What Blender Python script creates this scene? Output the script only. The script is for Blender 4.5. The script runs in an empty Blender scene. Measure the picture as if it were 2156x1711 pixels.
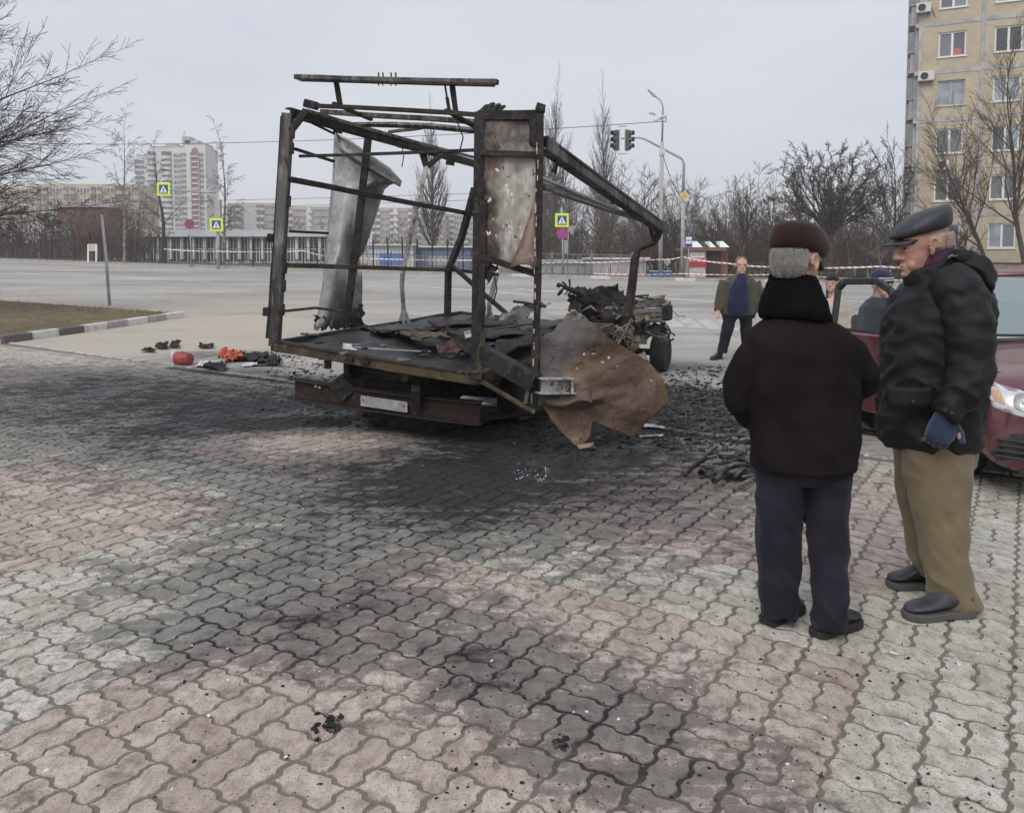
import bpy, bmesh, math, random
import numpy as np
from mathutils import Vector, Matrix, noise as mnoise
random.seed(7)
rnd = random.Random(7)
SC = bpy.context.scene
COL = SC.collection
R_ = math.radians

# ------------------------------------------------------------------ camera, sky, sun, exposure
FPX, CX, CYP, CAMH = 1670.0, 1078.0, 660.0, 1.5      # focal length and principal point in 2156x1711 pixels of the photograph
PITCH = math.atan(100.0 / 1670.0)
cam_d = bpy.data.cameras.new('camera')
cam_d.sensor_width = 36.0
cam_d.lens = FPX / 2156.0 * 36.0
cam_d.shift_y = -(855.5 - CYP) / 2156.0
cam_d.clip_start = 0.05
cam_d.clip_end = 4000.0
cam = bpy.data.objects.new('camera', cam_d)
cam.location = (0, 0, CAMH)
cam.rotation_euler = (math.pi / 2 - PITCH, 0, 0)
COL.objects.link(cam)
SC.camera = cam

SUN_EL, SUN_AZ = R_(48), R_(205)        # veiled sun high behind the camera's left shoulder
world = bpy.data.worlds.new('World')
SC.world = world
world.use_nodes = True
wn = world.node_tree
wn.nodes.clear()
w_out = wn.nodes.new('ShaderNodeOutputWorld')
w_bg = wn.nodes.new('ShaderNodeBackground')
w_sky = wn.nodes.new('ShaderNodeTexSky')
w_sky.sky_type = 'NISHITA'
w_sky.sun_disc = False
w_sky.sun_elevation = SUN_EL
w_sky.sun_rotation = SUN_AZ
w_sky.air_density = 1.0
w_sky.dust_density = 4.0
w_cl = wn.nodes.new('ShaderNodeMix')      # closed overcast layer over the clear sky
w_cl.data_type = 'RGBA'
w_cl.inputs['Factor'].default_value = 0.90
w_tc = wn.nodes.new('ShaderNodeTexCoord')
w_no = wn.nodes.new('ShaderNodeTexNoise')
w_no.inputs['Scale'].default_value = 2.2
w_no.inputs['Detail'].default_value = 4
w_mp = wn.nodes.new('ShaderNodeMapping')
w_mp.inputs['Scale'].default_value = (1, 1, 3.5)
w_rp = wn.nodes.new('ShaderNodeValToRGB')
w_rp.color_ramp.elements[0].position = 0.3
w_rp.color_ramp.elements[0].color = (5.6, 5.92, 6.68, 1)
w_rp.color_ramp.elements[1].position = 0.7
w_rp.color_ramp.elements[1].color = (6.55, 6.76, 7.28, 1)
wn.links.new(w_tc.outputs['Generated'], w_mp.inputs['Vector'])
wn.links.new(w_mp.outputs[0], w_no.inputs['Vector'])
wn.links.new(w_no.outputs['Fac'], w_rp.inputs[0])
wn.links.new(w_sky.outputs[0], w_cl.inputs[6])
wn.links.new(w_rp.outputs[0], w_cl.inputs[7])
wn.links.new(w_cl.outputs[2], w_bg.inputs['Color'])
w_bg.inputs['Strength'].default_value = 0.10
wn.links.new(w_bg.outputs[0], w_out.inputs[0])

sun_d = bpy.data.lights.new('sun', 'SUN')
sun_d.energy = 1.5
sun_d.angle = R_(35)
sun_d.color = (1.0, 0.965, 0.92)
sun = bpy.data.objects.new('sun', sun_d)
sdir = Vector((math.sin(SUN_AZ) * math.cos(SUN_EL), math.cos(SUN_AZ) * math.cos(SUN_EL), math.sin(SUN_EL)))
sun.rotation_euler = sdir.to_track_quat('Z', 'Y').to_euler()
sun.location = (0, 0, 40)
COL.objects.link(sun)
SC.view_settings.view_transform = 'Standard'
SC.view_settings.look = 'None'
SC.view_settings.exposure = 0.28
SC.view_settings.gamma = 1.0
SC.view_settings.use_curve_mapping = False
SC.render.engine = 'CYCLES'
SC.cycles.max_bounces = 5
SC.cycles.diffuse_bounces = 3
SC.cycles.glossy_bounces = 3
SC.cycles.transmission_bounces = 4
SC.cycles.transparent_max_bounces = 8
SC.cycles.volume_bounces = 1
SC.cycles.use_adaptive_sampling = True
SC.cycles.adaptive_threshold = 0.02
SC.cycles.use_denoising = True

# ------------------------------------------------------------------ survey helpers: photograph pixel -> place
_F = Vector((0, math.cos(PITCH), -math.sin(PITCH)))
_U = Vector((0, math.sin(PITCH), math.cos(PITCH)))
def ray(px, py):
    d = _F + Vector((1, 0, 0)) * ((px - CX) / FPX) - _U * ((py - CYP) / FPX)
    return d / d.y
def pt(px, py, Y):
    d = ray(px, py)
    return Vector((0, 0, CAMH)) + d * Y
def kerb_y(x): return 41.55 - 0.32 * x
def gz(x, y):
    y = min(y, kerb_y(x) + 0.5)
    x = max(-45.0, min(45.0, x))
    s = math.log1p(math.exp(min(60, (y - 15) / 2.5))) * 2.5
    return 0.036 * s * (1 - 0.011 * x)
def gp(px, py, up=0.0):
    d = ray(px, py)
    t, prev = 0.5, 0.4
    while t < 500:
        if CAMH + d.z * t < gz(d.x * t, t):
            lo, hi = prev, t
            for _ in range(20):
                m = (lo + hi) / 2
                if CAMH + d.z * m < gz(d.x * m, m): hi = m
                else: lo = m
            return Vector((d.x * hi, hi, gz(d.x * hi, hi) + up))
        prev = t
        t += 0.05 if t < 30 else 0.25
    return Vector((d.x * 60, 60, gz(d.x * 60, 60) + up))
def on_ground(x, y, up=0.0): return Vector((x, y, gz(x, y) + up))
def px_at(p):
    v = Vector(p) - Vector((0, 0, CAMH))
    z = v.dot(_F)
    if z < 0.01: return None
    return (CX + FPX * v.x / z, CYP - FPX * v.dot(_U) / z)

# ------------------------------------------------------------------ materials
MATS = {}
def _lin(c):
    return (c[0], c[1], c[2], 1.0)
class NT:
    def __init__(s, name):
        s.m = bpy.data.materials.new(name)
        s.m.use_nodes = True
        s.t = s.m.node_tree
        s.t.nodes.clear()
        s.out = s.t.nodes.new('ShaderNodeOutputMaterial')
        s.b = s.t.nodes.new('ShaderNodeBsdfPrincipled')
        s.t.links.new(s.b.outputs[0], s.out.inputs[0])
    def n(s, typ, **kw):
        x = s.t.nodes.new('ShaderNode' + typ)
        for k, v in kw.items(): setattr(x, k, v)
        return x
    def l(s, a, b): s.t.links.new(a, b)
    def coord(s, kind='Object'):
        if kind == 'World':
            return s.n('NewGeometry').outputs['Position']
        return s.n('TexCoord').outputs[kind]
    def noise(s, vec, scale, detail=4, rough=0.55, stretch=None, dist=0.0):
        if stretch:
            mp = s.n('Mapping'); mp.inputs['Scale'].default_value = stretch
            s.l(vec, mp.inputs['Vector']); vec = mp.outputs[0]
        x = s.n('TexNoise')
        x.inputs['Scale'].default_value = scale
        x.inputs['Detail'].default_value = detail
        x.inputs['Roughness'].default_value = rough
        x.inputs['Distortion'].default_value = dist
        s.l(vec, x.inputs['Vector'])
        return x.outputs['Fac']
    def rng(s, val, a, b, c=0.0, d=1.0, smooth=True):
        x = s.n('MapRange')
        if smooth: x.interpolation_type = 'SMOOTHSTEP'
        x.inputs['From Min'].default_value = a; x.inputs['From Max'].default_value = b
        x.inputs['To Min'].default_value = c; x.inputs['To Max'].default_value = d
        s.l(val, x.inputs['Value'])
        return x.outputs[0]
    def mix(s, fac, a, b, blend='MIX'):
        x = s.n('Mix', data_type='RGBA', blend_type=blend)
        for sock, v in ((x.inputs['Factor'], fac), (x.inputs[6], a), (x.inputs[7], b)):
            if isinstance(v, (int, float)): sock.default_value = v
            elif isinstance(v, (tuple, list)): sock.default_value = _lin(v)
            else: s.l(v, sock)
        return x.outputs[2]
    def math(s, op, a, b=None, clamp=False):
        x = s.n('Math', operation=op); x.use_clamp = clamp
        for i, v in enumerate((a, b)):
            if v is None: continue
            if isinstance(v, (int, float)): x.inputs[i].default_value = v
            else: s.l(v, x.inputs[i])
        return x.outputs[0]
    def col(s, c):
        if isinstance(c, (tuple, list)): s.b.inputs['Base Color'].default_value = _lin(c)
        else: s.l(c, s.b.inputs['Base Color'])
    def rough(s, v):
        if isinstance(v, (int, float)): s.b.inputs['Roughness'].default_value = v
        else: s.l(v, s.b.inputs['Roughness'])
    def bump(s, h, strength=0.3, dist=0.01):
        x = s.n('Bump'); x.inputs['Strength'].default_value = strength; x.inputs['Distance'].default_value = dist
        s.l(h, x.inputs['Height']); s.l(x.outputs[0], s.b.inputs['Normal'])
def mat(name, c1, c2=None, scale=6.0, rough=0.75, metal=0.0, lo=0.4, hi=0.62, detail=5, bump=0.0, bscale=None, bdist=0.01,
        coord='Object', stretch=None, c3=None, s3=2.0, lo3=0.55, hi3=0.7, spec=0.5, coat=0.0, grime=None):
    if name in MATS: return MATS[name]
    t = NT(name)
    v = t.coord(coord)
    c = c1
    if c2 is not None:
        c = t.mix(t.rng(t.noise(v, scale, detail, stretch=stretch), lo, hi), c1, c2)
    if c3 is not None:
        c = t.mix(t.rng(t.noise(v, s3, 4), lo3, hi3), c, c3)
    t.col(c); t.rough(rough)
    t.b.inputs['Metallic'].default_value = metal
    t.b.inputs['Specular IOR Level'].default_value = spec
    if coat: t.b.inputs['Coat Weight'].default_value = coat; t.b.inputs['Coat Roughness'].default_value = 0.08
    if bump: t.bump(t.noise(v, bscale or scale * 4, 6), bump, bdist)
    MATS[name] = t.m
    return t.m
def glass(name, tint, rough=0.03, alpha=0.35):
    if name in MATS: return MATS[name]
    t = NT(name)
    t.col(tint); t.rough(rough)
    t.b.inputs['Transmission Weight'].default_value = 0.0
    t.b.inputs['Alpha'].default_value = alpha
    t.b.inputs['Specular IOR Level'].default_value = 0.9
    MATS[name] = t.m
    return t.m

# ------------------------------------------------------------------ objects
def tag(o, label=None, cat=None, group=None, kind=None):
    if label: o['label'] = label
    if cat: o['category'] = cat
    if group: o['group'] = group
    if kind: o['kind'] = kind
    return o
def thing(name, label, cat, loc=(0, 0, 0), rz=0.0, group=None):
    o = bpy.data.objects.new(name, None)
    o.empty_display_size = 0.1
    o.location = loc
    o.rotation_euler = (0, 0, rz)
    COL.objects.link(o)
    return tag(o, label, cat, group)
def link(name, me, m=None, parent=None, local=False):
    o = bpy.data.objects.new(name, me)
    if m is not None and not me.materials:
        for q in (m if isinstance(m, (list, tuple)) else [m]): me.materials.append(q)
    COL.objects.link(o)
    if parent is not None:
        o.parent = parent
        if not local:
            q = parent
            M = Matrix.Identity(4)
            chain = []
            while q is not None:
                chain.append(q); q = q.parent
            for q in reversed(chain):
                M = M @ q.matrix_parent_inverse @ q.matrix_basis
            o.matrix_parent_inverse = M.inverted()
    return o
def copy_tree(o, parent=None):
    c = o.copy(); COL.objects.link(c)
    c.parent = parent
    for ch in list(o.children): copy_tree(ch, c)
    return c

class MB:
    """collects closed shapes; build() links them as one mesh object"""
    def __init__(s): s.v = []; s.f = []; s.mi = []; s.cur = 0
    def add(s, vs, fs):
        b = len(s.v)
        s.v.extend([tuple(q) for q in vs])
        s.f.extend([tuple(i + b for i in f) for f in fs])
        s.mi.extend([s.cur] * len(fs))
        return s
    def box(s, c, size, rot=None, taper=1.0):
        c = Vector(c); hx, hy, hz = size[0] / 2, size[1] / 2, size[2] / 2
        vs = []
        for z, k in ((-hz, 1.0), (hz, taper)):
            for x, y in ((-hx, -hy), (hx, -hy), (hx, hy), (-hx, hy)):
                q = Vector((x * k, y * k, z))
                if rot is not None: q = rot @ q
                vs.append(c + q)
        return s.add(vs, [(3, 2, 1, 0), (4, 5, 6, 7), (0, 1, 5, 4), (1, 2, 6, 5), (2, 3, 7, 6), (3, 0, 4, 7)])
    def beam(s, p, q, w, h=None, up=(0, 0, 1), twist=0.0, ends=(1.0, 1.0)):
        p, q = Vector(p), Vector(q); h = w if h is None else h
        d = (q - p).normalized(); up = Vector(up)
        if abs(d.dot(up)) > 0.97: up = Vector((0, 1, 0))
        x = d.cross(up).normalized(); y = x.cross(d).normalized()
        if twist:
            r = Matrix.Rotation(twist, 3, d); x = r @ x; y = r @ y
        vs = []
        for c, k in ((p, ends[0]), (q, ends[1])):
            for a, b in ((-1, -1), (1, -1), (1, 1), (-1, 1)):
                vs.append(c + x * (a * w / 2 * k) + y * (b * h / 2 * k))
        return s.add(vs, [(3, 2, 1, 0), (4, 5, 6, 7), (0, 1, 5, 4), (1, 2, 6, 5), (2, 3, 7, 6), (3, 0, 4, 7)])
    def tube(s, pts, rad, n=8, cap=True, flat=1.0):
        pts = [Vector(p) for p in pts]
        if not isinstance(rad, (list, tuple)): rad = [rad] * len(pts)
        m = len(pts); vs = []
        d0 = (pts[1] - pts[0]).normalized()
        ref = Vector((0, 0, 1)) if abs(d0.z) < 0.9 else Vector((0, 1, 0))
        x = d0.cross(ref).normalized()
        for i, p in enumerate(pts):
            d = (pts[min(i + 1, m - 1)] - pts[max(i - 1, 0)])
            d = d.normalized() if d.length > 1e-9 else d0
            x = (x - d * x.dot(d))
            x = x.normalized() if x.length > 1e-6 else d.orthogonal().normalized()
            y = d.cross(x)
            for k in range(n):
                a = 2 * math.pi * k / n
                vs.append(p + x * (math.cos(a) * rad[i]) + y * (math.sin(a) * rad[i] * flat))
        fs = []
        for i in range(m - 1):
            for k in range(n):
                a, b = i * n + k, i * n + (k + 1) % n
                fs.append((a, b, b + n, a + n))
        if cap:
            fs.append(tuple(range(n - 1, -1, -1)))
            fs.append(tuple((m - 1) * n + k for k in range(n)))
        return s.add(vs, fs)
    def rings(s, rings, cap=True):
        n = len(rings[0]); vs = [q for r in rings for q in r]; fs = []
        for i in range(len(rings) - 1):
            for k in range(n):
                a, b = i * n + k, i * n + (k + 1) % n
                fs.append((a, b, b + n, a + n))
        if cap:
            fs.append(tuple(range(n - 1, -1, -1)))
            fs.append(tuple((len(rings) - 1) * n + k for k in range(n)))
        return s.add(vs, fs)
    def lathe(s, c, axis, prof, n=20):
        """prof: (along axis, radius)"""
        c = Vector(c); d = Vector(axis).normalized(); x = d.orthogonal().normalized(); y = d.cross(x)
        return s.rings([[c + d * t + x * (math.cos(2 * math.pi * k / n) * r) + y * (math.sin(2 * math.pi * k / n) * r)
                         for k in range(n)] for t, r in prof])
    def prism(s, poly, off):
        """poly: 3-D outline, off: thickness vector"""
        n = len(poly); off = Vector(off); a = [Vector(p) for p in poly]
        vs = a + [p + off for p in a]
        fs = [tuple(range(n - 1, -1, -1)), tuple(n + k for k in range(n))]
        for k in range(n): fs.append((k, (k + 1) % n, n + (k + 1) % n, n + k))
        return s.add(vs, fs)
    def ell(s, c, r, n=14, m=9, rot=None):
        c = Vector(c); rr = []
        for i in range(m):
            t = -math.pi / 2 + math.pi * (i + 0.5) / m
            ring = []
            for k in range(n):
                a = 2 * math.pi * k / n
                q = Vector((math.cos(a) * math.cos(t) * r[0], math.sin(a) * math.cos(t) * r[1], math.sin(t) * r[2]))
                if rot is not None: q = rot @ q
                ring.append(c + q)
            rr.append(ring)
        return s.rings(rr)
    def sheet(s, grid, th=0.0):
        """grid[i][j] points; th > 0 gives it thickness"""
        nr, nc = len(grid), len(grid[0])
        vs = [Vector(q) for r in grid for q in r]
        fs = [(i * nc + j, i * nc + j + 1, (i + 1) * nc + j + 1, (i + 1) * nc + j) for i in range(nr - 1) for j in range(nc - 1)]
        if th:
            nrm = [Vector((0, 0, 0)) for _ in vs]
            for f in fs:
                q = (vs[f[2]] - vs[f[0]]).cross(vs[f[3]] - vs[f[1]])
                q = q.normalized() if q.length > 1e-12 else Vector((0, 0, 1))
                for i in f: nrm[i] += q
            n = len(vs)
            vs += [vs[i] - (nrm[i].normalized() if nrm[i].length > 1e-9 else Vector((0, 0, 1))) * th for i in range(n)]
            fs += [tuple(n + i for i in reversed(f)) for f in fs]
            rim = [i for i in range(nc)] + [r * nc + nc - 1 for r in range(1, nr)] + \
                  [(nr - 1) * nc + j for j in range(nc - 2, -1, -1)] + [r * nc for r in range(nr - 2, 0, -1)]
            for k in range(len(rim)):
                a, b = rim[k], rim[(k + 1) % len(rim)]
                fs.append((b, a, a + n, b + n))
        return s.add(vs, fs)
    def mesh(s, name, smooth=False):
        me = bpy.data.meshes.new(name)
        me.from_pydata(s.v, [], s.f)
        if any(s.mi): me.polygons.foreach_set('material_index', s.mi)
        if smooth: me.polygons.foreach_set('use_smooth', [True] * len(s.f))
        me.update()
        return me
    def build(s, name, m, parent=None, smooth=False, local=False, bevel=0.0, subdiv=0, fix=False):
        me = s.mesh(name, smooth)
        if fix:
            bm = bmesh.new(); bm.from_mesh(me); bmesh.ops.recalc_face_normals(bm, faces=bm.faces); bm.to_mesh(me); bm.free()
        o = link(name, me, m, parent, local)
        if bevel:
            q = o.modifiers.new('bevel', 'BEVEL'); q.width = bevel; q.segments = 1; q.limit_method = 'ANGLE'
        if subdiv:
            q = o.modifiers.new('subdivision', 'SUBSURF'); q.levels = q.render_levels = subdiv
        return o
def fbm(p, f=1.0, o=4): return mnoise.fractal(Vector(p) * f, 0.6, 2.0, o)
# ================================================================== THE SETTING
TH = R_(33)
PA, PB = Vector((math.cos(TH), -math.sin(TH))), Vector((math.sin(TH), math.cos(TH)))    # the two directions of the paving
CELL = 0.2275
def ab(x, y): return (x * PA.x + y * PA.y, x * PB.x + y * PB.y)
def unab(a, b): return (a * PA.x + b * PB.x, a * PA.y + b * PB.y)
EDGE_P = Vector((-2.926, 10.26)); EDGE_D = Vector((5.96, -4.18)).normalized()            # rear edge of the paving
EDGE_N = Vector((-EDGE_D.y, EDGE_D.x))
def beyond_edge(x, y): return (Vector((x, y)) - EDGE_P).dot(EDGE_N)

def soot_nodes(t, base, strength=1.0):
    """soot, ash and burnt oil lying on the ground round the wreck (own shape, in place coordinates): returns colour, mask"""
    pos = t.coord('World')
    big = t.noise(pos, 0.9, 4, 0.6)
    mid = t.noise(pos, 4.5, 5, 0.65)
    fine = t.noise(pos, 26.0, 4, 0.7)
    warp = t.n('TexNoise'); warp.inputs['Scale'].default_value = 1.3; warp.inputs['Detail'].default_value = 3
    t.l(pos, warp.inputs['Vector'])
    sub = t.n('VectorMath', operation='SUBTRACT'); t.l(warp.outputs['Color'], sub.inputs[0]); sub.inputs[1].default_value = (.5, .5, .5)
    scl = t.n('VectorMath', operation='SCALE'); t.l(sub.outputs[0], scl.inputs[0]); scl.inputs['Scale'].default_value = 0.9
    wp = t.n('VectorMath', operation='ADD'); t.l(pos, wp.inputs[0]); t.l(scl.outputs[0], wp.inputs[1])
    acc = None
    for (x, y, rx, ry, ang, s) in SOOT:
        mp = t.n('Mapping', vector_type='TEXTURE')
        mp.inputs['Location'].default_value = (x, y, 0)
        mp.inputs['Rotation'].default_value = (0, 0, ang)
        mp.inputs['Scale'].default_value = (rx, ry, 1000)
        t.l(wp.outputs[0], mp.inputs['Vector'])
        ln = t.n('VectorMath', operation='LENGTH'); t.l(mp.outputs[0], ln.inputs[0])
        v = t.rng(ln.outputs['Value'], 0.05, 1.35, s, 0.0)
        acc = v if acc is None else t.math('ADD', acc, v)
    return acc, big, mid, fine
def gxy(px, py):
    q = gp(px, py); return q.x, q.y
def soot_blob(x0, y0, x1, y1, w, s):
    """a blob lying between two photograph points, w metres across"""
    a, b = gxy(x0, y0), gxy(x1, y1)
    d = Vector((b[0] - a[0], b[1] - a[1]))
    return ((a[0] + b[0]) / 2, (a[1] + b[1]) / 2, d.length / 2 + w * 0.5, w, math.atan2(d.y, d.x), s)
SOOT = [
    soot_blob(620, 850, 1450, 880, 2.9, 1.32),
    soot_blob(950, 940, 1560, 980, 1.6, 0.60),
    soot_blob(380, 900, 950, 1030, 1.5, 0.58),
    soot_blob(-200, 850, 560, 850, 3.0, 1.05),
    soot_blob(-200, 790, 560, 790, 1.8, 0.55),
    soot_blob(980, 1000, 500, 1200, 1.0, 0.52),
    soot_blob(900, 1050, 1600, 1110, 1.1, 0.52),
    soot_blob(480, 1190, 760, 1330, 0.85, 0.40),
    soot_blob(650, 1290, 1180, 1450, 0.60, 0.40),
    soot_blob(930, 1390, 1360, 1620, 0.22, 0.30),
    soot_blob(1200, 1530, 1740, 1690, 0.45, 0.36),
    soot_blob(990, 1440, 1150, 1400, 0.22, 0.30),
    soot_blob(1150, 1450, 1720, 1560, 0.45, 0.14),
    soot_blob(280, 1390, 680, 1260, 0.30, 0.20),
    soot_blob(1250, 1110, 1650, 1200, 0.9, 0.20),
    soot_blob(480, 920, 860, 945, 0.70, -1.45),     # the patch the extinguishing water washed clean
    soot_blob(20, 1060, 300, 1130, 0.60, -0.16),
    soot_blob(1850, 1100, 2080, 1500, 1.3, -0.40),
    soot_blob(-100, 1100, 1300, 1150, 2.6, 0.10),
    soot_blob(300, 1590, 900, 1700, 0.8, -0.34),
]
def paver_mat(name, base, base2, lichen):
    t = NT(name)
    acc, big, mid, fine = soot_nodes(t, base)
    isl = t.n('NewGeometry').outputs['Random Per Island']
    obr = t.n('ObjectInfo').outputs['Random']
    r = t.math('FRACT', t.math('ADD', isl, obr))
    pos = t.coord('World')
    c = t.mix(r, base, base2)
    c = t.mix(t.rng(t.noise(pos, 9.0, 5), 0.45, 0.7), c, lichen)
    c = t.mix(t.rng(t.noise(pos, 130.0, 3, 0.7), 0.52, 0.72), c, (0.10, 0.095, 0.09), 'MIX')
    c = t.mix(t.rng(t.noise(pos, 210.0, 2, 0.7), 0.6, 0.75, 0, 0.55), c, (0.62, 0.60, 0.57), 'MIX')
    c = t.mix(t.rng(t.noise(pos, 17.0, 6, 0.75, stretch=(1.6, 0.7, 1)), 0.42, 0.66, 0.0, 0.72), c, t.mix(1.0, c, (0.58, 0.535, 0.49), 'MULTIPLY'))
    c = t.mix(t.rng(t.noise(pos, 1.6, 5, 0.65), 0.42, 0.66, 0.0, 0.45), c, t.mix(1.0, c, (0.66, 0.62, 0.59), 'MULTIPLY'))
    smear = t.noise(pos, 7.0, 6, 0.7, stretch=(0.55, 1.5, 1))
    m = t.math('ADD', acc, t.math('MULTIPLY', t.math('SUBTRACT', mid, 0.5), 1.2))
    m = t.math('ADD', m, t.math('MULTIPLY', t.math('SUBTRACT', smear, 0.5), 1.9))
    m = t.math('ADD', m, t.math('MULTIPLY', t.math('SUBTRACT', fine, 0.5), 1.25))
    m2 = t.math('ADD', m, t.math('MULTIPLY', t.math('SUBTRACT', r, 0.45), 0.24))
    film = t.rng(m2, 0.10, 0.52, 0.0, 0.93)
    soot = t.rng(m, 0.68, 1.28, 0.0, 0.96)
    c = t.mix(film, c, t.mix(0.30, t.mix(t.rng(fine, 0.35, 0.65), (0.040, 0.040, 0.044), (0.085, 0.082, 0.083)), c))
    c = t.mix(soot, c, t.mix(t.rng(fine, 0.3, 0.7), (0.008, 0.0085, 0.0105), (0.026, 0.026, 0.030)))
    t.col(c)
    wet = t.rng(t.noise(pos, 1.1, 3), 0.44, 0.62)
    t.rough(t.mix(t.math('MULTIPLY', film, wet), (0.88,) * 3, (0.42,) * 3))
    t.b.inputs['Specular IOR Level'].default_value = 0.35
    h = t.math('ADD', t.noise(pos, 60.0, 6, 0.7), t.math('MULTIPLY', t.noise(pos, 300.0, 2), 0.5))
    t.bump(h, 0.55, 0.006)
    return t.m
M_PINK = paver_mat('pink_paver', (0.440, 0.366, 0.322), (0.56, 0.487, 0.442), (0.365, 0.30, 0.257))
M_GREY = paver_mat('grey_paver', (0.465, 0.45, 0.395), (0.60, 0.58, 0.52), (0.41, 0.40, 0.335))
def joint_mat():
    t = NT('joint_dirt')
    acc, big, mid, fine = soot_nodes(t, None)
    m = t.rng(t.math('ADD', acc, t.math('MULTIPLY', t.math('SUBTRACT', mid, 0.5), 0.8)), 0.12, 0.75)
    c = t.mix(fine, (0.125, 0.108, 0.090), (0.195, 0.172, 0.147))
    t.col(t.mix(m, c, (0.014, 0.014, 0.015))); t.rough(0.95)
    t.bump(fine, 0.5, 0.008)
    return t.m
M_JOINT = joint_mat()
def road_mat():
    t = NT('asphalt')
    acc, big, mid, fine = soot_nodes(t, None)
    pos = t.coord('World')
    streak = t.noise(pos, 0.55, 5, 0.65, stretch=(0.32, 1.35, 1))
    c = t.mix(t.rng(streak, 0.3, 0.7), (0.33, 0.315, 0.293), (0.45, 0.43, 0.402))
    c = t.mix(t.rng(t.noise(pos, 14.0, 5, 0.7), 0.35, 0.75), c, t.mix(1.0, c, (0.80, 0.80, 0.80), 'MULTIPLY'))
    c = t.mix(t.rng(t.noise(pos, 0.16, 5, 0.6, stretch=(0.6, 1.5, 1)), 0.44, 0.60, 0, 0.55), c, t.mix(1.0, c, (0.66, 0.655, 0.66), 'MULTIPLY'))
    vo = t.n('TexVoronoi', feature='DISTANCE_TO_EDGE'); vo.inputs['Scale'].default_value = 0.21
    wv = t.n('TexNoise'); wv.inputs['Scale'].default_value = 1.1; wv.inputs['Detail'].default_value = 5; t.l(pos, wv.inputs['Vector'])
    wa = t.n('VectorMath', operation='MULTIPLY_ADD'); t.l(wv.outputs['Color'], wa.inputs[0]); wa.inputs[1].default_value = (1.6, 1.6, 0); t.l(pos, wa.inputs[2]); t.l(wa.outputs[0], vo.inputs['Vector'])
    c = t.mix(t.rng(vo.outputs['Distance'], 0.002, 0.010, 0.40, 0.0), c, (0.10, 0.095, 0.09))
    # sand washed along the near kerb
    sx = t.n('SeparateXYZ'); t.l(pos, sx.inputs[0])
    sand = t.math('MULTIPLY', t.rng(sx.outputs['X'], -1.5, -6.0), t.rng(sx.outputs['Y'], 30.0, 17.0))
    sand = t.math('MULTIPLY', sand, t.rng(t.noise(pos, 0.5, 5, 0.6, stretch=(0.5, 1.4, 1)), 0.30, 0.55))
    c = t.mix(sand, c, (0.43, 0.385, 0.315))
    # tyre marks swept round the corner
    for (cx_, cy_, r0, r1, w_) in ((7.4, 21.5, 3.2, 3.45, 0.5), (7.4, 21.5, 4.6, 4.9, 0.45), (7.0, 22.5, 6.2, 6.5, 0.35)):
        mp = t.n('VectorMath', operation='DISTANCE'); fl = t.n('CombineXYZ')
        t.l(sx.outputs['X'], fl.inputs[0]); t.l(sx.outputs['Y'], fl.inputs[1]); t.l(fl.outputs[0], mp.inputs[0]); mp.inputs[1].default_value = (cx_, cy_, 0)
        ring = t.math('SUBTRACT', 1.0, t.rng(t.math('ABSOLUTE', t.math('SUBTRACT', mp.outputs['Value'], (r0 + r1) / 2)), 0.1, 0.32))
        c = t.mix(t.math('MULTIPLY', t.math('MULTIPLY', ring, w_), t.rng(t.noise(pos, 0.35, 3), 0.42, 0.6)), c, (0.10, 0.095, 0.095))
    m = t.math('ADD', acc, t.math('MULTIPLY', t.math('SUBTRACT', mid, 0.5), 0.9))
    m = t.math('ADD', m, t.math('MULTIPLY', t.math('SUBTRACT', fine, 0.5), 0.5))
    c = t.mix(t.rng(m, 0.05, 0.8, 0, 0.96), c, t.mix(t.rng(mid, .35, .65), (0.016, 0.0165, 0.019), (0.07, 0.07, 0.075)))
    t.col(c)
    wet = t.math('MULTIPLY', t.rng(m, 0.05, 0.5), t.rng(t.noise(pos, 0.8, 3), 0.46, 0.6))
    t.rough(t.mix(wet, (0.9,) * 3, (0.24,) * 3))
    t.b.inputs['Specular IOR Level'].default_value = 0.3
    t.bump(t.noise(pos, 90.0, 5, 0.7), 0.4, 0.006)
    return t.m
for (a_, b_) in (((1420, 820), (1600, 860)), ((330, 745), (640, 750)), ((1330, 760), (1530, 790))):
    SOOT.append(soot_blob(*a_, *b_, 1.0, 0.55))
M_ROAD = road_mat()
M_SOIL = mat('verge_soil', (0.15, 0.128, 0.088), (0.115, 0.105, 0.062), 1.2, 0.95, c3=(0.19, 0.165, 0.115), s3=0.35, bump=0.5, bscale=20, coord='World', bdist=0.03)
M_GRASSBASE = mat('winter_lawn', (0.155, 0.118, 0.062), (0.105, 0.085, 0.042), 2.2, 0.95, c3=(0.20, 0.165, 0.10), s3=0.8, bump=0.6, bscale=40, coord='World', bdist=0.03)
M_KERB = mat('kerb_concrete', (0.40, 0.39, 0.365), (0.31, 0.30, 0.28), 7, 0.9, bump=0.3, bscale=60)
M_KERBW = mat('kerb_white_paint', (0.62, 0.61, 0.58), (0.42, 0.41, 0.385), 5, 0.85, lo=0.5, hi=0.66, bump=0.3, bscale=50)
M_KERBB = mat('kerb_black_paint', (0.115, 0.112, 0.11), (0.24, 0.235, 0.225), 5, 0.8, lo=0.55, hi=0.7, bump=0.3, bscale=50)
M_LINE = mat('road_paint', (0.80, 0.79, 0.76), (0.52, 0.50, 0.47), 2.6, 0.8, lo=0.52, hi=0.68, coord='World', c3=(0.36, 0.35, 0.33), s3=9, lo3=0.62, hi3=0.74)

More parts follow.
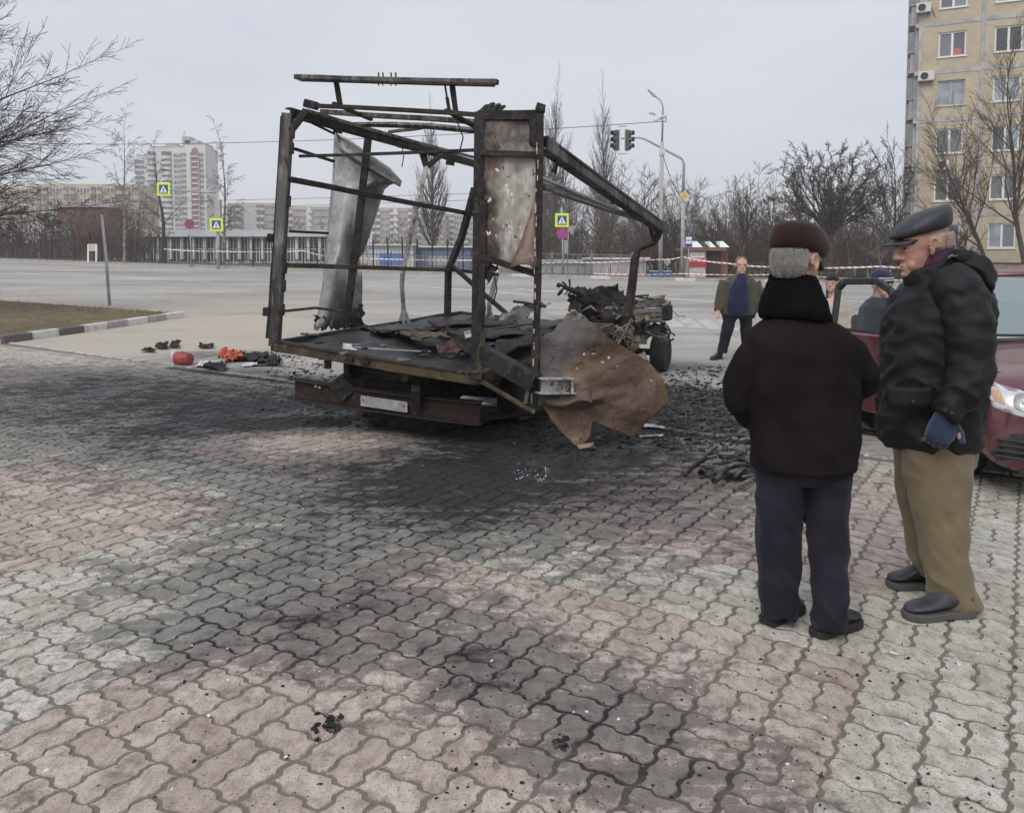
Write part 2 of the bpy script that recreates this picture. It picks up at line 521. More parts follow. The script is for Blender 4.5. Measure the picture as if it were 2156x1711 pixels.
def strip(a, b, na, nb, fz):
    """sheet spanned between curve a(u) and curve b(u)"""
    g = []
    for i in range(na + 1):
        p, q = a(i / na), b(i / na); row = []
        for j in range(nb + 1):
            k = j / nb; x = p[0] + (q[0] - p[0]) * k; y = p[1] + (q[1] - p[1]) * k
            row.append((x, y, fz(x, y)))
        g.append(row)
    return MB().sheet(g)
# one sheet of earth out to the horizon
xs = [-1500, -700, -300, -150, -90, -60, -45] + [i * 5.0 for i in range(-8, 9)] + [45, 60, 90, 150, 300, 700, 1500]
g = []
for x in xs:
    yk = kerb_y(max(-90, min(90, x)))
    ys = [-60, -25, -10, 0, 4, 8, 12, 16, 20, 24, 28, 32] + [yk + q for q in (-3.0, -0.10, 0.10, 0.6, 2, 4, 8, 20, 40, 80, 150, 300, 600, 1500)]
    ys = sorted(ys)
    g.append([(x, y, gz(x, y) - (0.14 if y < yk else -0.08)) for y in ys])
gb = MB().sheet(g).build('ground', M_SOIL, smooth=True)
tag(gb, 'bare winter earth and thin grass behind the far kerb', kind='structure')
# asphalt of the wide junction, from the paving edge to the far kerb
ed = lambda u: (lambda X: (X, EDGE_P.y + (X - EDGE_P.x) * EDGE_D.y / EDGE_D.x))(-60 + 120 * u)
fk = lambda u: (lambda X: (X, kerb_y(X)))(-60 + 120 * u)
rd = strip(ed, fk, 120, 60, lambda x, y: gz(x, y) - 0.001).build('road', M_ROAD, smooth=True)
tag(rd, 'pale dusty asphalt junction with worn white lines', kind='structure')

# paving: base sheet, then single pavers
pb = MB()
e0 = (-22, EDGE_P.y + (-22 - EDGE_P.x) * EDGE_D.y / EDGE_D.x); e1 = (16, EDGE_P.y + (16 - EDGE_P.x) * EDGE_D.y / EDGE_D.x)
gg = []
for i in range(39):
    u = i / 38; p = (e0[0] + (e1[0] - e0[0]) * u, e0[1] + (e1[1] - e0[1]) * u); row = []
    for j in range(21):
        k = j / 20; q = (p[0] - EDGE_N.x * 24 * k, p[1] - EDGE_N.y * 24 * k); row.append((q[0], q[1], gz(*q) - 0.0055))
    gg.append(row)
plaza = pb.sheet(gg).build('pavement', M_JOINT, smooth=True)
tag(plaza, 'soot stained forecourt of wavy pink and grey concrete pavers', kind='structure')
WAVE = 0.0088
def paver_outline(a0, a1, b0, b1, gap=0.0066):
    """zigzag outline in paving coordinates, one full step pair on a short side, two on a long one, corners on the cell grid"""
    P = []
    def side(p, q, axis):
        n = 2 if abs(q[axis] - p[axis]) > CELL * .75 else 1
        for k in range(n):
            base = k / n
            for f, w in ((0, 0), (.10, .8), (.40, 1), (.60, -1), (.90, -.8)):
                u = base + f / n; m = [p[0] + (q[0] - p[0]) * u, p[1] + (q[1] - p[1]) * u]
                s_ = (m[axis] / (CELL / 2)) % 1.0
                sg = math.sin(2 * math.pi * s_); m[1 - axis] += WAVE * (0 if f == 0 else math.copysign(abs(w), sg))
                if f == 0 and k: continue
                P.append(tuple(m))
    side((a0, b0), (a1, b0), 0); side((a1, b0), (a1, b1), 1); side((a1, b1), (a0, b1), 0); side((a0, b1), (a0, b0), 1)
    ca, cb = (a0 + a1) / 2, (b0 + b1) / 2; la, lb = a1 - a0, b1 - b0
    fa, fb = 1 - 2 * gap / la, 1 - 2 * gap / lb
    return [(ca + (p - ca) * fa, cb + (q - cb) * fb) for p, q in P], ca, cb
def is_pink(a, b):
    i, j = math.floor((a + 0.535) / CELL), math.floor((b - 3.27) / CELL)
    # pink fields of ten by ten cells between grey bands, six cells wide one way and three the other
    return (i % 16) >= 6 and (j % 13) >= 3
def paver_shape(out, ca, cb, jit):
    jr = random.Random(jit); gs = jr.uniform(.965, 1.012); out = [(ca + (p - ca) * gs + jr.gauss(0, .0016), cb + (q - cb) * gs + jr.gauss(0, .0016)) for p, q in out]
    n = len(out); vs = []
    for k_, z in ((1.0, -0.0085), (0.955, 0.0)):
        for (p, q) in out:
            x, y = unab((p - ca) * k_, (q - cb) * k_); vs.append((x, y, z))
    fs = [tuple(n + k for k in range(n))]
    for k in range(n): fs.append((k, (k + 1) % n, n + (k + 1) % n, n + k))
    return vs, fs
pavers = []
for i in range(-70, 60):
    for j in range(-20, 95):
        a0, b0 = i * CELL, j * CELL
        x, y = unab(a0 + CELL / 2, b0 + CELL / 2)
        if y < 0.9 or beyond_edge(x, y) > -0.16: continue
        q = px_at((x, y, gz(x, y)))
        if q is None or q[0] < -750 or q[0] > 2900 or q[1] > 2150: continue
        for h in (0, 1):
            if (i + j) % 2 == 0: r = (a0, a0 + CELL, b0 + h * CELL / 2, b0 + (h + 1) * CELL / 2)
            else: r = (a0 + h * CELL / 2, a0 + (h + 1) * CELL / 2, b0, b0 + CELL)
            vis = 0 <= q[0] <= 2156 and q[1] <= 1740
            pavers.append((r, q, vis, is_pink(a0 + CELL / 2, b0 + CELL / 2)))
pavers.sort(key=lambda t: (not t[2], -t[1][1]))
shapes = {}
rest = MB()
for k, (r, q, vis, pink) in enumerate(pavers):
    out, ca, cb = paver_outline(*r)
    vs, fs = paver_shape(out, ca, cb, k % 7 if k < 300 else k)
    x, y = unab(ca, cb); z = gz(x, y) + rnd.uniform(-0.0012, 0.0018)
    tx, ty = rnd.gauss(0, 0.006), rnd.gauss(0, 0.006)
    if k < 300 and vis:
        key = (round((r[1] - r[0]) / CELL, 1), round((r[0] / CELL) % 1, 1), round((r[2] / CELL) % 1, 1), pink, k % 7)
        if key not in shapes:
            me = bpy.data.meshes.new('paver'); me.from_pydata(vs, [], fs); me.update()
            me.materials.append(M_PINK if pink else M_GREY); shapes[key] = me
        o = bpy.data.objects.new('paver', shapes[key]); COL.objects.link(o); o.parent = plaza
        o.location = (x, y, z); o.rotation_euler = (tx, ty, rnd.gauss(0, 0.006))
    else:
        rest.cur = 0 if pink else 1
        rest.add([(x + v[0], y + v[1], z + v[2] + v[0] * ty - v[1] * tx) for v in vs], fs)
o = rest.build('paver_field', [M_PINK, M_GREY], plaza); o['kind'] = 'stuff'
M_EDGE = paver_mat('edging_concrete', (0.55, 0.54, 0.51), (0.62, 0.61, 0.58), (0.40, 0.385, 0.35))
# flush concrete edging along the rear of the paving
for k in range(-14, 14):
    p = EDGE_P + EDGE_D * (k * 1.0); q = p + EDGE_D * 0.985
    if px_at((p.x, p.y, 0)) is None: continue
    MB().beam((p.x, p.y, gz(p.x, p.y) - 0.02), (q.x, q.y, gz(q.x, q.y) - 0.02), 0.09, 0.06).build('edging_stone', M_EDGE, plaza, bevel=0.008)
# ================================================================== STREET: kerbs, markings, poles, signs, fences
# grass island with its painted kerb
IA, IB, IC = Vector((-9.5, 14.68)), Vector((-8.35, 20.0)), Vector((-15.4, 23.8))
ISL = [IA, IB, IC, Vector((-34, 33.8)), Vector((-34, 31.9))]
isl = bpy.data.objects.new('grass_island', None); COL.objects.link(isl)
tag(isl, 'dry winter lawn island behind a painted kerb', kind='structure')
gI = []
for i in range(25):
    u = i / 24
    p = IB.lerp(IC, min(1, u * 3)) if u < 1 / 3 else IC.lerp(ISL[3], (u - 1 / 3) * 1.5)
    q = IA.lerp(ISL[4], u)
    row = []
    for j in range(13):
        k = j / 12; r = p.lerp(q, k); row.append((r.x, r.y, gz(r.x, r.y) + 0.10 + 0.03 * math.sin(k * 3.1) + 0.02 * fbm((r.x, r.y, 0), 0.8)))
    gI.append(row)
MB().sheet(gI).build('lawn', M_GRASSBASE, isl, smooth=True)
def kerb_run(parent, p, q, n, mats, w=0.15, h=0.15, sink=0.06, name='kerb_stone'):
    for k in range(n):
        a, b = p.lerp(q, k / n), p.lerp(q, (k + 0.985) / n)
        za, zb = gz(a.x, a.y), gz(b.x, b.y); m = (h - sink) / 2
        MB().beam((a.x, a.y, za + m), (b.x, b.y, zb + m), w, h + sink).build(name, mats[k % len(mats)], parent, bevel=0.015)
kerb_run(isl, IA, IB, 8, [M_KERBB, M_KERBW, M_KERBB, M_KERBW, M_KERB, M_KERBW, M_KERB, M_KERBW])
kerb_run(isl, IB, IC, 8, [M_KERB], h=0.09)
kerb_run(isl, IA, Vector((-14.2, 18.0)), 6, [M_KERBW, M_KERB], h=0.07)
M_BLADE = mat('dry_grass', (0.22, 0.17, 0.085), (0.13, 0.125, 0.05), 1.5, 0.9, coord='World')
gm = MB()
for k in range(5200):
    u, v = rnd.random() ** 1.4, rnd.random()
    p = IB.lerp(IC, min(1, u * 3)) if u < 1 / 3 else IC.lerp(ISL[3], (u - 1 / 3) * 1.5)
    r = p.lerp(IA.lerp(ISL[4], u), v)
    z = gz(r.x, r.y) + 0.10; a = rnd.uniform(0, 6.28); h = rnd.uniform(0.03, 0.09); w = 0.012
    dx, dy = math.cos(a) * w, math.sin(a) * w; l = rnd.uniform(-.05, .05)
    gm.add([(r.x - dx, r.y - dy, z), (r.x + dx, r.y + dy, z), (r.x + l, r.y + l * .5, z + h)], [(0, 1, 2)])
o = gm.build('grass_tufts', M_BLADE, isl); o['kind'] = 'stuff'

# far kerb and verge
fk_o = bpy.data.objects.new('kerb', None); COL.objects.link(fk_o); tag(fk_o, 'far kerb of the junction', kind='structure')
for k in range(-40, 34):
    x0, x1 = k * 1.0, k * 1.0 + 0.985
    MB().beam((x0, kerb_y(x0), gz(x0, kerb_y(x0)) + 0.04), (x1, kerb_y(x1), gz(x1, kerb_y(x1)) + 0.04), 0.18, 0.22).build(
        'kerb_stone', M_KERBW if (k % 4 == 0 and k > -4) else M_KERB, fk_o)
M_PATH = mat('concrete_path', (0.40, 0.385, 0.36), (0.32, 0.31, 0.29), 0.8, 0.9, coord='World')
pp = MB().sheet([[(x, kerb_y(x) + q, gz(x, kerb_y(x) + q) + 0.105 + (0.004 if 0 else 0)) for q in (6.0, 7.8)] for x in range(-6, 46, 2)])
tag(pp.build('path', M_PATH), 'narrow concrete path beyond the verge', kind='structure')

# worn road markings
def line_mark(a, b, w, dash=None):
    p, q = gp(*a), gp(*b); d = Vector((q.x - p.x, q.y - p.y)); L = d.length; d /= L; nrm = Vector((-d.y, d.x)) * w / 2
    mb = MB(); t = 0.0
    dl, gl = dash or (L, 0)
    while t < L:
        e = min(L, t + dl); m = max(2, int((e - t) / 1.5) + 1); g_ = []
        for i in range(m + 1):
            s = t + (e - t) * i / m; c = Vector((p.x, p.y)) + d * s
            g_.append([(c.x - nrm.x, c.y - nrm.y, gz(c.x, c.y) + 0.005), (c.x + nrm.x, c.y + nrm.y, gz(c.x, c.y) + 0.005)])
        mb.sheet(g_)
        t = e + gl
        if gl == 0: break
    return mb
mk = bpy.data.objects.new('road_markings', None); COL.objects.link(mk); tag(mk, 'worn white lane lines on the junction', kind='structure')
for a, b, w, dash in (((-40, 571), (330, 573), 0.5, None), ((40, 575), (600, 601), 0.22, (1.6, 2.2)), ((910, 605), (1135, 622), 0.2, None),
                      ((1085, 608), (1520, 636), 0.22, None), ((400, 570), (640, 575), 0.3, None), ((1640, 640), (1900, 652), 0.2, None),
                      ((1480, 618), (1620, 626), 0.18, None)):
    line_mark(a, b, w, dash).build('lane_line', M_LINE, mk)
M_LINEOLD = mat('faded_road_paint', (0.52, 0.505, 0.48), (0.40, 0.385, 0.36), 3.0, 0.85, coord='World', c3=(0.33, 0.315, 0.295), s3=5, lo3=0.5, hi3=0.62)
for k in range(4):
    line_mark((1400 + k * 40, 668 + k * 2), (1428 + k * 40, 690 + k * 2), 0.32).build('crossing_bar', M_LINEOLD, mk)

# ---- poles and signs
M_GALV = mat('galvanised_steel', (0.42, 0.43, 0.44), (0.33, 0.34, 0.35), 5, 0.55, 0.3)
M_CONC = mat('pole_concrete', (0.44, 0.43, 0.41), (0.35, 0.34, 0.325), 4, 0.9)
M_DARKSTEEL = mat('dark_steel', (0.045, 0.05, 0.052), (0.03, 0.032, 0.034), 8, 0.6, 0.3)
M_SIGNY = mat('fluorescent_yellow', (0.72, 0.86, 0.02), rough=0.5)
M_SIGNB = mat('sign_blue', (0.015, 0.075, 0.33), rough=0.45)
M_SIGNW = mat('sign_white', (0.80, 0.81, 0.80), rough=0.5)
M_SIGNK = mat('sign_black', (0.015, 0.015, 0.016), rough=0.5)
M_SIGNR = mat('sign_red', (0.52, 0.03, 0.05), rough=0.5)
M_SIGNV = mat('faded_blue', (0.13, 0.10, 0.36), rough=0.5)
M_SIGNBACK = mat('sign_back', (0.36, 0.37, 0.38), (0.30, 0.31, 0.32), 6, 0.6, 0.3)
M_AMBER = mat('amber_face', (0.72, 0.42, 0.03), rough=0.5)
def plate(parent, name, c, w, h, m, d=0.02, dy=0.0, r=0.0):
    c = Vector(c)
    return MB().box((c.x, c.y + dy, c.z), (w, d, h)).build(name, m, parent, bevel=r)
def poly_plate(parent, name, c, pts, m, dy, d=0.006, s=1.0):
    c = Vector(c)
    return MB().prism([(c.x + x * s, c.y + dy, c.z + z * s) for x, z in pts], (0, -d, 0)).build(name, m, parent, fix=True)
def disc(parent, name, c, r, m, dy, d=0.006, r0=0.0, n=28):
    c = Vector(c)
    mb = MB()
    if r0:
        a = [(c.x + math.cos(2 * math.pi * k / n) * r, c.y + dy - d, c.z + math.sin(2 * math.pi * k / n) * r) for k in range(n)]
        b = [(c.x + math.cos(2 * math.pi * k / n) * r0, c.y + dy - d, c.z + math.sin(2 * math.pi * k / n) * r0) for k in range(n)]
        a2 = [(x, y + d, z) for x, y, z in a]; b2 = [(x, y + d, z) for x, y, z in b]
        mb.rings([a2, a, b, b2], cap=False)
    else:
        mb.rings([[(c.x + math.cos(2 * math.pi * k / n) * r, c.y + dy - q, c.z + math.sin(2 * math.pi * k / n) * r) for k in range(n)] for q in (0, d)])
    return mb.build(name, m, parent, fix=True)
def crossing_sign(parent, c, s):
    """square pedestrian crossing sign: yellow border, blue field, white triangle, walking figure on stripes"""
    b = plate(parent, 'sign_board', c, s, s, M_SIGNY, 0.03, r=0.012)
    plate(b, 'blue_field', c, s * 0.68, s * 0.68, M_SIGNB, 0.008, -0.02)
    poly_plate(b, 'white_triangle', c, [(-.30, -.27), (.30, -.27), (0, .28)], M_SIGNW, -0.0245, 0.005, s)
    fig = MB()
    C_ = Vector(c)
    def P(x, z): return (C_.x + x * s, C_.y - 0.031, C_.z + z * s)
    for a, q, w in (((0.0, .06), (.0, -.06), .055), ((.0, -.06), (-.07, -.2), .032), ((.0, -.06), (.06, -.2), .032), ((0, .04), (.07, -.04), .024), ((0, .04), (-.06, -.03), .024)):
        fig.beam(P(*a), P(*q), w * s, 0.005, up=(0, 1, 0))
    fig.ell(P(0.01, .105), (.028 * s, .004, .03 * s), 10, 6)
    fig.build('walking_figure', M_SIGNK, b)
    for k in (-2, -1, 0, 1, 2):
        MB().box(P(k * .095, -.225), (.05 * s, .005, .035 * s)).build('stripe', M_SIGNK, b)
def no_stop_sign(parent, c, r):
    b = disc(parent, 'sign_disc', c, r, M_SIGNV, 0.0, 0.02)
    disc(b, 'red_rim', c, r, M_SIGNR, -0.021, 0.006, r * 0.80)
    for a in (45, -45):
        d = Vector((math.cos(R_(a)), 0, math.sin(R_(a)))) * r * 0.8
        q = Vector(c) + Vector((0, -0.026 - (0.004 if a > 0 else 0), 0))
        MB().beam(q - d, q + d, r * 0.17, 0.004, up=(0, 1, 0)).build('red_bar', M_SIGNR, b)
def post(parent, base, top, r0, r1, m=None, n=10, name='post'):
    return MB().tube([base, top], [r0, r1], n).build(name, m or M_GALV, parent, smooth=True)

b0 = gp(460, 566); Y = b0.y
t = thing('crossing_gantry', 'tall grey pole with cantilever arm and two yellow crossing signs', 'road sign', b0)
post(t, b0, pt(459, 440, Y), 0.10, 0.10, M_CONC)
post(t, pt(459, 440, Y), pt(458, 403, Y), 0.05, 0.05)
MB().tube([pt(458, 404, Y), pt(440, 405, Y), pt(358, 400, Y)], 0.045, 8).build('arm', M_GALV, t, smooth=True)
MB().tube([pt(458, 416, Y), pt(425, 405, Y)], 0.03, 6).build('brace', M_GALV, t)
MB().box(pt(459, 440, Y), (0.36, 0.3, 1.1)).build('control_box', M_CONC, t, bevel=0.02)
crossing_sign(t, pt(346, 399, Y) + Vector((0, -0.1, 0)), 0.76)
crossing_sign(t, pt(459, 474, Y) + Vector((0, -0.25, 0)), 0.76)
b0 = gp(402, 563)
t = thing('no_stopping_sign', 'round faded no stopping sign left of the cantilever pole', 'road sign', b0)
post(t, b0, pt(400, 462, b0.y), 0.035, 0.035)
no_stop_sign(t, pt(400, 472, b0.y) + Vector((0, -0.05, 0)), 0.30)
b0 = gp(1186, 584)
t = thing('crossing_sign', 'yellow bordered crossing sign above a round no stopping sign on one post', 'road sign', b0)
post(t, b0, pt(1183, 440, b0.y), 0.05, 0.05)
crossing_sign(t, pt(1183, 464, b0.y) + Vector((0, -0.07, 0)), 0.70)
no_stop_sign(t, pt(1184, 491, b0.y) + Vector((0, -0.06, 0)), 0.30)
b0 = gp(1198, 580) + Vector((0, 2.0, 0)); b0.z = gz(b0.x, b0.y) + 0.1
t = thing('yield_sign', 'grey back of a triangular sign beside the crossing sign post', 'road sign', b0)
post(t, b0, pt(1197, 472, b0.y), 0.03, 0.03)
c = pt(1203, 485, b0.y)
poly_plate(t, 'sign_board', c, [(-.35, .3), (.35, .3), (0, -.32)], M_SIGNBACK, -0.05, 0.02)
MB().box(pt(1192, 520, b0.y), (0.28, 0.06, 0.9)).build('blank_plate', M_SIGNBACK, t)

# leaning stake on the island
b0 = Vector((-11.25, 22.15, gz(-11.25, 22.15) + 0.1))
tag(MB().tube([b0, pt(224, 548, 22.1), pt(214, 452, 22.1)], [0.042, 0.040, 0.036], 10).build('pole', M_GALV, smooth=True), 'slim leaning bare concrete pole on the lawn island', 'pole')

# street lamp with cameras, traffic light mast
b0 = gp(1390, 588); Y = b0.y + 1.0; b0 = Vector((pt(1390, 588, Y).x, Y, gz(pt(1390, 588, Y).x, Y)))
t = thing('street_lamp', 'tall grey street lamp carrying small cameras beside the traffic light mast', 'street lamp', b0)
post(t, b0, pt(1394, 300, Y), 0.12, 0.095, M_CONC, 12)
MB().tube([pt(1394, 302, Y), pt(1396, 225, Y), pt(1391, 212, Y), pt(1376, 200, Y)], [0.055, 0.045, 0.04, 0.035], 8).build('arm', M_GALV, t, smooth=True)
MB().beam(pt(1380, 204, Y), pt(1364, 189, Y), 0.2, 0.12, ends=(1, .7)).build('lamp_head', mat('lamp_grey', (0.45, 0.40, 0.38), rough=0.6), t, bevel=0.02)
M_CAMW = mat('camera_white', (0.62, 0.62, 0.60), rough=0.5)
for (x, y, dx, dy) in ((1380, 241, -13, -4), (1392, 246, 11, -2), (1396, 250, 6, 6), (1388, 250, -8, 5)):
    MB().beam(pt(x, y, Y - .12), pt(x + dx, y + dy, Y - .3), 0.13, 0.12).build('camera', M_CAMW, t, bevel=0.02)
MB().box(pt(1394, 250, Y), (0.5, 0.1, 0.08)).build('bracket', M_GALV, t)
MB().box(pt(1394, 322, Y), (0.28, 0.26, 0.3)).build('clamp_box', M_CAMW, t, bevel=0.02)
LAMP_TOP = pt(1394, 256, Y)
b0 = gp(1437, 586); Y = b0.y - 0.8; b0 = Vector((pt(1437, 586, Y).x, Y, gz(pt(1437, 586, Y).x, Y)))
t = thing('traffic_light_mast', 'bent grey mast holding two back to back traffic lights over the junction', 'traffic light', b0)
post(t, b0, pt(1438, 415, Y), 0.125, 0.11, M_CONC, 12)
MB().tube([pt(1438, 418, Y), pt(1440, 345, Y), pt(1436, 335, Y), pt(1360, 294, Y), pt(1346, 290, Y), pt(1308, 292, Y)], [0.085, 0.075, 0.07, 0.06, 0.05, 0.045], 10).build('arm', M_GALV, t, smooth=True)
M_TLG = mat('signal_housing', (0.10, 0.115, 0.10), (0.075, 0.085, 0.075), 6, 0.55)
M_LENS = [mat('red_lens_off', (0.30, 0.03, 0.03), rough=0.2), mat('amber_lens_off', (0.10, 0.07, 0.02), rough=0.2), mat('green_lens_off', (0.02, 0.08, 0.06), rough=0.2)]
def signal_head(parent, c, s, yaw, white=True):
    c = Vector(c); rot = Matrix.Rotation(yaw, 3, 'Z')
    h = MB().box(c, (0.30 * s, 0.20 * s, 1.02 * s), rot).build('signal_head', M_TLG, parent, bevel=0.03 * s)
    if white: MB().box(c + rot @ Vector((0, 0.115 * s, 0)), (0.40 * s, 0.012, 1.14 * s), rot).build('backplate', M_SIGNW, h)
    for k in range(3):
        q = c + Vector((0, 0, (1 - k) * 0.33 * s))
        MB().lathe(q + rot @ Vector((0, -0.10 * s, 0)), rot @ Vector((0, -1, 0)), [(0, .12 * s), (.012 * s, .115 * s), (.03 * s, .06 * s)], 16).build('lens', M_LENS[k], h, smooth=True)
        v = MB(); ring = []
        for (dep, rr) in ((0.09, .145), (0.30, .14)):
            ring.append([q + rot @ Vector((math.cos(a) * rr * s, -dep * s, math.sin(a) * rr * s)) for a in [R_(-35 + 250 * i / 12) for i in range(13)]])
        v.sheet(ring, 0.008 * s).build('visor', M_TLG, h, smooth=True)
signal_head(t, pt(1297, 295, Y - .05), 1.12, R_(-52))
signal_head(t, pt(1323, 295, Y - .05), 1.12, R_(52))
MB().box(pt(1310, 266, Y), (0.5, 0.05, 0.05)).build('hanger', M_GALV, t)
MB().box(pt(1310, 324, Y), (0.5, 0.05, 0.05)).build('hanger', M_GALV, t)
c = pt(1441, 413, Y - .16)
b = poly_plate(t, 'diamond_board', c, [(-.34, 0), (0, -.34), (.34, 0), (0, .34)], M_SIGNW, 0, 0.02, 0.85)
poly_plate(b, 'amber_field', c, [(-.27, 0), (0, -.27), (.27, 0), (0, .27)], M_AMBER, -0.021, 0.006, 0.85)
signal_head(t, pt(1457, 455, Y - .1), 0.85, R_(70), False)
signal_head(t, pt(1461, 484, Y - .1), 0.55, R_(70), False)
MB().tube([pt(1437, 462, Y), pt(1459, 462, Y)], 0.03, 6).build('bracket', M_GALV, t)

# bus stop plate, kiosk, blue barrow, round sign, twin lamp
b0 = on_ground(pt(1450, 590, 43).x, 43, 0.1)
t = thing('bus_stop_sign', 'blue and white bus stop plate on a thin post near the kiosk', 'road sign', b0)
post(t, b0, pt(1450, 497, 43), 0.025, 0.025)
c = pt(1450, 508, 42.9); plate(t, 'sign_board', c, 0.38, 0.62, M_SIGNB, 0.03)
plate(t, 'white_panel', c + Vector((0, 0, 0.05)), 0.31, 0.36, M_SIGNW, 0.006, -0.02)
plate(t, 'bus_mark', c + Vector((0, 0, 0.05)), 0.24, 0.05, M_SIGNK, 0.006, -0.027)
KY = 46.0
def kp(x, y, dy=0): return pt(x, y, KY + dy)
b0 = on_ground(kp(1487, 580).x, KY + 1, 0.1)
t = thing('kiosk', 'small street kiosk with dark walls, red fascia and patchy white roof', 'kiosk', b0)
M_KW = mat('kiosk_brown', (0.045, 0.022, 0.020), (0.03, 0.017, 0.017), 3, 0.6)
M_KP = mat('kiosk_pale', (0.56, 0.50, 0.49), (0.45, 0.38, 0.37), 2, 0.8)
M_KR = mat('kiosk_red', (0.38, 0.03, 0.05), rough=0.5)
M_KO = mat('kiosk_terracotta', (0.23, 0.105, 0.075), (0.17, 0.085, 0.065), 3, 0.7)
x0, x1, x2, x3 = kp(1452, 540).x, kp(1486, 540).x, kp(1519, 540).x, kp(1536, 540).x
zb = b0.z; z1 = kp(0, 528).z
MB().box(((x0 + x1) / 2, KY + 1.2, (zb + z1) / 2), (x1 - x0, 2.4, z1 - zb)).build('service_wall', M_KP, t)
MB().box(((x1 + x2) / 2, KY + 1.3, (zb + z1) / 2), (x2 - x1, 2.3, z1 - zb)).build('shutter_wall', M_KW, t)
MB().box(((x2 + x3) / 2, KY + 1.4, (zb + z1) / 2), (x3 - x2, 2.1, z1 - zb)).build('side_wall', M_KO, t)
MB().box(((x0 + x2) / 2, KY + 1.2, z1 + 0.1), (x2 - x0 + .5, 2.9, 0.2)).build('fascia', M_KO, t)
for (a, q, m) in ((1448, 1478, M_SIGNW), (1480, 1492, M_SIGNK), (1493, 1506, M_SIGNW), (1507, 1514, M_SIGNK), (1514, 1534, M_SIGNW)):
    xa, xb = kp(a, 540).x, kp(q, 540).x; zt = z1 + .2
    MB().prism([(xa, KY - .2, zt), (xb, KY - .2, zt), (xb - .1, KY + .9, zt + .38), (xa + .25, KY + .9, zt + .38)], (0, 1.6, 0)).build('roof_panel', m, t, fix=True)
zs = kp(0, 552).z
MB().box((kp(1468, 540).x, KY - .04, zs), (x1 - x0 + .1, 0.07, 0.52)).build('red_sign', M_KR, t)
cu = bpy.data.curves.new('sign_text', 'FONT'); cu.body = 'АПТЕКА'; cu.size = 0.26; cu.align_x = 'CENTER'; cu.align_y = 'CENTER'; cu.extrude = 0.004
tmp = bpy.data.objects.new('tmp', cu); COL.objects.link(tmp); bpy.context.view_layer.update()
me = bpy.data.meshes.new_from_object(tmp.evaluated_get(bpy.context.evaluated_depsgraph_get())); bpy.data.objects.remove(tmp)
me.materials.clear(); o = link('sign_text', me, M_SIGNW, t)
o.matrix_parent_inverse = Matrix.Translation(-Vector(b0)); o.location = (kp(1468, 540).x, KY - .085, zs + .1); o.rotation_euler = (math.pi / 2, 0, 0)
MB().box((kp(1468, 540).x, KY - .03, kp(0, 537).z), (x1 - x0 - .15, 0.05, 0.3)).build('notice_board', M_SIGNW, t)
for k in range(5): MB().box((kp(1458 + 5 * k, 540).x, KY - .06, kp(0, 537).z), (0.07, 0.01, 0.14)).build('notice_mark', M_SIGNBACK, t)
b0 = on_ground(pt(1388, 560, 43.5).x, 43.5, 0.1)
t = thing('garbage_container', 'small bright blue open container beside the lamp base', 'container', b0)
M_BLUE = mat('bright_blue', (0.06, 0.20, 0.55), (0.05, 0.16, 0.45), 5, 0.5)
c = pt(1390, 577, 43.5)
MB().box((c.x, 43.5, c.z - .05), (0.85, 0.6, 0.38), taper=1.25).build('tub', M_BLUE, t)
MB().box((c.x, 43.5, c.z + .16), (1.12, 0.8, 0.05)).build('rim', mat('pale_blue', (0.35, 0.5, 0.7), rough=.5), t)
for s in (-1, 1): MB().box((c.x + s * .3, 43.5, c.z - .3), (0.06, 0.4, 0.2)).build('leg', M_DARKSTEEL, t)
b0 = on_ground(pt(1405, 560, 46).x, 46, 0.1)
t = thing('round_sign', 'small round grey sign back on a short post', 'road sign', b0)
post(t, b0, pt(1405, 545, 46), 0.02, 0.02); disc(t, 'sign_disc', pt(1405, 551, 45.95), 0.2, M_SIGNBACK, 0, 0.02)
b0 = on_ground(pt(1489, 560, 62).x, 62, 0.1)
t = thing('street_lamp', 'distant twin armed street lamp above the kiosk', 'street lamp', b0)
post(t, b0, pt(1489, 415, 62), 0.1, 0.07)
for s, e in ((-1, 1432), (1, 1533)):
    MB().tube([pt(1489, 418, 62), pt(1489 + s * 22, 411, 62), pt(e, 404, 62)], [0.05, 0.045, 0.03], 6).build('arm', M_GALV, t)
    MB().beam(pt(e - s * 4, 404.5, 62), pt(e + s * 8, 402.5, 62), 0.2, 0.1).build('lamp_head', M_GALV, t)

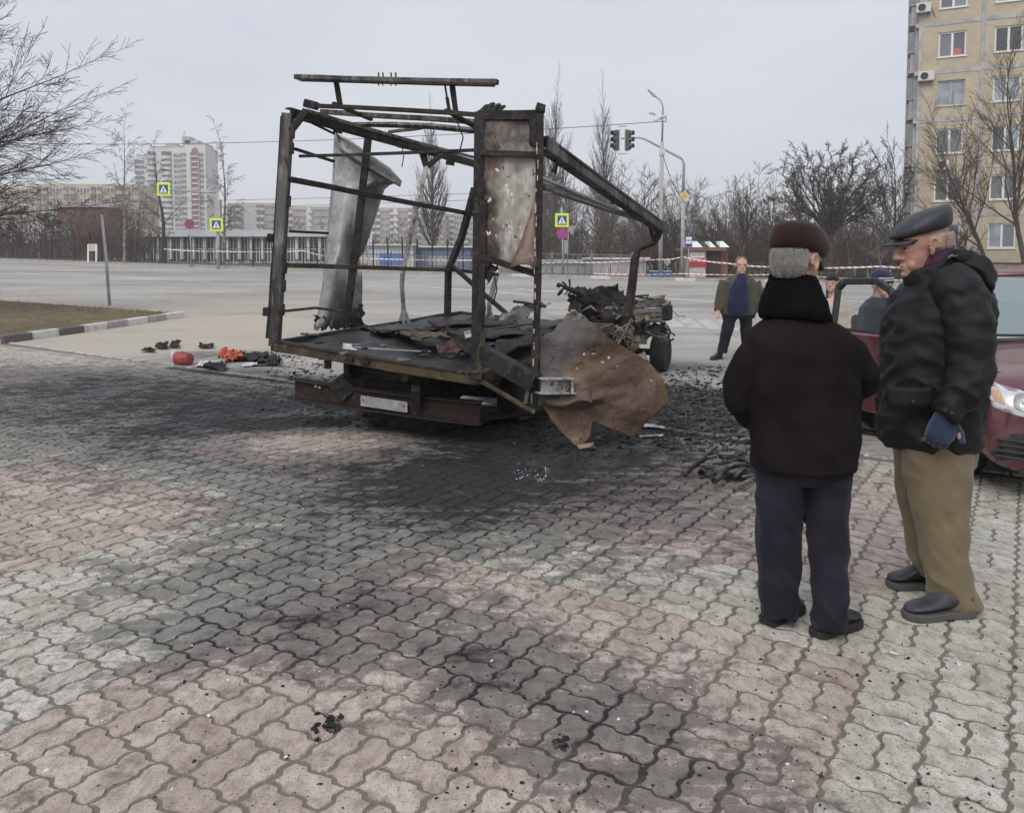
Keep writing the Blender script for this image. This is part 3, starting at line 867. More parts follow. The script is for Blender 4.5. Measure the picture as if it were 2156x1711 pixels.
# ---- fences
def bar_fence(name, label, x_px, ya_off, h, m, bar, step, post_r, post_step, rails, zig=None, cat='fence', lean=0):
    """fence parallel to the kerb, from pixel column to pixel column, ya_off metres behind it"""
    def P(px):
        k = (px - CX) / FPX      # x = k*y, y = 41.55 - .32 x + off
        y = (41.55 + ya_off) / (1 + 0.32 * k); return Vector((k * y, y))
    a, b = P(x_px[0]), P(x_px[1]); L = (b - a).length; d = (b - a) / L
    base = on_ground(a.x, a.y, 0.1)
    t = thing(name, label, cat, base)
    n = int(L / post_step)
    for i in range(n + 1):
        c = a + d * min(L, i * post_step); z = gz(c.x, c.y) + 0.08
        MB().tube([(c.x, c.y, z), (c.x, c.y, z + h + 0.12)], post_r, 6).build('post', m, t)
        if i == n: break
        e = a + d * min(L, (i + 1) * post_step)
        for rz in rails:
            MB().beam((c.x, c.y, z + rz * h), (e.x, e.y, gz(e.x, e.y) + .08 + rz * h), bar * 1.3, bar * 1.3).build('rail', m, t)
        w = MB(); k = step
        while k < post_step - step * 0.5:
            q = c + d * k; zz = gz(q.x, q.y) + .08
            if zig: 
                q2 = q + d * zig; w.beam((q.x, q.y, zz + rails[0] * h), (q2.x, q2.y, zz + rails[-1] * h), bar, bar)
            else: w.beam((q.x, q.y, zz + rails[0] * h), (q.x, q.y, zz + h * rails[-1]), bar, bar)
            k += step
        w.build('bar_panel', m, t)['kind'] = 'stuff'
    return t
M_FENCE = mat('fence_dark_green', (0.022, 0.028, 0.027), (0.015, 0.018, 0.018), 3, 0.6)
M_FGREY = mat('barrier_grey', (0.22, 0.225, 0.23), (0.16, 0.165, 0.17), 3, 0.6, 0.2)
bar_fence('fence', 'dark green bar fence in front of the school', (-60, 640), 1.6, 1.75, M_FENCE, 0.022, 0.19, 0.045, 2.3, (0.06, 0.62, 0.95))
bar_fence('fence', 'tall dark fence with high posts seen through the burnt frame', (640, 1030), 3.0, 1.75, M_FENCE, 0.022, 0.24, 0.05, 0.95, (0.05, 0.55, 0.72))
bar_fence('barrier', 'low pale pedestrian barrier along the far kerb', (690, 1078), 0.6, 0.95, M_FGREY, 0.022, 0.14, 0.035, 2.0, (0.1, 0.95))
bar_fence('barrier', 'grey barrier with slanted bars right of the crossing sign', (1082, 1335), 0.7, 1.15, M_FGREY, 0.03, 0.42, 0.06, 2.1, (0.08, 0.62, 0.97), zig=0.3)
bar_fence('barrier', 'low grey rail in front of the small sheds', (1150, 1375), 3.2, 0.95, M_FGREY, 0.02, 0.13, 0.03, 1.8, (0.1, 0.95))
M_RAILBROWN = mat('rail_brown', (0.09, 0.06, 0.045), rough=0.7)
bar_fence('barrier', 'low dark rail behind the verge on the right', (1560, 2200), 9.5, 0.9, M_RAILBROWN, 0.03, 1.2, 0.04, 2.4, (0.5, 0.95))

# ---- barrier tape and overhead wires
def tape_mat():
    t = NT('barrier_tape')
    uv = t.n('UVMap').outputs[0]; sx = t.n('SeparateXYZ'); t.l(uv, sx.inputs[0])
    f = t.math('FRACT', t.math('ADD', t.math('MULTIPLY', sx.outputs['X'], 3.4), t.math('MULTIPLY', sx.outputs['Y'], .3)))
    t.col(t.mix(t.math('GREATER_THAN', f, 0.62), (0.78, 0.76, 0.75), (0.52, 0.22, 0.20))); t.rough(0.5)
    return t.m
M_TAPE = tape_mat()
def tape(name, label, pts, w=0.075, sag=0.12):
    P = []; 
    for i in range(len(pts) - 1):
        a, b = pts[i], pts[i + 1]; n = max(6, int((b - a).length / 0.4))
        for k in range(n):
            u = k / n; q = a.lerp(b, u); q.z -= sag * 4 * u * (1 - u); P.append((q, math.sin(k * .6 + i) * .5))
    P.append((pts[-1], 0))
    vs, fs, uv = [], [], []; s = 0.0
    for i, (q, tw) in enumerate(P):
        if i: s += (q - P[i - 1][0]).length
        hgt = Vector((0, math.sin(tw) * w / 2, math.cos(tw) * w / 2))
        vs += [q - hgt, q + hgt]; uv += [(s, 0), (s, 1)]
    for i in range(len(P) - 1): fs.append((2 * i, 2 * i + 2, 2 * i + 3, 2 * i + 1))
    me = bpy.data.meshes.new(name); me.from_pydata([tuple(v) for v in vs], [], fs)
    u = me.uv_layers.new(name='UVMap')
    for lp in me.loops: u.data[lp.index].uv = uv[lp.vertex_index]
    o = link(name, me, M_TAPE); o.modifiers.new('solid', 'SOLIDIFY').thickness = 0.002
    return tag(o, label, 'barrier tape', 'barrier tapes across the far side')
tape('barrier_tape', 'red and white tape running left of the traffic light mast', [pt(345, 524, 46), pt(459, 529, 45.6), pt(640, 528, 44), pt(700, 541, 43.5), pt(1000, 548, 41.5), pt(1186, 553, 40.4), pt(1390, 546, 39), pt(1434, 541, 38)], 0.05, 0.05)
tape('barrier_tape', 'red and white tape running from the mast behind the men', [pt(1440, 541, 38), pt(1530, 554, 36), pt(1640, 562, 34), pt(1850, 561, 30), pt(2200, 570, 26)], 0.065, 0.05)
tape('barrier_tape', 'lower white tape crossing in front of the kiosk', [pt(1250, 576, 39), pt(1436, 576, 38), pt(1660, 577, 36), pt(1900, 590, 35)], 0.045, 0.05)
M_WIRE = mat('cable_black', (0.10, 0.10, 0.11), rough=0.6)
def wire(label, a, b, sag, r=0.02):
    P = [a.lerp(b, k / 24) - Vector((0, 0, sag * 4 * (k / 24) * (1 - k / 24))) for k in range(25)]
    tag(MB().tube(P, r, 5).build('overhead_cable', M_WIRE, smooth=True), label, 'cable', 'overhead cables')
wire('thin cable running left from the lamp camera bracket', pt(-300, 288, 70), LAMP_TOP, 0.9)
wire('low slack cable from the lamp to the mast', pt(1394, 320, 40), pt(1437, 420, 38.5), 0.3)
wire('upper distant trolley wire behind the burnt frame', pt(-100, 430, 110), pt(1140, 402, 100), 0.3, 0.03)
wire('lower distant trolley wire behind the burnt frame', pt(-100, 446, 112), pt(1140, 416, 102), 0.3, 0.03)
# ================================================================== BUILDINGS
def brick_mat(name, c1, c2, mortar, sx, sy, axis_rot=0.0, grime=(0.2, 0.16, 0.12)):
    t = NT(name)
    v = t.coord('Object')
    mp = t.n('Mapping'); mp.inputs['Rotation'].default_value = (math.pi / 2, 0, 0); t.l(v, mp.inputs['Vector'])
    b = t.n('TexBrick'); t.l(mp.outputs[0], b.inputs['Vector'])
    b.inputs['Color1'].default_value = _lin(c1); b.inputs['Color2'].default_value = _lin(c2); b.inputs['Mortar'].default_value = _lin(mortar)
    b.inputs['Scale'].default_value = 1.0; b.inputs['Brick Width'].default_value = sx; b.inputs['Row Height'].default_value = sy
    b.inputs['Mortar Size'].default_value = 0.006
    c = t.mix(t.rng(t.noise(v, 0.9, 5), 0.42, 0.72, 0, .65), b.outputs['Color'], grime)
    c = t.mix(t.rng(t.noise(v, 3.0, 5, stretch=(1.5, 1, .22)), 0.5, 0.75, 0, .5), c, grime)
    t.col(c); t.rough(0.85)
    return t.m
M_TILE = brick_mat('ochre_tile', (0.52, 0.445, 0.325), (0.455, 0.385, 0.28), (0.38, 0.33, 0.26), 0.26, 0.13, grime=(0.37, 0.315, 0.235))
M_SEAM = mat('joint_mortar', (0.44, 0.43, 0.425), (0.31, 0.305, 0.305), 1.4, 0.9, c3=(0.46, 0.45, 0.44), s3=2.3)
M_WFRAME = mat('window_white', (0.72, 0.72, 0.71), rough=0.45)
M_WPANE = NT('window_glass')
_n = M_WPANE
_oi = _n.n('ObjectInfo').outputs['Random']
_n.col(_n.mix(_oi, (0.06, 0.067, 0.072), (0.24, 0.26, 0.275))); _n.rough(0.06); _n.b.inputs['Specular IOR Level'].default_value = 0.6
M_WPANE = _n.m
M_WPALE = mat('window_pale', (0.34, 0.38, 0.41), (0.24, 0.27, 0.29), 2, 0.12)  # paler blue-grey pane colour, used on some windows
M_PLINTH = mat('plinth_red', (0.10, 0.035, 0.04), rough=0.8)
AU = Vector((math.cos(R_(24)), -math.sin(R_(24)), 0)); AN = Vector((-math.sin(R_(24)), -math.cos(R_(24)), 0))
A0 = pt(1914, 560, 48.0); A0.z = 0
ABASE = gz(A0.x, A0.y) + 0.1
blk = thing('apartment_block', 'tall ochre tiled apartment block with grey panel joints and white windows', 'building', (A0.x, A0.y, ABASE))
def AP(u, z, out=0.0):   # facade point: u along, z absolute, out = proud of the face
    q = A0 + AU * u + AN * out; return Vector((q.x, q.y, z))
def abox(u0, u1, z0, z1, o0, o1):
    """box on the facade between out o0 and o1"""
    return MB().add([AP(u0, z0, o1), AP(u1, z0, o1), AP(u1, z0, o0), AP(u0, z0, o0), AP(u0, z1, o1), AP(u1, z1, o1), AP(u1, z1, o0), AP(u0, z1, o0)],
                    [(0, 1, 5, 4), (1, 2, 6, 5), (2, 3, 7, 6), (3, 0, 4, 7), (4, 5, 6, 7), (3, 2, 1, 0)])
ST = 2.80
Z0 = pt(0, 553, 47.6).z             # top of the plinth
bays = [0.25, 3.47, 6.7, 9.9, 14.0]
wins = [(1.20, 2.64), (4.05, 5.45), (7.35, 8.75), (10.8, 12.2)]
core = MB(); dpt = 12.0
core.add([AP(0, ABASE - .5, -.25), AP(14.2, ABASE - .5, -.25), AP(14.2, ABASE - .5, -dpt), AP(0, ABASE - .5, -dpt),
          AP(0, Z0 + 9 * ST + .4, -.25), AP(14.2, Z0 + 9 * ST + .4, -.25), AP(14.2, Z0 + 9 * ST + .4, -dpt), AP(0, Z0 + 9 * ST + .4, -dpt)],
         [(0, 1, 5, 4), (1, 2, 6, 5), (2, 3, 7, 6), (3, 0, 4, 7), (4, 5, 6, 7), (3, 2, 1, 0)])
core.build('wall_core', M_SEAM, blk)
abox(-.02, 14.25, ABASE - .4, Z0, -.25, 0.06).build('plinth', M_PLINTH, blk)
def ring_panel(u0, u1, z0, z1, w0, w1, v0, v1):
    mb = MB()
    for (a, b, c, d) in ((u0, w0, z0, z1), (w1, u1, z0, z1), (w0, w1, z0, v0), (w0, w1, v1, z1)):
        q = abox(a, b, c, d, -.248, 0.0); mb.add(q.v, q.f)
    return mb
aw = []
for s in range(9):
    zb = Z0 + s * ST
    wz0, wz1 = zb + 0.82, zb + 2.27
    for b in range(4):
        u0, u1 = bays[b] + .11, bays[b + 1] - .11
        w0, w1 = wins[b]
        o = ring_panel(u0, u1, zb + .12, zb + ST - .12, w0, w1, wz0, wz1).build('facade_panel', M_TILE, blk)
        win = thing('window', None, None); win.parent = blk; win.matrix_parent_inverse = Matrix.Translation(-Vector(blk.location))
        fr = MB()
        for (a, q, c, d) in ((w0, w0 + .09, wz0, wz1), (w1 - .09, w1, wz0, wz1), (w0 + .09, w1 - .09, wz0, wz0 + .09), (w0 + .09, w1 - .09, wz1 - .09, wz1), ((w0 + w1) / 2 - .06, (w0 + w1) / 2 + .06, wz0 + .09, wz1 - .09)):
            x = abox(a, q, c, d, -.16, -.08); fr.add(x.v, x.f)
        fr.build('frame', M_WFRAME if rnd.random() < .85 else M_SEAM, win)
        for (a, q) in ((w0 + .09, (w0 + w1) / 2 - .06), ((w0 + w1) / 2 + .06, w1 - .09)):
            pale_ = (s in (3,)) or rnd.random() < .18
            abox(a, q, wz0 + .09, wz1 - .09, -.14, -.125).build('pane', M_WPALE if pale_ else M_WPANE, win)
        abox(w0 - .06, w1 + .06, wz0 - .05, wz0, -.2, 0.07).build('sill', M_WFRAME, win)
        aw.append(win)
    for b in range(5):
        abox(bays[b] - .105, bays[b] + .105, zb, zb + ST, -.2, 0.028).build('joint_band', M_SEAM, blk)
for s in range(10):
    abox(-.02, 14.1, Z0 + s * ST - .115, Z0 + s * ST + .115, -.2, 0.024 if s else 0.02).build('joint_band', M_SEAM, blk)
# pale balcony edges standing out along the end wall
M_LEDGE = mat('ledge_pale', (0.50, 0.44, 0.45), (0.38, 0.34, 0.35), 2, 0.85)
for s in range(9):
    z = Z0 + s * ST
    abox(-.22, 0.02, z + .35, z + 1.45, -2.2, -.9).build('balcony_screen', M_LEDGE, blk)
    abox(-.32, 0.03, z + .25, z + .36, -2.3, -.8).build('balcony_ledge', M_SEAM, blk)
    abox(-.32, 0.03, z + 1.45, z + 1.53, -2.3, -.8).build('balcony_ledge', M_SEAM, blk)
M_ACW = mat('aircon_white', (0.58, 0.58, 0.55), rough=0.6)
for (px, py, w) in ((1946, 12, .8), (1951, 158, .85), (1986, 348, .7)):
    q = pt(px, py, 47.2); u = (Vector((q.x, q.y, 0)) - A0).dot(AU); z = q.z
    ac = abox(u - w / 2, u + w / 2, z - .28, z + .28, 0.06, 0.36).build('air_conditioner', M_ACW, blk, bevel=0.03)
    MB().lathe(AP(u - .1, z, .362), AN, [(0, .21), (.012, .21), (.012, .17), (.004, .16)], 20).build('fan_grille', M_DARKSTEEL, ac)
    for s in (-1, 1): abox(u + s * .25 - .02, u + s * .25 + .02, z - .36, z - .28, 0.0, 0.36).build('bracket', M_DARKSTEEL, ac)
MB().tube([AP(1.0, Z0 + 5 * ST + .4, .05), AP(.75, Z0 + 5 * ST + 1.0, .05), AP(.6, Z0 + 5 * ST + 1.7, .05)], .02, 5).build('cable', M_WIRE, blk)
abox(1.99, 2.40, Z0 + 4 * ST + .92, Z0 + 4 * ST + 1.3, -.13, -.118).build('red_box', mat('faded_red_box', (0.42, 0.14, 0.13), rough=.6), aw[16])

# ---- distant buildings: walls plus single windows sharing one mesh
def win_mesh(name, w, h, frame, pane, mull=True, d=0.12):
    mb = MB(); t_ = min(0.12, w * .1)
    for (a, b, c, e) in ((-w / 2, -w / 2 + t_, -h / 2, h / 2), (w / 2 - t_, w / 2, -h / 2, h / 2), (-w / 2 + t_, w / 2 - t_, -h / 2, -h / 2 + t_), (-w / 2 + t_, w / 2 - t_, h / 2 - t_, h / 2)) + (((-t_ / 2, t_ / 2, -h / 2 + t_, h / 2 - t_),) if mull else ()):
        mb.box(((a + b) / 2, -d / 2, (c + e) / 2), (b - a, d, e - c))
    mb.cur = 1; mb.box((0, -0.02, 0), (w - t_, 0.03, h - t_))
    me = mb.mesh(name); me.materials.append(frame); me.materials.append(pane); return me
def far_block(name, label, x0, x1, ytop, Y, zb, wallm, cols, rows, wm, wh, frame, pane, balc=None, depth=14, group=None, roofm=None, stripes=(), y0=None, first=0.5):
    """slab seen square on from pixel column x0 to x1; windows and balconies are parts of their own"""
    a, b = pt(x0, ytop, Y), pt(x1, ytop, Y)
    W = b.x - a.x; H = a.z - zb; cx_ = (a.x + b.x) / 2
    t = thing(name, label, 'building', (cx_, Y + depth / 2, zb), group=group)
    MB().box((cx_, Y + depth / 2, zb + H / 2), (W, depth, H)).build('wall', wallm, t)
    MB().box((cx_, Y + depth / 2, zb + H + .25), (W * .985, depth * .96, .5)).build('parapet', roofm or wallm, t)
    me = win_mesh('window', wm, wh, frame, pane)
    bm_ = None
    for r in range(rows):
        for c in range(cols):
            x = a.x + W * (c + .5) / cols; z = zb + H * (r + first) / rows
            if balc and c % balc[0] in balc[1]:
                o = MB().box((x, Y - .55, z - wh * .38), (W / cols * .82, 1.1, wh * .62)).build('balcony', balc[2], t)
                MB().box((x, Y - .04, z + wh * .32), (W / cols * .8, .06, wh * .7)).build('balcony_glazing', pane, t)
            else:
                o = link('window', me, None, t); o.location = Vector((x, Y - .01, z)) ; o.matrix_parent_inverse = Matrix.Translation(-Vector(t.location))
    for (sx0, sx1, m) in stripes:
        p, q = pt(sx0, ytop, Y).x, pt(sx1, ytop, Y).x
        MB().box(((p + q) / 2, Y - .1, zb + H / 2), (q - p, .3, H)).build('facade_stripe', m, t)
    return t
M_BW = mat('far_white', (0.66, 0.645, 0.635), (0.58, 0.565, 0.56), 0.12, 0.9, coord='World')
M_BY = mat('far_ochre', (0.50, 0.42, 0.28), (0.43, 0.36, 0.24), 0.15, 0.9, coord='World')
M_BT = mat('far_tan', (0.47, 0.385, 0.30), (0.40, 0.33, 0.26), 0.15, 0.9, coord='World')
M_BG = mat('far_grey', (0.42, 0.415, 0.41), (0.35, 0.345, 0.345), 0.15, 0.9, coord='World')
M_BR = mat('far_brick', (0.185, 0.110, 0.085), (0.14, 0.085, 0.068), 0.3, 0.9, coord='World')
M_FPANE = mat('far_glass', (0.10, 0.11, 0.125), (0.18, 0.19, 0.2), 0.3, 0.25, coord='World')
M_REDB = mat('balcony_red', (0.24, 0.125, 0.105), rough=0.85)
ZB = 1.2
GRP = 'apartment blocks on the skyline'
far_block('apartment_block', 'long ochre block half hidden by the bare tree on the left', 60, 290, 391, 240, ZB, M_BY, 16, 8, 2.0, 1.6, M_BW, M_FPANE, (4, (1, 2), M_BT), group=GRP, stripes=((242, 262, M_BR),))
far_block('apartment_block', 'pale block at the far left behind the white school wing', -60, 60, 398, 250, ZB, M_BY, 8, 8, 2.0, 1.6, M_BW, M_FPANE, (3, (1,), M_BW), group=GRP)
far_block('apartment_block', 'tan block with white balconies right of the tower', 478, 577, 430, 330, ZB, M_BT, 10, 9, 2.2, 1.6, M_BW, M_FPANE, (5, (1, 2), M_BW), group=GRP, stripes=((513, 540, M_BW),))
far_block('apartment_block', 'tan block with white stripe left of the hanging sheet', 596, 690, 437, 340, ZB, M_BT, 9, 9, 2.2, 1.6, M_BW, M_FPANE, (4, (1,), M_BW), group=GRP, stripes=((645, 655, M_BW),))
far_block('apartment_block', 'tan block with white stair stripe behind the poplar', 782, 868, 440, 330, ZB, M_BT, 9, 9, 2.2, 1.6, M_BW, M_FPANE, (4, (0, 1), M_BW), group=GRP, stripes=((828, 836, M_BW),))
far_block('apartment_block', 'tan end block joined to the right of the poplar', 868, 935, 446, 336, ZB, M_BT, 7, 9, 2.2, 1.6, M_BW, M_FPANE, (3, (1,), M_BW), group=GRP)
far_block('apartment_block', 'greyish block farthest right on the skyline', 935, 1010, 452, 350, ZB, M_BG, 7, 9, 2.2, 1.6, M_BW, M_FPANE, (3, (1,), M_BW), group=GRP)
# tower: stepped plan, bowed balconies, red recessed stair column with arch
TY = 300.0
def tp(x, y, Y=TY): return pt(x, y, Y)
c0 = tp(366, 560)
tw = thing('tower_block', 'tall white tower block with stepped roof and red recessed arch column', 'building', (c0.x, TY, ZB))
for (x0, x1, yt, Y0, dp) in ((287, 312, 330, TY + 3, 8), (312, 388, 312, TY, 9), (388, 432, 306, TY - 2, 9), (432, 446, 318, TY + 4, 6)):
    a, b = tp(x0, yt, Y0), tp(x1, yt, Y0); H = a.z - ZB
    MB().box(((a.x + b.x) / 2, Y0 + dp / 2, ZB + H / 2), (b.x - a.x, dp, H)).build('wall', M_BW, tw)
    MB().box(((a.x + b.x) / 2, Y0 + dp / 2, a.z + .4), ((b.x - a.x) * .96, dp * .9, .8)).build('parapet', M_BG, tw)
a, b = tp(400, 300, TY - 2), tp(420, 300, TY - 2)
arch = [(-1, 0), (-1, 1)] + [(-math.cos(R_(k * 20)), 1 + .07 * math.sin(R_(k * 20))) for k in range(1, 9)] + [(1, 1), (1, 0)]
cxm, hw = (a.x + b.x) / 2, (b.x - a.x) / 2 * .72; Hh = tp(0, 322, TY - 2).z - tp(0, 480, TY - 2).z; z0_ = tp(0, 480, TY - 2).z
MB().prism([(cxm + x * hw, TY - 2.1, z0_ + z * Hh) for x, z in arch], (0, -.15, 0)).build('stair_recess', M_REDB, tw, fix=True)
for s in range(14):
    z = z0_ + Hh * (s + .3) / 14
    MB().box((cxm, TY - 2.5, z), (hw * 1.8, .5, .55)).build('landing', M_BW, tw)
for sx in (-1, 1): MB().box((cxm + sx * hw * 1.15, TY - 2.4, z0_ + Hh * .48), (hw * .25, .6, Hh * 1.05)).build('pilaster', M_BG, tw)
me = win_mesh('window', 1.9, 1.5, M_BW, M_FPANE)
zt, zbw = tp(0, 322).z, tp(0, 485).z
for r in range(15):
    z = zbw + (zt - zbw) * r / 14.5
    for (px, Y0) in ((294, TY + 3), (304, TY + 3), (376, TY), (384, TY), (392, TY - 2), (428, TY - 2), (438, TY + 4), (443, TY + 4)):
        if Y0 == TY + 3 and r > 13: continue
        o = link('window', me, None, tw); o.location = (tp(px, 540, Y0).x, Y0 - .01, z); o.matrix_parent_inverse = Matrix.Translation(-Vector(tw.location))
    for (pc, w) in ((325, 18), (356, 22)):
        q = tp(pc, 540).x; hw2 = w * TY / FPX / 2
        bw = [(q + math.cos(R_(a_)) * hw2, TY + .05 - math.sin(R_(a_)) * 1.6) for a_ in range(0, 181, 30)]
        MB().prism([(x, y, z - 1.3) for x, y in bw], (0, 0, 1.15)).build('balcony', M_BW, tw, fix=True)
        MB().prism([(q + (x - q) * .94, TY + (y - TY) * .9, z - .15) for x, y in bw], (0, 0, 1.55)).build('balcony_glazing', M_FPANE, tw, fix=True)
for (px, yt, w, h) in ((352, 306, 4.5, 3.0), (395, 298, 5, 3.5), (384, 290, 3, 2.5)):
    q = tp(px, yt); MB().box((q.x, TY + 6, q.z - h / 2), (w, 5, h + 2)).build('roof_house', M_BG, tw)
q = tp(388, 300, TY + 5)
MB().tube([q, tp(388, 276, TY + 5)], .18, 6).build('antenna_mast', M_SIGNBACK, tw)
for k in (-1, 0, 1): MB().box(tp(388 + k * 3, 284, TY + 5), (.35, .3, 2.0)).build('antenna_panel', M_SIGNW, tw)

# white school behind the fence
M_SCH = mat('school_white', (0.54, 0.56, 0.59), (0.45, 0.47, 0.50), 0.4, 0.85, coord='World')
M_SCHG = mat('school_dark_glass', (0.055, 0.065, 0.075), (0.12, 0.14, 0.15), 0.5, 0.2, coord='World')
SY = 84.0
def sp(x, y, Y=SY): return pt(x, y, Y)
a, b = sp(262, 486), sp(700, 486); zs = gz(a.x, SY) + .1
sch = thing('school_building', 'long two storey white school with piers and dark windows', 'building', ((a.x + b.x) / 2, SY + 5, zs))
MB().box(((a.x + b.x) / 2, SY + 6, (zs + a.z) / 2), (b.x - a.x, 12, a.z - zs)).build('wall', M_SCH, sch)
MB().box(((a.x + b.x) / 2, SY - .5, sp(0, 492).z), (b.x - a.x + .4, 1.2, .7)).build('parapet', M_SCH, sch)
k = 0
for px in range(280, 690, 24):
    MB().box((sp(px - 12, 540).x, SY - .35, (zs + sp(0, 500).z) / 2), (.28, .6, sp(0, 500).z - zs)).build('pier', M_SCH, sch)
    for yy, hh in ((511, 1.35), (538, 1.45)):
        w_ = MB().box((sp(px, 540).x, SY - .06, sp(0, yy).z), (.95, .12, hh)).build('window', M_SCHG, sch)
        for fx in (-.16, .16): MB().box((sp(px, 540).x + fx, SY - .15, sp(0, yy).z), (.05, .06, hh)).build('mullion', M_SIGNW, w_)
        MB().box((sp(px, 540).x, SY - .15, sp(0, yy).z - hh / 2), (.95, .08, .07)).build('sill', M_SIGNW, w_)
a, b = sp(-80, 470, 78), sp(125, 470, 78); zs = gz(a.x, 78) + .1
wing = thing('school_wing', 'white school wing with dark red upright panels at the far left', 'building', ((a.x + b.x) / 2, 83, zs))
MB().box(((a.x + b.x) / 2, 83, (zs + a.z) / 2), (b.x - a.x, 10, a.z - zs)).build('wall', M_SCH, wing)
for px in range(-70, 122, 17):
    MB().box((sp(px, 540, 78).x, 77.95, sp(0, 525, 78).z), (.28, .14, 1.9)).build('red_panel', M_REDB, wing)
    MB().box((sp(px + 8, 540, 78).x, 77.96, sp(0, 527, 78).z), (.42, .1, 1.5)).build('window', M_SCHG, wing)
a, b = sp(122, 436, 80), sp(228, 436, 80); zs = gz(a.x, 80) + .1
o = thing('brick_building', 'plain dark red brick building between the two school parts', 'building', ((a.x + b.x) / 2, 85, zs))
MB().box(((a.x + b.x) / 2, 82, (zs + a.z) / 2), (b.x - a.x, 4, a.z - zs)).build('wall', M_BR, o)
MB().box(((a.x + b.x) / 2, 82, a.z + .1), (b.x - a.x + .4, 4.4, .25)).build('parapet', M_BG, o)
MB().box((sp(215, 540, 80).x, 79.95, sp(0, 509, 80).z), (.9, .12, .9)).build('window', M_WPALE, o)
q = gp(172, 551); Yn = 50
o = thing('notice_board', 'white framed notice board standing before the dark fence', 'notice board', on_ground(pt(195, 560, Yn).x, Yn, .1))
for px in (186, 203): MB().beam(on_ground(pt(px, 560, Yn).x, Yn, .1), pt(px, 515, Yn), .08).build('post', M_SIGNW, o)
MB().box(pt(195, 521, Yn), (.6, .06, .45)).build('board', M_KP, o)
# sheds behind the wreck
for (nm, lb, x0, x1, yt, Yb, m, m2) in (('shed', 'low white shed with blue wall seen through the burnt frame', 775, 870, 517, 70, M_SCH, M_BLUE), ('shed', 'long low blue shed right of the white one', 872, 990, 521, 72, mat('shed_blue', (0.13, 0.19, 0.32), (0.1, 0.14, 0.24), .5, .7, coord='World'), M_BG),
                                     ('shed', 'pale flat roofed shed behind the slanted bar barrier', 1245, 1360, 546, 52, M_BG, M_KP), ('shed', 'grey low shed right of the crossing sign', 1140, 1240, 551, 56, M_BG, M_BG)):
    a, b = pt(x0, yt, Yb), pt(x1, yt, Yb); zs = gz(a.x, Yb) + .05
    o = thing(nm, lb, 'shed', ((a.x + b.x) / 2, Yb + 2, zs))
    MB().box(((a.x + b.x) / 2, Yb + 2, (zs + a.z) / 2), (b.x - a.x, 4, a.z - zs)).build('wall', m, o)
    MB().box(((a.x + b.x) / 2, Yb + 2, a.z + .06), (b.x - a.x + .5, 4.5, .14)).build('roof', M_BW, o)
    MB().box(((a.x + b.x) / 2, Yb - .03, (zs + a.z) / 2 - .2), ((b.x - a.x) * .5, .08, (a.z - zs) * .5)).build('gate', m2, o)
# ================================================================== TREES
class Tree:
    """bare winter tree: tapered polylines, three to seven sided"""
    def __init__(s, seed): s.r = random.Random(seed); s.trunk = MB(); s.crown = MB(); s.segs = 0
    def vec(s): return Vector((s.r.gauss(0, 1), s.r.gauss(0, 1), s.r.gauss(0, 1)))
    def path(s, p, d, L, n, bend, up, r0, r1):
        P, Rr = [p.copy()], [r0]; d = d.normalized(); dirs = [d]
        for i in range(n):
            d = (d + s.vec() * bend + Vector((0, 0, up))).normalized()
            p = p + d * (L / n); P.append(p.copy()); Rr.append(r0 + (r1 - r0) * (i + 1) / n); dirs.append(d)
        return P, Rr, dirs
    def branch(s, p, d, L, r, lv, cfg):
        c = cfg[lv]
        P, Rr, D = s.path(p, d, L, c['n'], c['bend'], c['up'], r, max(r * c.get('taper', .35), cfg['rmin']))
        (s.trunk if c.get('trunk') else s.crown).tube(P, Rr, c.get('sides', 3), cap=False)
        s.segs += len(P)
        if lv + 1 >= cfg['levels']: return
        k = c['kids']
        for i in range(k):
            u = c['from'] + (1 - c['from']) * (i + s.r.random() * .8) / k
            u = min(.99, u); x = u * (len(P) - 1); a = int(x); f = x - a
            q = P[a].lerp(P[min(a + 1, len(P) - 1)], f); dd = D[min(a + 1, len(D) - 1)]
            o = dd.cross(s.vec()).normalized()
            ang = R_(c['ang']) * s.r.uniform(.75, 1.25)
            nd = dd * math.cos(ang) + o * math.sin(ang)
            if c.get('flat'): nd.z *= c['flat']
            ll = L * c['ratio'] * s.r.uniform(.65, 1.15) * (1 - c.get('short', .45) * u)
            s.branch(q, nd, ll, max(Rr[a] * c.get('thin', .5), cfg['rmin']), lv + 1, cfg)
        if c.get('tip', True) and lv + 1 < cfg['levels']:
            s.branch(P[-1], D[-1], L * c['ratio'] * .7, Rr[-1], lv + 1, cfg)
    def build(s, name, label, base, bark, twig, group=None, cat='tree'):
        t = thing(name, label, cat, base, group=group)
        s.trunk.build('trunk', bark, t, smooth=True)
        s.crown.build('crown', twig, t, smooth=True)
        return t
M_BARK = mat('bark_dark', (0.055, 0.044, 0.038), (0.085, 0.072, 0.062), 6, 0.9, bump=.5, bscale=20)
M_TWIG = mat('twig_brown', (0.075, 0.058, 0.052), (0.055, 0.045, 0.042), 1, 0.9)
M_TWIGP = mat('twig_purple', (0.085, 0.062, 0.064), (0.060, 0.045, 0.048), 1, 0.85)
M_BIRCHB = mat('birch_bark', (0.36, 0.34, 0.32), (0.12, 0.11, 0.105), 4, 0.85)
M_TWIGG = mat('twig_grey', (0.20, 0.17, 0.155), (0.15, 0.13, 0.12), 1, 0.9)
M_TWIGO = mat('twig_olive', (0.175, 0.135, 0.06), (0.13, 0.10, 0.055), 1, 0.9)

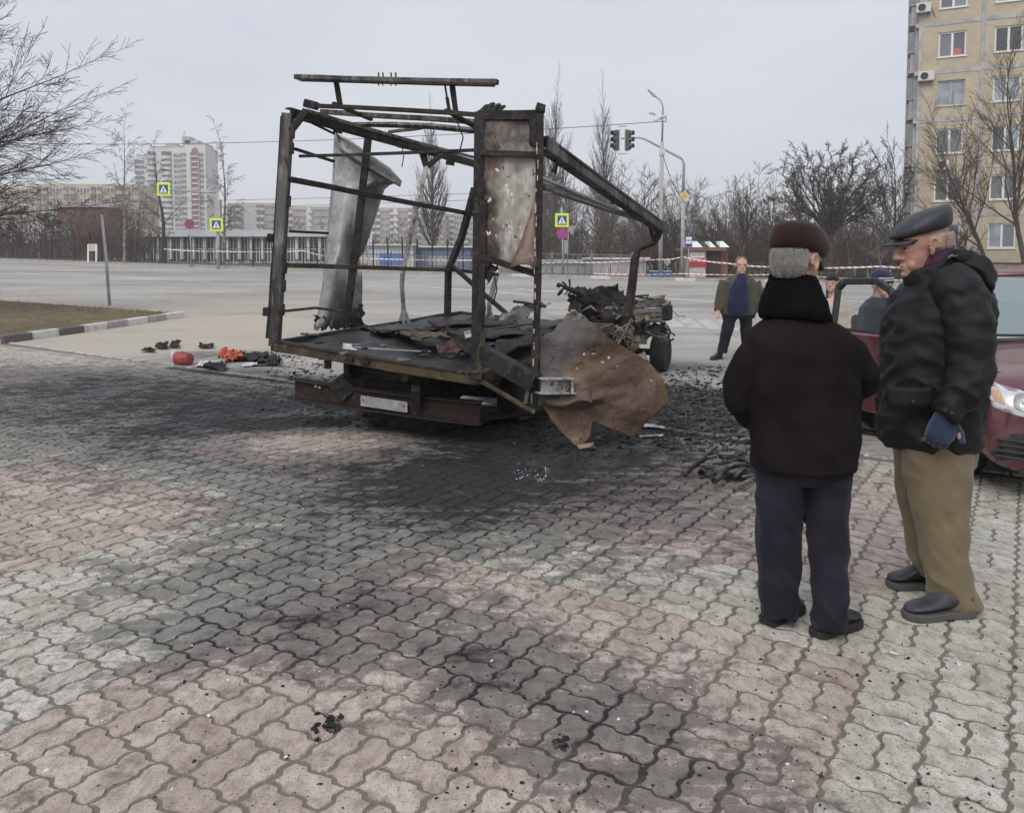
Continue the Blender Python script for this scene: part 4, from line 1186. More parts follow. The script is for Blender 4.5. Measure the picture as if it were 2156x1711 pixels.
# the near tree whose crown hangs in from the left
lt = Tree(3)
LY = 20.0
b0 = on_ground(-17.2, LY, .1)
lt.trunk.tube([b0, b0 + Vector((.15, 0, 1.4)), b0 + Vector((.25, .1, 2.6)), b0 + Vector((.3, .1, 4.2)), b0 + Vector((.2, 0, 6.5))], [.3, .24, .21, .15, .06], 9)
cfgL = dict(levels=4, rmin=.0050)
cfgL[0] = dict(n=11, bend=.035, up=.004, kids=16, ang=28, ratio=.44, sides=5, thin=.45, short=.55, taper=.2, **{'from': .14})
cfgL[1] = dict(n=7, bend=.04, up=.006, kids=8, ang=30, ratio=.50, sides=4, thin=.55, short=.5, taper=.3, **{'from': .10})
cfgL[2] = dict(n=5, bend=.06, up=.01, kids=4, ang=32, ratio=.55, sides=3, thin=.6, short=.3, taper=.5, **{'from': .15})
cfgL[3] = dict(n=3, bend=.06, up=.01, kids=0, ang=35, ratio=.5, sides=3, **{'from': .2})
for (tx, ty, dy, z, r) in ((226, 90, -.6, 3.4, .075), (120, -60, .8, 4.0, .075), (212, 210, .4, 3.0, .075), (226, 300, -1.0, 2.7, .07), (222, 355, .8, 2.6, .07), (205, 400, -.4, 2.45, .07),
                           (196, 470, .6, 2.2, .07), (165, 500, -1.2, 2.0, .06), (100, 545, .3, 1.9, .05), (20, -40, -1.0, 4.6, .07), (-40, 380, -2.6, 2.4, .07), (60, 250, -2.0, 3.2, .06)):
    st = b0 + Vector((.28, .05, z)); en = pt(tx, ty, LY + dy)
    d = en - st; d.z += .10 * d.length
    lt.branch(st, d, d.length * .74, r * .8, 0, cfgL)
lt.build('tree', 'near bare tree whose dark branches reach in from the left edge', b0, M_BARK, M_TWIGP)

def simple(name, label, seed, px, base_y, top_y, Y, cfg, r, bark, twig, group=None, lean=(0, 0), z_up=.08, cat='tree'):
    x = pt(px, 560, Y).x; b0 = on_ground(x, Y, z_up); H = pt(px, top_y, Y).z - b0.z
    T = Tree(seed); T.branch(b0, Vector((lean[0], lean[1], 1)), H * cfg.get('trunkfrac', .8), r, 0, cfg)
    return T.build(name, label, b0, bark, twig, group, cat)
POP = dict(levels=3, rmin=.014, trunkfrac=.92)
POP[0] = dict(n=10, bend=.015, up=.05, kids=88, ang=33, ratio=.42, sides=6, thin=.4, short=.70, trunk=True, taper=.15, **{'from': .10})
POP[1] = dict(n=6, bend=.04, up=.15, kids=10, ang=24, ratio=.38, sides=3, thin=.6, **{'from': .2})
POP[2] = dict(n=3, bend=.06, up=.10, kids=0, ang=20, ratio=.4, sides=3, **{'from': .2})
G2 = 'poplars behind the junction'
simple('poplar_tree', 'slender poplar seen through the burnt frame', 11, 914, 560, 268, 100, POP, .26, M_BARK, M_TWIG, G2)
simple('poplar_tree', 'tall poplar rising right of the holed panel', 12, 1172, 570, 210, 105, POP, .3, M_BARK, M_TWIG, G2)
simple('poplar_tree', 'poplar behind the hanging traffic lights', 13, 1276, 570, 232, 105, POP, .27, M_BARK, M_TWIG, G2)
simple('poplar_tree', 'shorter poplar hidden behind the holed panel', 14, 1146, 570, 300, 112, POP, .22, M_BARK, M_TWIG, G2)
BIR = dict(levels=4, rmin=.010, trunkfrac=.92)
BIR[0] = dict(n=10, bend=.04, up=.03, kids=20, ang=52, ratio=.34, sides=6, thin=.34, short=.6, trunk=True, taper=.12, **{'from': .22})
BIR[1] = dict(n=5, bend=.10, up=.03, kids=7, ang=40, ratio=.42, sides=3, thin=.5, **{'from': .2})
BIR[2] = dict(n=4, bend=.12, up=-.18, kids=4, ang=30, ratio=.6, sides=3, **{'from': .2})
BIR[3] = dict(n=3, bend=.06, up=-.3, kids=0, ang=30, ratio=.5, sides=3, **{'from': .2})
G3 = 'birches in front of the school'
simple('birch_tree', 'tall pale birch left of the tower block', 21, 262, 552, 262, 62, BIR, .15, M_BIRCHB, M_TWIGG, G3)
simple('birch_tree', 'thick trunked tree in front of the tower block', 22, 345, 556, 318, 60, BIR, .2, M_BARK, M_TWIGG, G3)
simple('birch_tree', 'pale birch behind the cantilever sign pole', 23, 470, 560, 296, 60, BIR, .16, M_BIRCHB, M_TWIGG, G3)
simple('birch_tree', 'thin birch near the white notice board', 24, 286, 555, 420, 58, BIR, .12, M_BARK, M_TWIGG, G3)
simple('birch_tree', 'small birch between fence and brick building', 25, 110, 552, 420, 60, BIR, .1, M_BARK, M_TWIG, G3)
FORK = dict(levels=4, rmin=.011, trunkfrac=.42)
FORK[0] = dict(n=4, bend=.06, up=.02, kids=5, ang=45, ratio=.95, sides=6, thin=.6, short=.2, trunk=True, taper=.6, **{'from': .45})
FORK[1] = dict(n=5, bend=.12, up=.05, kids=7, ang=42, ratio=.5, sides=4, thin=.5, **{'from': .2})
FORK[2] = dict(n=4, bend=.14, up=.04, kids=6, ang=40, ratio=.55, sides=3, **{'from': .15})
FORK[3] = dict(n=3, bend=.12, up=.03, kids=0, ang=30, ratio=.5, sides=3, **{'from': .2})
simple('tree', 'low forked dark tree before the school fence', 26, 206, 553, 465, 54, FORK, .17, M_BARK, M_TWIG, lean=(-.3, 0))
ROUND = dict(levels=5, rmin=.011, trunkfrac=.40)
ROUND[0] = dict(n=4, bend=.04, up=.02, kids=9, ang=52, ratio=1.25, sides=7, thin=.55, short=.15, trunk=True, taper=.7, **{'from': .5})
ROUND[1] = dict(n=5, bend=.13, up=.035, kids=7, ang=46, ratio=.52, sides=4, thin=.5, **{'from': .2})
ROUND[2] = dict(n=4, bend=.17, up=.03, kids=6, ang=46, ratio=.55, sides=3, thin=.6, **{'from': .15})
ROUND[3] = dict(n=3, bend=.18, up=.04, kids=4, ang=42, ratio=.6, sides=3, **{'from': .15})
ROUND[4] = dict(n=2, bend=.15, up=.05, kids=0, ang=30, ratio=.5, sides=3, **{'from': .2})
rt = Tree(31); RY = 47.0
b0 = on_ground(pt(1752, 560, RY).x, RY, .08); fk_ = pt(1748, 492, RY)
rt.trunk.tube([b0, b0.lerp(fk_, .5) + Vector((.06, 0, 0)), fk_], [.24, .19, .17], 8)
RC = dict(levels=3, rmin=.010)
RC[0] = dict(n=5, bend=.20, up=.03, kids=7, ang=42, ratio=.42, sides=3, thin=.6, short=.3, **{'from': .05})
RC[1] = dict(n=4, bend=.18, up=.05, kids=5, ang=40, ratio=.6, sides=3, thin=.7, **{'from': .1})
RC[2] = dict(n=3, bend=.15, up=.05, kids=0, ang=30, ratio=.5, sides=3, **{'from': .2})
cc = pt(1742, 415, RY)
for k in range(30):
    a_ = k * 2.399 + rt.r.uniform(-.3, .3); el = math.asin(min(.98, max(-.55, -.5 + 1.48 * (k + .5) / 30)))
    e_ = cc + Vector((math.cos(a_) * math.cos(el) * 3.0, math.sin(a_) * math.cos(el) * 2.8, math.sin(el) * 2.75)) * rt.r.uniform(.72, .92)
    s0 = fk_ + Vector((0, 0, rt.r.uniform(-.3, .25))); m1 = s0.lerp(e_, .35) + Vector((rt.r.gauss(0, .12), rt.r.gauss(0, .12), .10)); m2 = s0.lerp(e_, .7) + Vector((rt.r.gauss(0, .16), rt.r.gauss(0, .16), rt.r.gauss(0, .12)))
    (rt.trunk if k % 4 == 0 else rt.crown).tube([s0, m1, m2, e_], [.085, .06, .035, .016], 5, cap=False)
    for (p_, q_, nb) in ((m1, m2, 3), (m2, e_, 4), (e_, e_ + (e_ - m2) * .5, 2)):
        for j in range(nb):
            o_ = p_.lerp(q_, (j + rt.r.random()) / nb); dr = ((q_ - p_).normalized() + rt.vec() * .55 + Vector((0, 0, .15))).normalized()
            rt.branch(o_, dr, rt.r.uniform(.6, 1.15), .022, 0, RC)
rt.build('tree', 'dense round crowned dark tree behind the brown capped man', b0, M_BARK, M_BARK)
UP = dict(levels=4, rmin=.010, trunkfrac=.55)
UP[0] = dict(n=6, bend=.05, up=.03, kids=12, ang=34, ratio=.75, sides=6, thin=.45, short=.4, trunk=True, taper=.3, **{'from': .25})
UP[1] = dict(n=5, bend=.08, up=.06, kids=9, ang=32, ratio=.45, sides=3, thin=.5, **{'from': .2})
UP[2] = dict(n=4, bend=.10, up=.05, kids=7, ang=34, ratio=.5, sides=3, **{'from': .2})
UP[3] = dict(n=3, bend=.10, up=.04, kids=0, ang=30, ratio=.5, sides=3, **{'from': .2})
M_TWIGL = mat('twig_light_brown', (0.125, 0.098, 0.078), (0.095, 0.075, 0.062), 1, .9)
UP2 = dict(UP); UP2['rmin'] = .007; UP2[0] = dict(UP[0], kids=16); UP2[1] = dict(UP[1], kids=11); UP2[2] = dict(UP[2], kids=8)
simple('tree', 'fan shaped bare tree above the man in the green jacket', 32, 1560, 565, 345, 52, UP, .13, M_BARK, M_TWIG)
simple('tree', 'slim bare tree just left of the apartment block', 33, 1880, 565, 235, 50, UP, .12, M_BARK, M_TWIG, lean=(.05, 0))
simple('tree', 'slim tree between the fan shaped and the round one', 34, 1636, 565, 400, 54, UP, .1, M_BARK, M_TWIG)
simple('tree', 'bare tree leaning left across the apartment facade', 35, 2092, 568, 130, 40, UP2, .13, M_BARK, M_TWIGL, lean=(-.30, 0))
simple('tree', 'dark tree at the right edge before the apartment block', 36, 2165, 568, -40, 38, UP2, .15, M_BARK, M_TWIGL, lean=(-.06, 0))
simple('tree', 'yellowish willow seen under the hanging sheet', 37, 800, 560, 468, 75, FORK, .15, M_TWIGO, M_TWIGO, lean=(.05, 0))
simple('shrub', 'pale branched leaning shrub between the two men', 38, 1862, 570, 455, 44, FORK, .08, M_TWIGG, M_TWIGG, lean=(-.2, 0), cat='shrub')
simple('tree', 'low dark leaning trunk tree behind the two men', 39, 1800, 568, 430, 44, FORK, .13, M_BARK, M_BARK, lean=(-.35, 0))
for k, (px, ty) in enumerate(((1500, 420), (1420, 405), (1345, 390), (1960, 470), (2040, 440))):
    simple('tree', ['young bare tree over the kiosk', 'bare tree behind the traffic light mast', 'bare tree behind the sagging roof rail', 'thin tree at the foot of the apartment block', 'thin tree in front of the lowest flat windows'][k],
           60 + k, px, 566, ty, 56 if k < 3 else 44, UP, .09, M_BARK, M_TWIG, 'bare trees at the wood edge')
# the wood: one far mass of grey brown stems
def wood(name, label, x0, x1, Y0, Y1, n, hmin, hmax, m, seed, kids=11):
    r = random.Random(seed); mb = MB()
    for i in range(n):
        Y = r.uniform(Y0, Y1); px = r.uniform(x0, x1); x = pt(px, 560, Y).x
        z = gz(x, Y) + .05; H = r.uniform(hmin, hmax); lean = Vector((r.gauss(0, .06), r.gauss(0, .06), 1))
        b = Vector((x, Y, z)); top = b + lean * H
        rr = r.uniform(.022, .055)
        mb.tube([b, b.lerp(top, .5) + Vector((r.gauss(0, .1), 0, 0)), top], [rr, rr * .6, .012], 3, cap=False)
        for k in range(kids):
            u = r.uniform(.12, .95); p = b.lerp(top, u); a = r.uniform(0, 6.28); up = r.uniform(.6, 1.6); L = H * r.uniform(.16, .34) * (1.1 - u * .6)
            d = Vector((math.cos(a), math.sin(a), up)).normalized(); q = p + d * L
            mb.tube([p, p + d * L * .5 + Vector((r.gauss(0, .1), 0, .05)), q], [rr * .36, .022, .011], 3, cap=False)
            for j in range(4):
                e = p.lerp(q, r.uniform(.3, .95)); d2 = (d + Vector((r.gauss(0, .6), r.gauss(0, .6), r.gauss(.1, .4)))).normalized()
                mb.tube([e, e + d2 * L * .45], [.016, .009], 3, cap=False)
    o = mb.build(name, m, smooth=False); tag(o, label, 'woodland', kind='stuff'); return o
M_WOOD = mat('wood_grey_brown', (0.135, 0.108, 0.090), (0.088, 0.072, 0.062), .08, .95, coord='World')
M_WOODD = mat('wood_umber', (0.062, 0.047, 0.036), (0.085, 0.066, 0.05), .1, .95, coord='World')
wood('woodland', 'bare brown woodland behind the junction', 1120, 2250, 64, 105, 520, 4.4, 9.4, M_WOOD, 5, 16)
wood('undergrowth', 'dense brown undergrowth along the wood edge', 1120, 2250, 57, 72, 900, 1.8, 4.2, M_WOODD, 6, 9)
wood('far_trees', 'thin grey trees before the skyline blocks', 560, 1140, 105, 150, 130, 3.5, 7.0, M_WOOD, 8, 9)
wood('far_trees', 'reddish brown scrub in front of the brick building', -60, 330, 66, 76, 240, 2.2, 5.2, mat('wood_red_brown', (0.13, 0.085, 0.07), (0.10, 0.07, 0.06), .1, .95, coord='World'), 9, 8)

# ================================================================== AIR
hz = MB().box((0, 745, 28), (3300, 1700, 62)).build('haze', None)
tag(hz, 'thin grey winter haze', kind='stuff')
hm = bpy.data.materials.new('haze'); hm.use_nodes = True; hn = hm.node_tree; hn.nodes.clear()
ho = hn.nodes.new('ShaderNodeOutputMaterial'); hv = hn.nodes.new('ShaderNodeVolumePrincipled')
hv.inputs['Color'].default_value = (0.98, 0.985, 1.0, 1); hv.inputs['Density'].default_value = 0.0009; hv.inputs['Anisotropy'].default_value = 0.2
hn.links.new(hv.outputs[0], ho.inputs['Volume']); hz.data.materials.append(hm)
# ================================================================== THE BURNT-OUT SHOP TRUCK
def metal_mat(name, cols, scale=5, rough=.7, metal=.35, stretch=None, bump=.35, lo=.4, hi=.6):
    """charred or scorched steel: three tones broken by two noises"""
    t = NT(name); v = t.coord('Object')
    a = t.rng(t.noise(v, scale, 6, .65, stretch=stretch), lo, hi)
    b = t.rng(t.noise(v, scale * 3.3, 5, .7, stretch=stretch), .5, .68)
    c = t.mix(b, t.mix(a, cols[0], cols[1]), cols[2])
    t.col(c); t.rough(rough); t.b.inputs['Metallic'].default_value = metal
    t.bump(t.noise(v, scale * 7, 6, .7), bump, .006)
    return t.m
M_CHAR = metal_mat('charred_steel', ((0.012, 0.012, 0.013), (0.030, 0.028, 0.028), (0.075, 0.068, 0.062)), 6, .75)
M_CHARL = metal_mat('scorched_post', ((0.035, 0.034, 0.033), (0.12, 0.115, 0.108), (0.24, 0.23, 0.21)), 5, .65, .4, (1, 1, .22))
M_CHARB = metal_mat('burnt_brown_steel', ((0.017, 0.0135, 0.012), (0.042, 0.033, 0.027), (0.085, 0.064, 0.047)), 5, .75)
M_OCHRE = metal_mat('scorched_ochre', ((0.085, 0.060, 0.028), (0.040, 0.030, 0.018), (0.14, 0.105, 0.055)), 4, .7, .2)
M_RUST = metal_mat('rusted_beam', ((0.026, 0.013, 0.011), (0.015, 0.010, 0.0095), (0.058, 0.027, 0.018)), 7, .85, .1)
M_ALU = metal_mat('bare_aluminium', ((0.40, 0.40, 0.39), (0.27, 0.27, 0.265), (0.52, 0.52, 0.50)), 3, .45, .55, None, .25)
M_ALUD = metal_mat('sooty_aluminium', ((0.115, 0.112, 0.108), (0.20, 0.195, 0.19), (0.06, 0.055, 0.05)), 3, .5, .5)
M_WHITEB = metal_mat('blistered_white', ((0.55, 0.54, 0.52), (0.30, 0.27, 0.24), (0.05, 0.045, 0.04)), 9, .7, .1, None, .4, .45, .62)
M_FLOOR = metal_mat('charred_plywood', ((0.010, 0.010, 0.011), (0.024, 0.024, 0.026), (0.060, 0.060, 0.064)), 4, .55, 0)
M_RUBBER = mat('burnt_rubber', (0.012, 0.012, 0.013), (0.025, 0.024, 0.024), 9, .8, bump=.4, bscale=60)
def scorched_panel(name, brown_bias):
    t = NT(name); v = t.coord('Object'); sx = t.n('SeparateXYZ'); t.l(v, sx.inputs[0])
    c = t.mix(t.rng(t.noise(v, 5, 5, .6, stretch=(2.2, 1, .18)), .35, .65), (0.46, 0.445, 0.40), (0.30, 0.275, 0.235))
    p0 = PANEL_X0; w = PANEL_X1 - PANEL_X0
    left = t.rng(t.math('ADD', sx.outputs['X'], t.math('MULTIPLY', t.math('SUBTRACT', t.noise(v, 3.2, 5, .6), .5), .42)), p0 + w * .10, p0 + w * .62, 1, 0)
    top = t.rng(t.math('ADD', sx.outputs['Z'], t.math('MULTIPLY', t.math('SUBTRACT', t.noise(v, 4.1, 5, .6), .5), .6)), PANEL_Z1 - .42, PANEL_Z1 - .02, 0, .85)
    low = t.rng(t.math('ADD', sx.outputs['Z'], t.math('MULTIPLY', t.math('SUBTRACT', t.noise(v, 3.7, 5, .6), .5), .5)), PANEL_Z0 + .25, PANEL_Z0 - .05, 0, .6)
    m = t.math('MAXIMUM', t.math('MAXIMUM', left, top), low)
    c = t.mix(m, c, t.mix(t.rng(t.noise(v, 9, 4), .4, .6), (0.105, 0.070, 0.048), (0.030, 0.022, 0.019)))
    spots = t.rng(t.noise(v, 17, 2, .5), .66, .72)
    c = t.mix(spots, c, (0.05, 0.04, 0.035))
    t.col(c); t.rough(.5); t.b.inputs['Metallic'].default_value = .3
    t.bump(t.noise(v, 8, 4), .25, .02)
    return t.m
def rust_sheet():
    t = NT('heat_rusted_sheet'); v = t.coord('Object'); sx = t.n('SeparateXYZ'); t.l(v, sx.inputs[0])
    n1 = t.noise(v, 2.2, 5, .6, dist=.6); n2 = t.noise(v, 6, 5, .65)
    c = t.mix(t.rng(n2, .35, .65), (0.165, 0.108, 0.060), (0.265, 0.190, 0.112))
    c = t.mix(t.rng(t.noise(v, 1.7, 4, .5, dist=1.0), .45, .6), c, (0.130, 0.080, 0.058))
    top = t.rng(t.math('ADD', sx.outputs['Z'], t.math('MULTIPLY', t.math('SUBTRACT', n1, .5), .25)), .72, .86)
    c = t.mix(top, c, (0.070, 0.042, 0.025))
    g = t.math('ADD', t.math('MULTIPLY', sx.outputs['X'], -1.0), t.math('MULTIPLY', sx.outputs['Z'], .55))
    grey = t.rng(t.math('ADD', g, t.math('MULTIPLY', t.math('SUBTRACT', n1, .5), .62)), -.23, .06)
    c = t.mix(grey, c, t.mix(n2, (0.115, 0.105, 0.098), (0.19, 0.18, 0.17)))
    c = t.mix(t.rng(t.noise(v, 26, 3, .6), .62, .70), c, (0.04, 0.028, 0.02))
    c = t.mix(t.rng(t.noise(v, 11, 6, .75), .55, .66, 0, .6), c, (0.16, 0.15, 0.14))
    c = t.mix(t.rng(t.noise(v, 60, 4, .7), .58, .70, 0, .5), c, (0.30, 0.27, 0.22))
    t.col(c); t.rough(.72); t.b.inputs['Metallic'].default_value = .15
    t.bump(t.math('ADD', t.noise(v, 7, 5, .7), t.math('MULTIPLY', t.noise(v, 55, 5, .7), .35)), .55, .03)
    return t.m
LV = Vector((.423, .906, 0))          # along the truck, rear to cab
RV = Vector((.906, -.423, 0))         # across it, left to right
tA, tB, tC = pt(578, 728, 7.2), pt(1000, 800, 6.28), pt(1125, 865, 6.1)
cen = (tA + tC) / 2 + LV * 1.8
truck = thing('burnt_truck', 'burnt out skeleton of a shop truck with bare frame and charred floor', 'truck wreck', (cen.x, cen.y, 0))
def warped(p, q, w, h, up=(0, 0, 1), ends=(1, 1), bow=.004, n=7):
    """bar that heat has bowed and dented a little"""
    p, q = Vector(p), Vector(q); d = (q - p); L = d.length; d = d.normalized(); up = Vector(up)
    if abs(d.dot(up)) > .97: up = Vector((0, 1, 0))
    x = d.cross(up).normalized(); y = x.cross(d).normalized()
    a1, a2 = rnd.gauss(0, 1) * bow * min(2.5, L), rnd.gauss(0, 1) * bow * min(2.5, L); sd = rnd.uniform(0, 90); rr = []
    for i in range(n + 1):
        u = i / n; k = ends[0] + (ends[1] - ends[0]) * u; s_ = math.sin(math.pi * u)
        c = p.lerp(q, u) + x * (a1 * s_ + .12 * w * mnoise.noise(Vector((u * 5 * L + sd, 0, 0)))) + y * (a2 * s_ + .12 * h * mnoise.noise(Vector((u * 5 * L + sd, 7, 0))))
        k2 = 1 + .14 * mnoise.noise(Vector((u * 9 * L + sd, 3, 0)))
        rr.append([c + x * (a * w / 2 * k * k2) + y * (b * h / 2 * k) for a, b in ((-1, -1), (1, -1), (1, 1), (-1, 1))])
    return MB().rings(rr)
def mem(name, a, b, w, h, m, par=None, ends=(1, 1), up=(0, 0, 1)):
    """frame member between two surveyed points (pixel x, pixel y, depth)"""
    return warped(pt(*a), pt(*b), w, h, up, ends).build(name, m, par or truck, bevel=min(w, h) * .12)
def channel(name, a, b, w, m, par=None, up=(0, 0, 1), t_=.012, m2=None):
    """open C section: web and two flanges"""
    p, q = pt(*a), pt(*b); d = (q - p).normalized(); u = Vector(up)
    x = d.cross(u).normalized(); y = x.cross(d)
    mb = MB()
    mb.beam(p + x * w * .45, q + x * w * .45, t_, w, up=up)
    for s in (-1, 1): mb.beam(p + y * (s * w * .5), q + y * (s * w * .5), w * .9, t_, up=up)
    return mb.build(name, m, par or truck)
def crumple(name, c4, m, amp=.05, n=12, th=.004, f=3.0, seed=0, par=None, tear=0.0, smooth=True):
    """buckled sheet between four corners"""
    P = [pt(*c) if not isinstance(c, Vector) else c for c in c4]; g_ = []
    nr = (P[1] - P[0]).cross(P[3] - P[0]).normalized()
    for i in range(n + 1):
        row = []
        for j in range(n + 1):
            u, v = i / n, j / n
            q = P[0].lerp(P[1], u).lerp(P[3].lerp(P[2], u), v)
            k = fbm(q + Vector((seed * 7.1, 0, 0)), f, 4)
            q = q + nr * (k * amp)
            if tear and (i in (0, n) or j in (0, n)): q = q + Vector((rnd.gauss(0, tear), rnd.gauss(0, tear), rnd.gauss(0, tear)))
            row.append(q)
        g_.append(row)
    return MB().sheet(g_, th).build(name, m, par or truck, smooth=smooth)
# --- corner and side posts
lp = channel('rear_left_post', (606, 240, 7.22), (578, 728, 7.2), .092, M_CHARL, up=(0, 1, 0))
mem('post_lining', (597, 245, 7.30), (566, 712, 7.28), .05, .05, M_CHAR)
for (y, w) in ((268, 8), (300, 6), (412, 7), (552, 6), (590, 6), (640, 6)):
    x = 618 - (y - 240) * .058; mem('hinge_tab', (x, y, 7.16), (x - 1, y + 24, 7.16), .035, .05, M_CHARB, lp)
for y in (500, 655):
    x = 601 - (y - 240) * .058; mem('latch', (x - 14, y - 8, 7.18), (x - 15, y + 10, 7.18), .06, .08, M_CHAR, lp)
np_ = channel('rear_middle_post', (1010, 238, 6.28), (1002, 806, 6.26), .088, M_CHAR, up=(0, 1, 0))
mem('post_cover', (1018, 420, 6.22), (1012, 700, 6.22), .055, .03, M_CHARB, np_)
mem('rust_patch', (1018, 690, 6.21), (1008, 800, 6.20), .05, .03, M_OCHRE, np_)
cp = mem('rear_corner_pole', (1136, 236, 6.1), (1123, 868, 6.08), .058, .058, M_CHARB)
mb = MB(); cy_ = 300
while cy_ < 830:
    L = rnd.uniform(6, 26); x = 1136 - (cy_ - 236) * .0206 - 3 + rnd.uniform(-2, 2)
    mb.beam(pt(x, cy_, 6.055), pt(x - L * .02, cy_ + L, 6.055), rnd.uniform(.006, .013), .006); cy_ += L + rnd.uniform(4, 26)
mb.build('melted_paint', M_WHITEB, cp)['kind'] = 'stuff'
mem('pole_cap', (1137, 226, 6.1), (1137, 238, 6.1), .075, .075, M_CHAR, cp)
mem('pole_cap', (1129, 222, 6.1), (1147, 229, 6.1), .03, .05, M_CHAR, cp)
mem('left_side_post', (776, 282, 8.35), (727, 690, 8.3), .075, .05, M_CHARB)
bp = MB().tube([pt(898, 350, 9.1), pt(872, 455, 9.1), pt(848, 575, 9.05), pt(846, 600, 9.05), pt(851, 668, 9.1)], [.030, .030, .029, .026, .027], 8).build('bent_side_post', M_WHITEB, truck, smooth=True)
for x in (838, 850, 864): MB().beam(pt(850, 648, 9.08), pt(x, 688, 9.06), .03, .03).build('foot_brace', M_ALU, bp)
mem('top_bracket', (888, 318, 9.2), (899, 352, 9.1), .075, .04, M_CHARB, bp); mem('top_bracket', (932, 324, 9.3), (899, 352, 9.1), .07, .04, M_CHARB, bp)
MB().tube([pt(1000, 396, 9.8), pt(972, 500, 9.9), pt(944, 568, 9.9), pt(942, 672, 9.9)], [.05, .048, .046, .046], 4).build('front_left_post', M_CHAR, truck)
wp = MB().tube([pt(1052, 556, 10.0), pt(1040, 600, 10.0), pt(1030, 640, 10.0), pt(1030, 668, 10.0)], [.03, .034, .03, .03], 8).build('white_stub_post', M_ALU, truck, smooth=True)
for x in (1020, 1031, 1042): MB().beam(pt(1031, 650, 10), pt(x, 674, 9.98), .026, .026).build('foot_brace', M_ALU, wp)
# --- roof rails and cross members
channel('left_roof_rail', (606, 236, 7.2), (1003, 346, 10.2), .068, M_CHARB)
mem('roof_rail_lip', (645, 233, 7.25), (1003, 333, 10.25), .02, .035, M_CHARL)
mem('rear_roof_rail', (646, 222, 7.1), (1006, 242, 6.3), .036, .036, M_CHARB)
mem('rail_end', (642, 218, 7.1), (668, 224, 7.06), .07, .07, M_CHAR)
mem('cross_rail', (676, 235, 7.6), (1100, 262, 6.7), .045, .045, M_CHARL)
MB().tube([pt(735, 262, 8.1), pt(830, 263, 7.9), pt(905, 266, 7.8), pt(1050, 280, 7.4), pt(1130, 300, 7.2)], [.022, .03, .03, .028, .026], 4).build('bowed_cross_rail', M_CHARL, truck)
mem('cross_rail', (818, 278, 8.7), (890, 269, 8.6), .045, .03, M_CHARL)
mem('gusset', (612, 276, 7.18), (645, 232, 7.2), .05, .06, M_CHARB)
mem('gusset', (1180, 330, 7.0), (1165, 360, 6.9), .03, .03, M_CHARB)
for (x, y, Y) in ((712, 270, 8.0), (845, 303, 9.0), (948, 340, 9.8)): mem('rail_tab', (x - 9, y, Y), (x + 9, y + 3, Y), .05, .085, M_CHARB)
rr_ = channel('right_roof_rail', (1142, 302, 6.2), (1392, 480, 9.15), .10, M_CHARL, t_=.014)
mem('rail_top_strip', (1142, 293, 6.2), (1391, 473, 9.15), .11, .018, M_CHAR, rr_)
for k, (x, y) in enumerate(((1168, 322), (1212, 352), (1222, 362), (1255, 385), (1292, 412), (1330, 438), (1362, 458))):
    Y = 6.2 + (x - 1142) / 250 * 2.95; mem('rivet_tab', (x, y, Y - .06), (x + rnd.uniform(-4, 4), y + rnd.uniform(8, 20), Y - .06), .03, .03, M_CHARB, rr_)
mem('right_wall_rail', (1141, 374, 6.25), (1364, 469, 9.1), .022, .022, M_ALU)
mem('right_wall_rail', (1141, 383, 6.3), (1330, 452, 8.6), .022, .022, M_ALU)
mem('right_wall_rail', (1141, 394, 6.3), (1370, 470, 9.15), .06, .03, M_ALUD)
mem('right_wall_rail', (1141, 404, 6.35), (1168, 402, 6.5), .03, .03, M_ALU)
mem('front_brace', (1366, 470, 9.1), (1377, 510, 9.2), .03, .03, M_CHARL)
MB().tube([pt(1390, 474, 9.2), pt(1384, 498, 9.2), pt(1378, 512, 9.2), pt(1346, 524, 9.15), pt(1337, 545, 9.1), pt(1331, 600, 9.05), pt(1321, 668, 9.0)], [.05, .045, .03, .03, .05, .052, .055], 4).build('front_right_post', M_CHARB, truck)
# --- raised awning bar
aw_ = mem('awning_bar', (622, 162, 7.0), (1048, 173, 6.2), .055, .04, M_CHARL)
mem('bar_lower', (632, 168, 6.98), (1040, 179, 6.18), .05, .025, M_CHARB, aw_)
for x in (797, 806, 823, 833): mem('bolt', (x, 153, 6.7), (x + 1, 164, 6.7), .012, .012, M_CHARB, aw_); mem('bolt', (x, 172, 6.66), (x, 181, 6.66), .01, .01, M_CHARB, aw_)
mem('awning_strut', (707, 172, 6.86), (717, 222, 6.95), .042, .03, M_CHARB)
mem('awning_strut', (952, 178, 6.38), (961, 244, 6.42), .045, .03, M_CHARB)
MB().tube([pt(937, 180, 6.42), pt(941, 205, 6.42)], .008, 6).build('gas_spring', M_CHAR, truck); MB().tube([pt(941, 205, 6.42), pt(946, 234, 6.42)], .014, 6).build('gas_spring', M_CHAR, truck)
mem('strut_brace', (702, 218, 6.95), (782, 252, 7.6), .035, .03, M_CHARB)
mem('strut_brace', (940, 232, 6.44), (1004, 268, 6.9), .05, .03, M_CHAR)
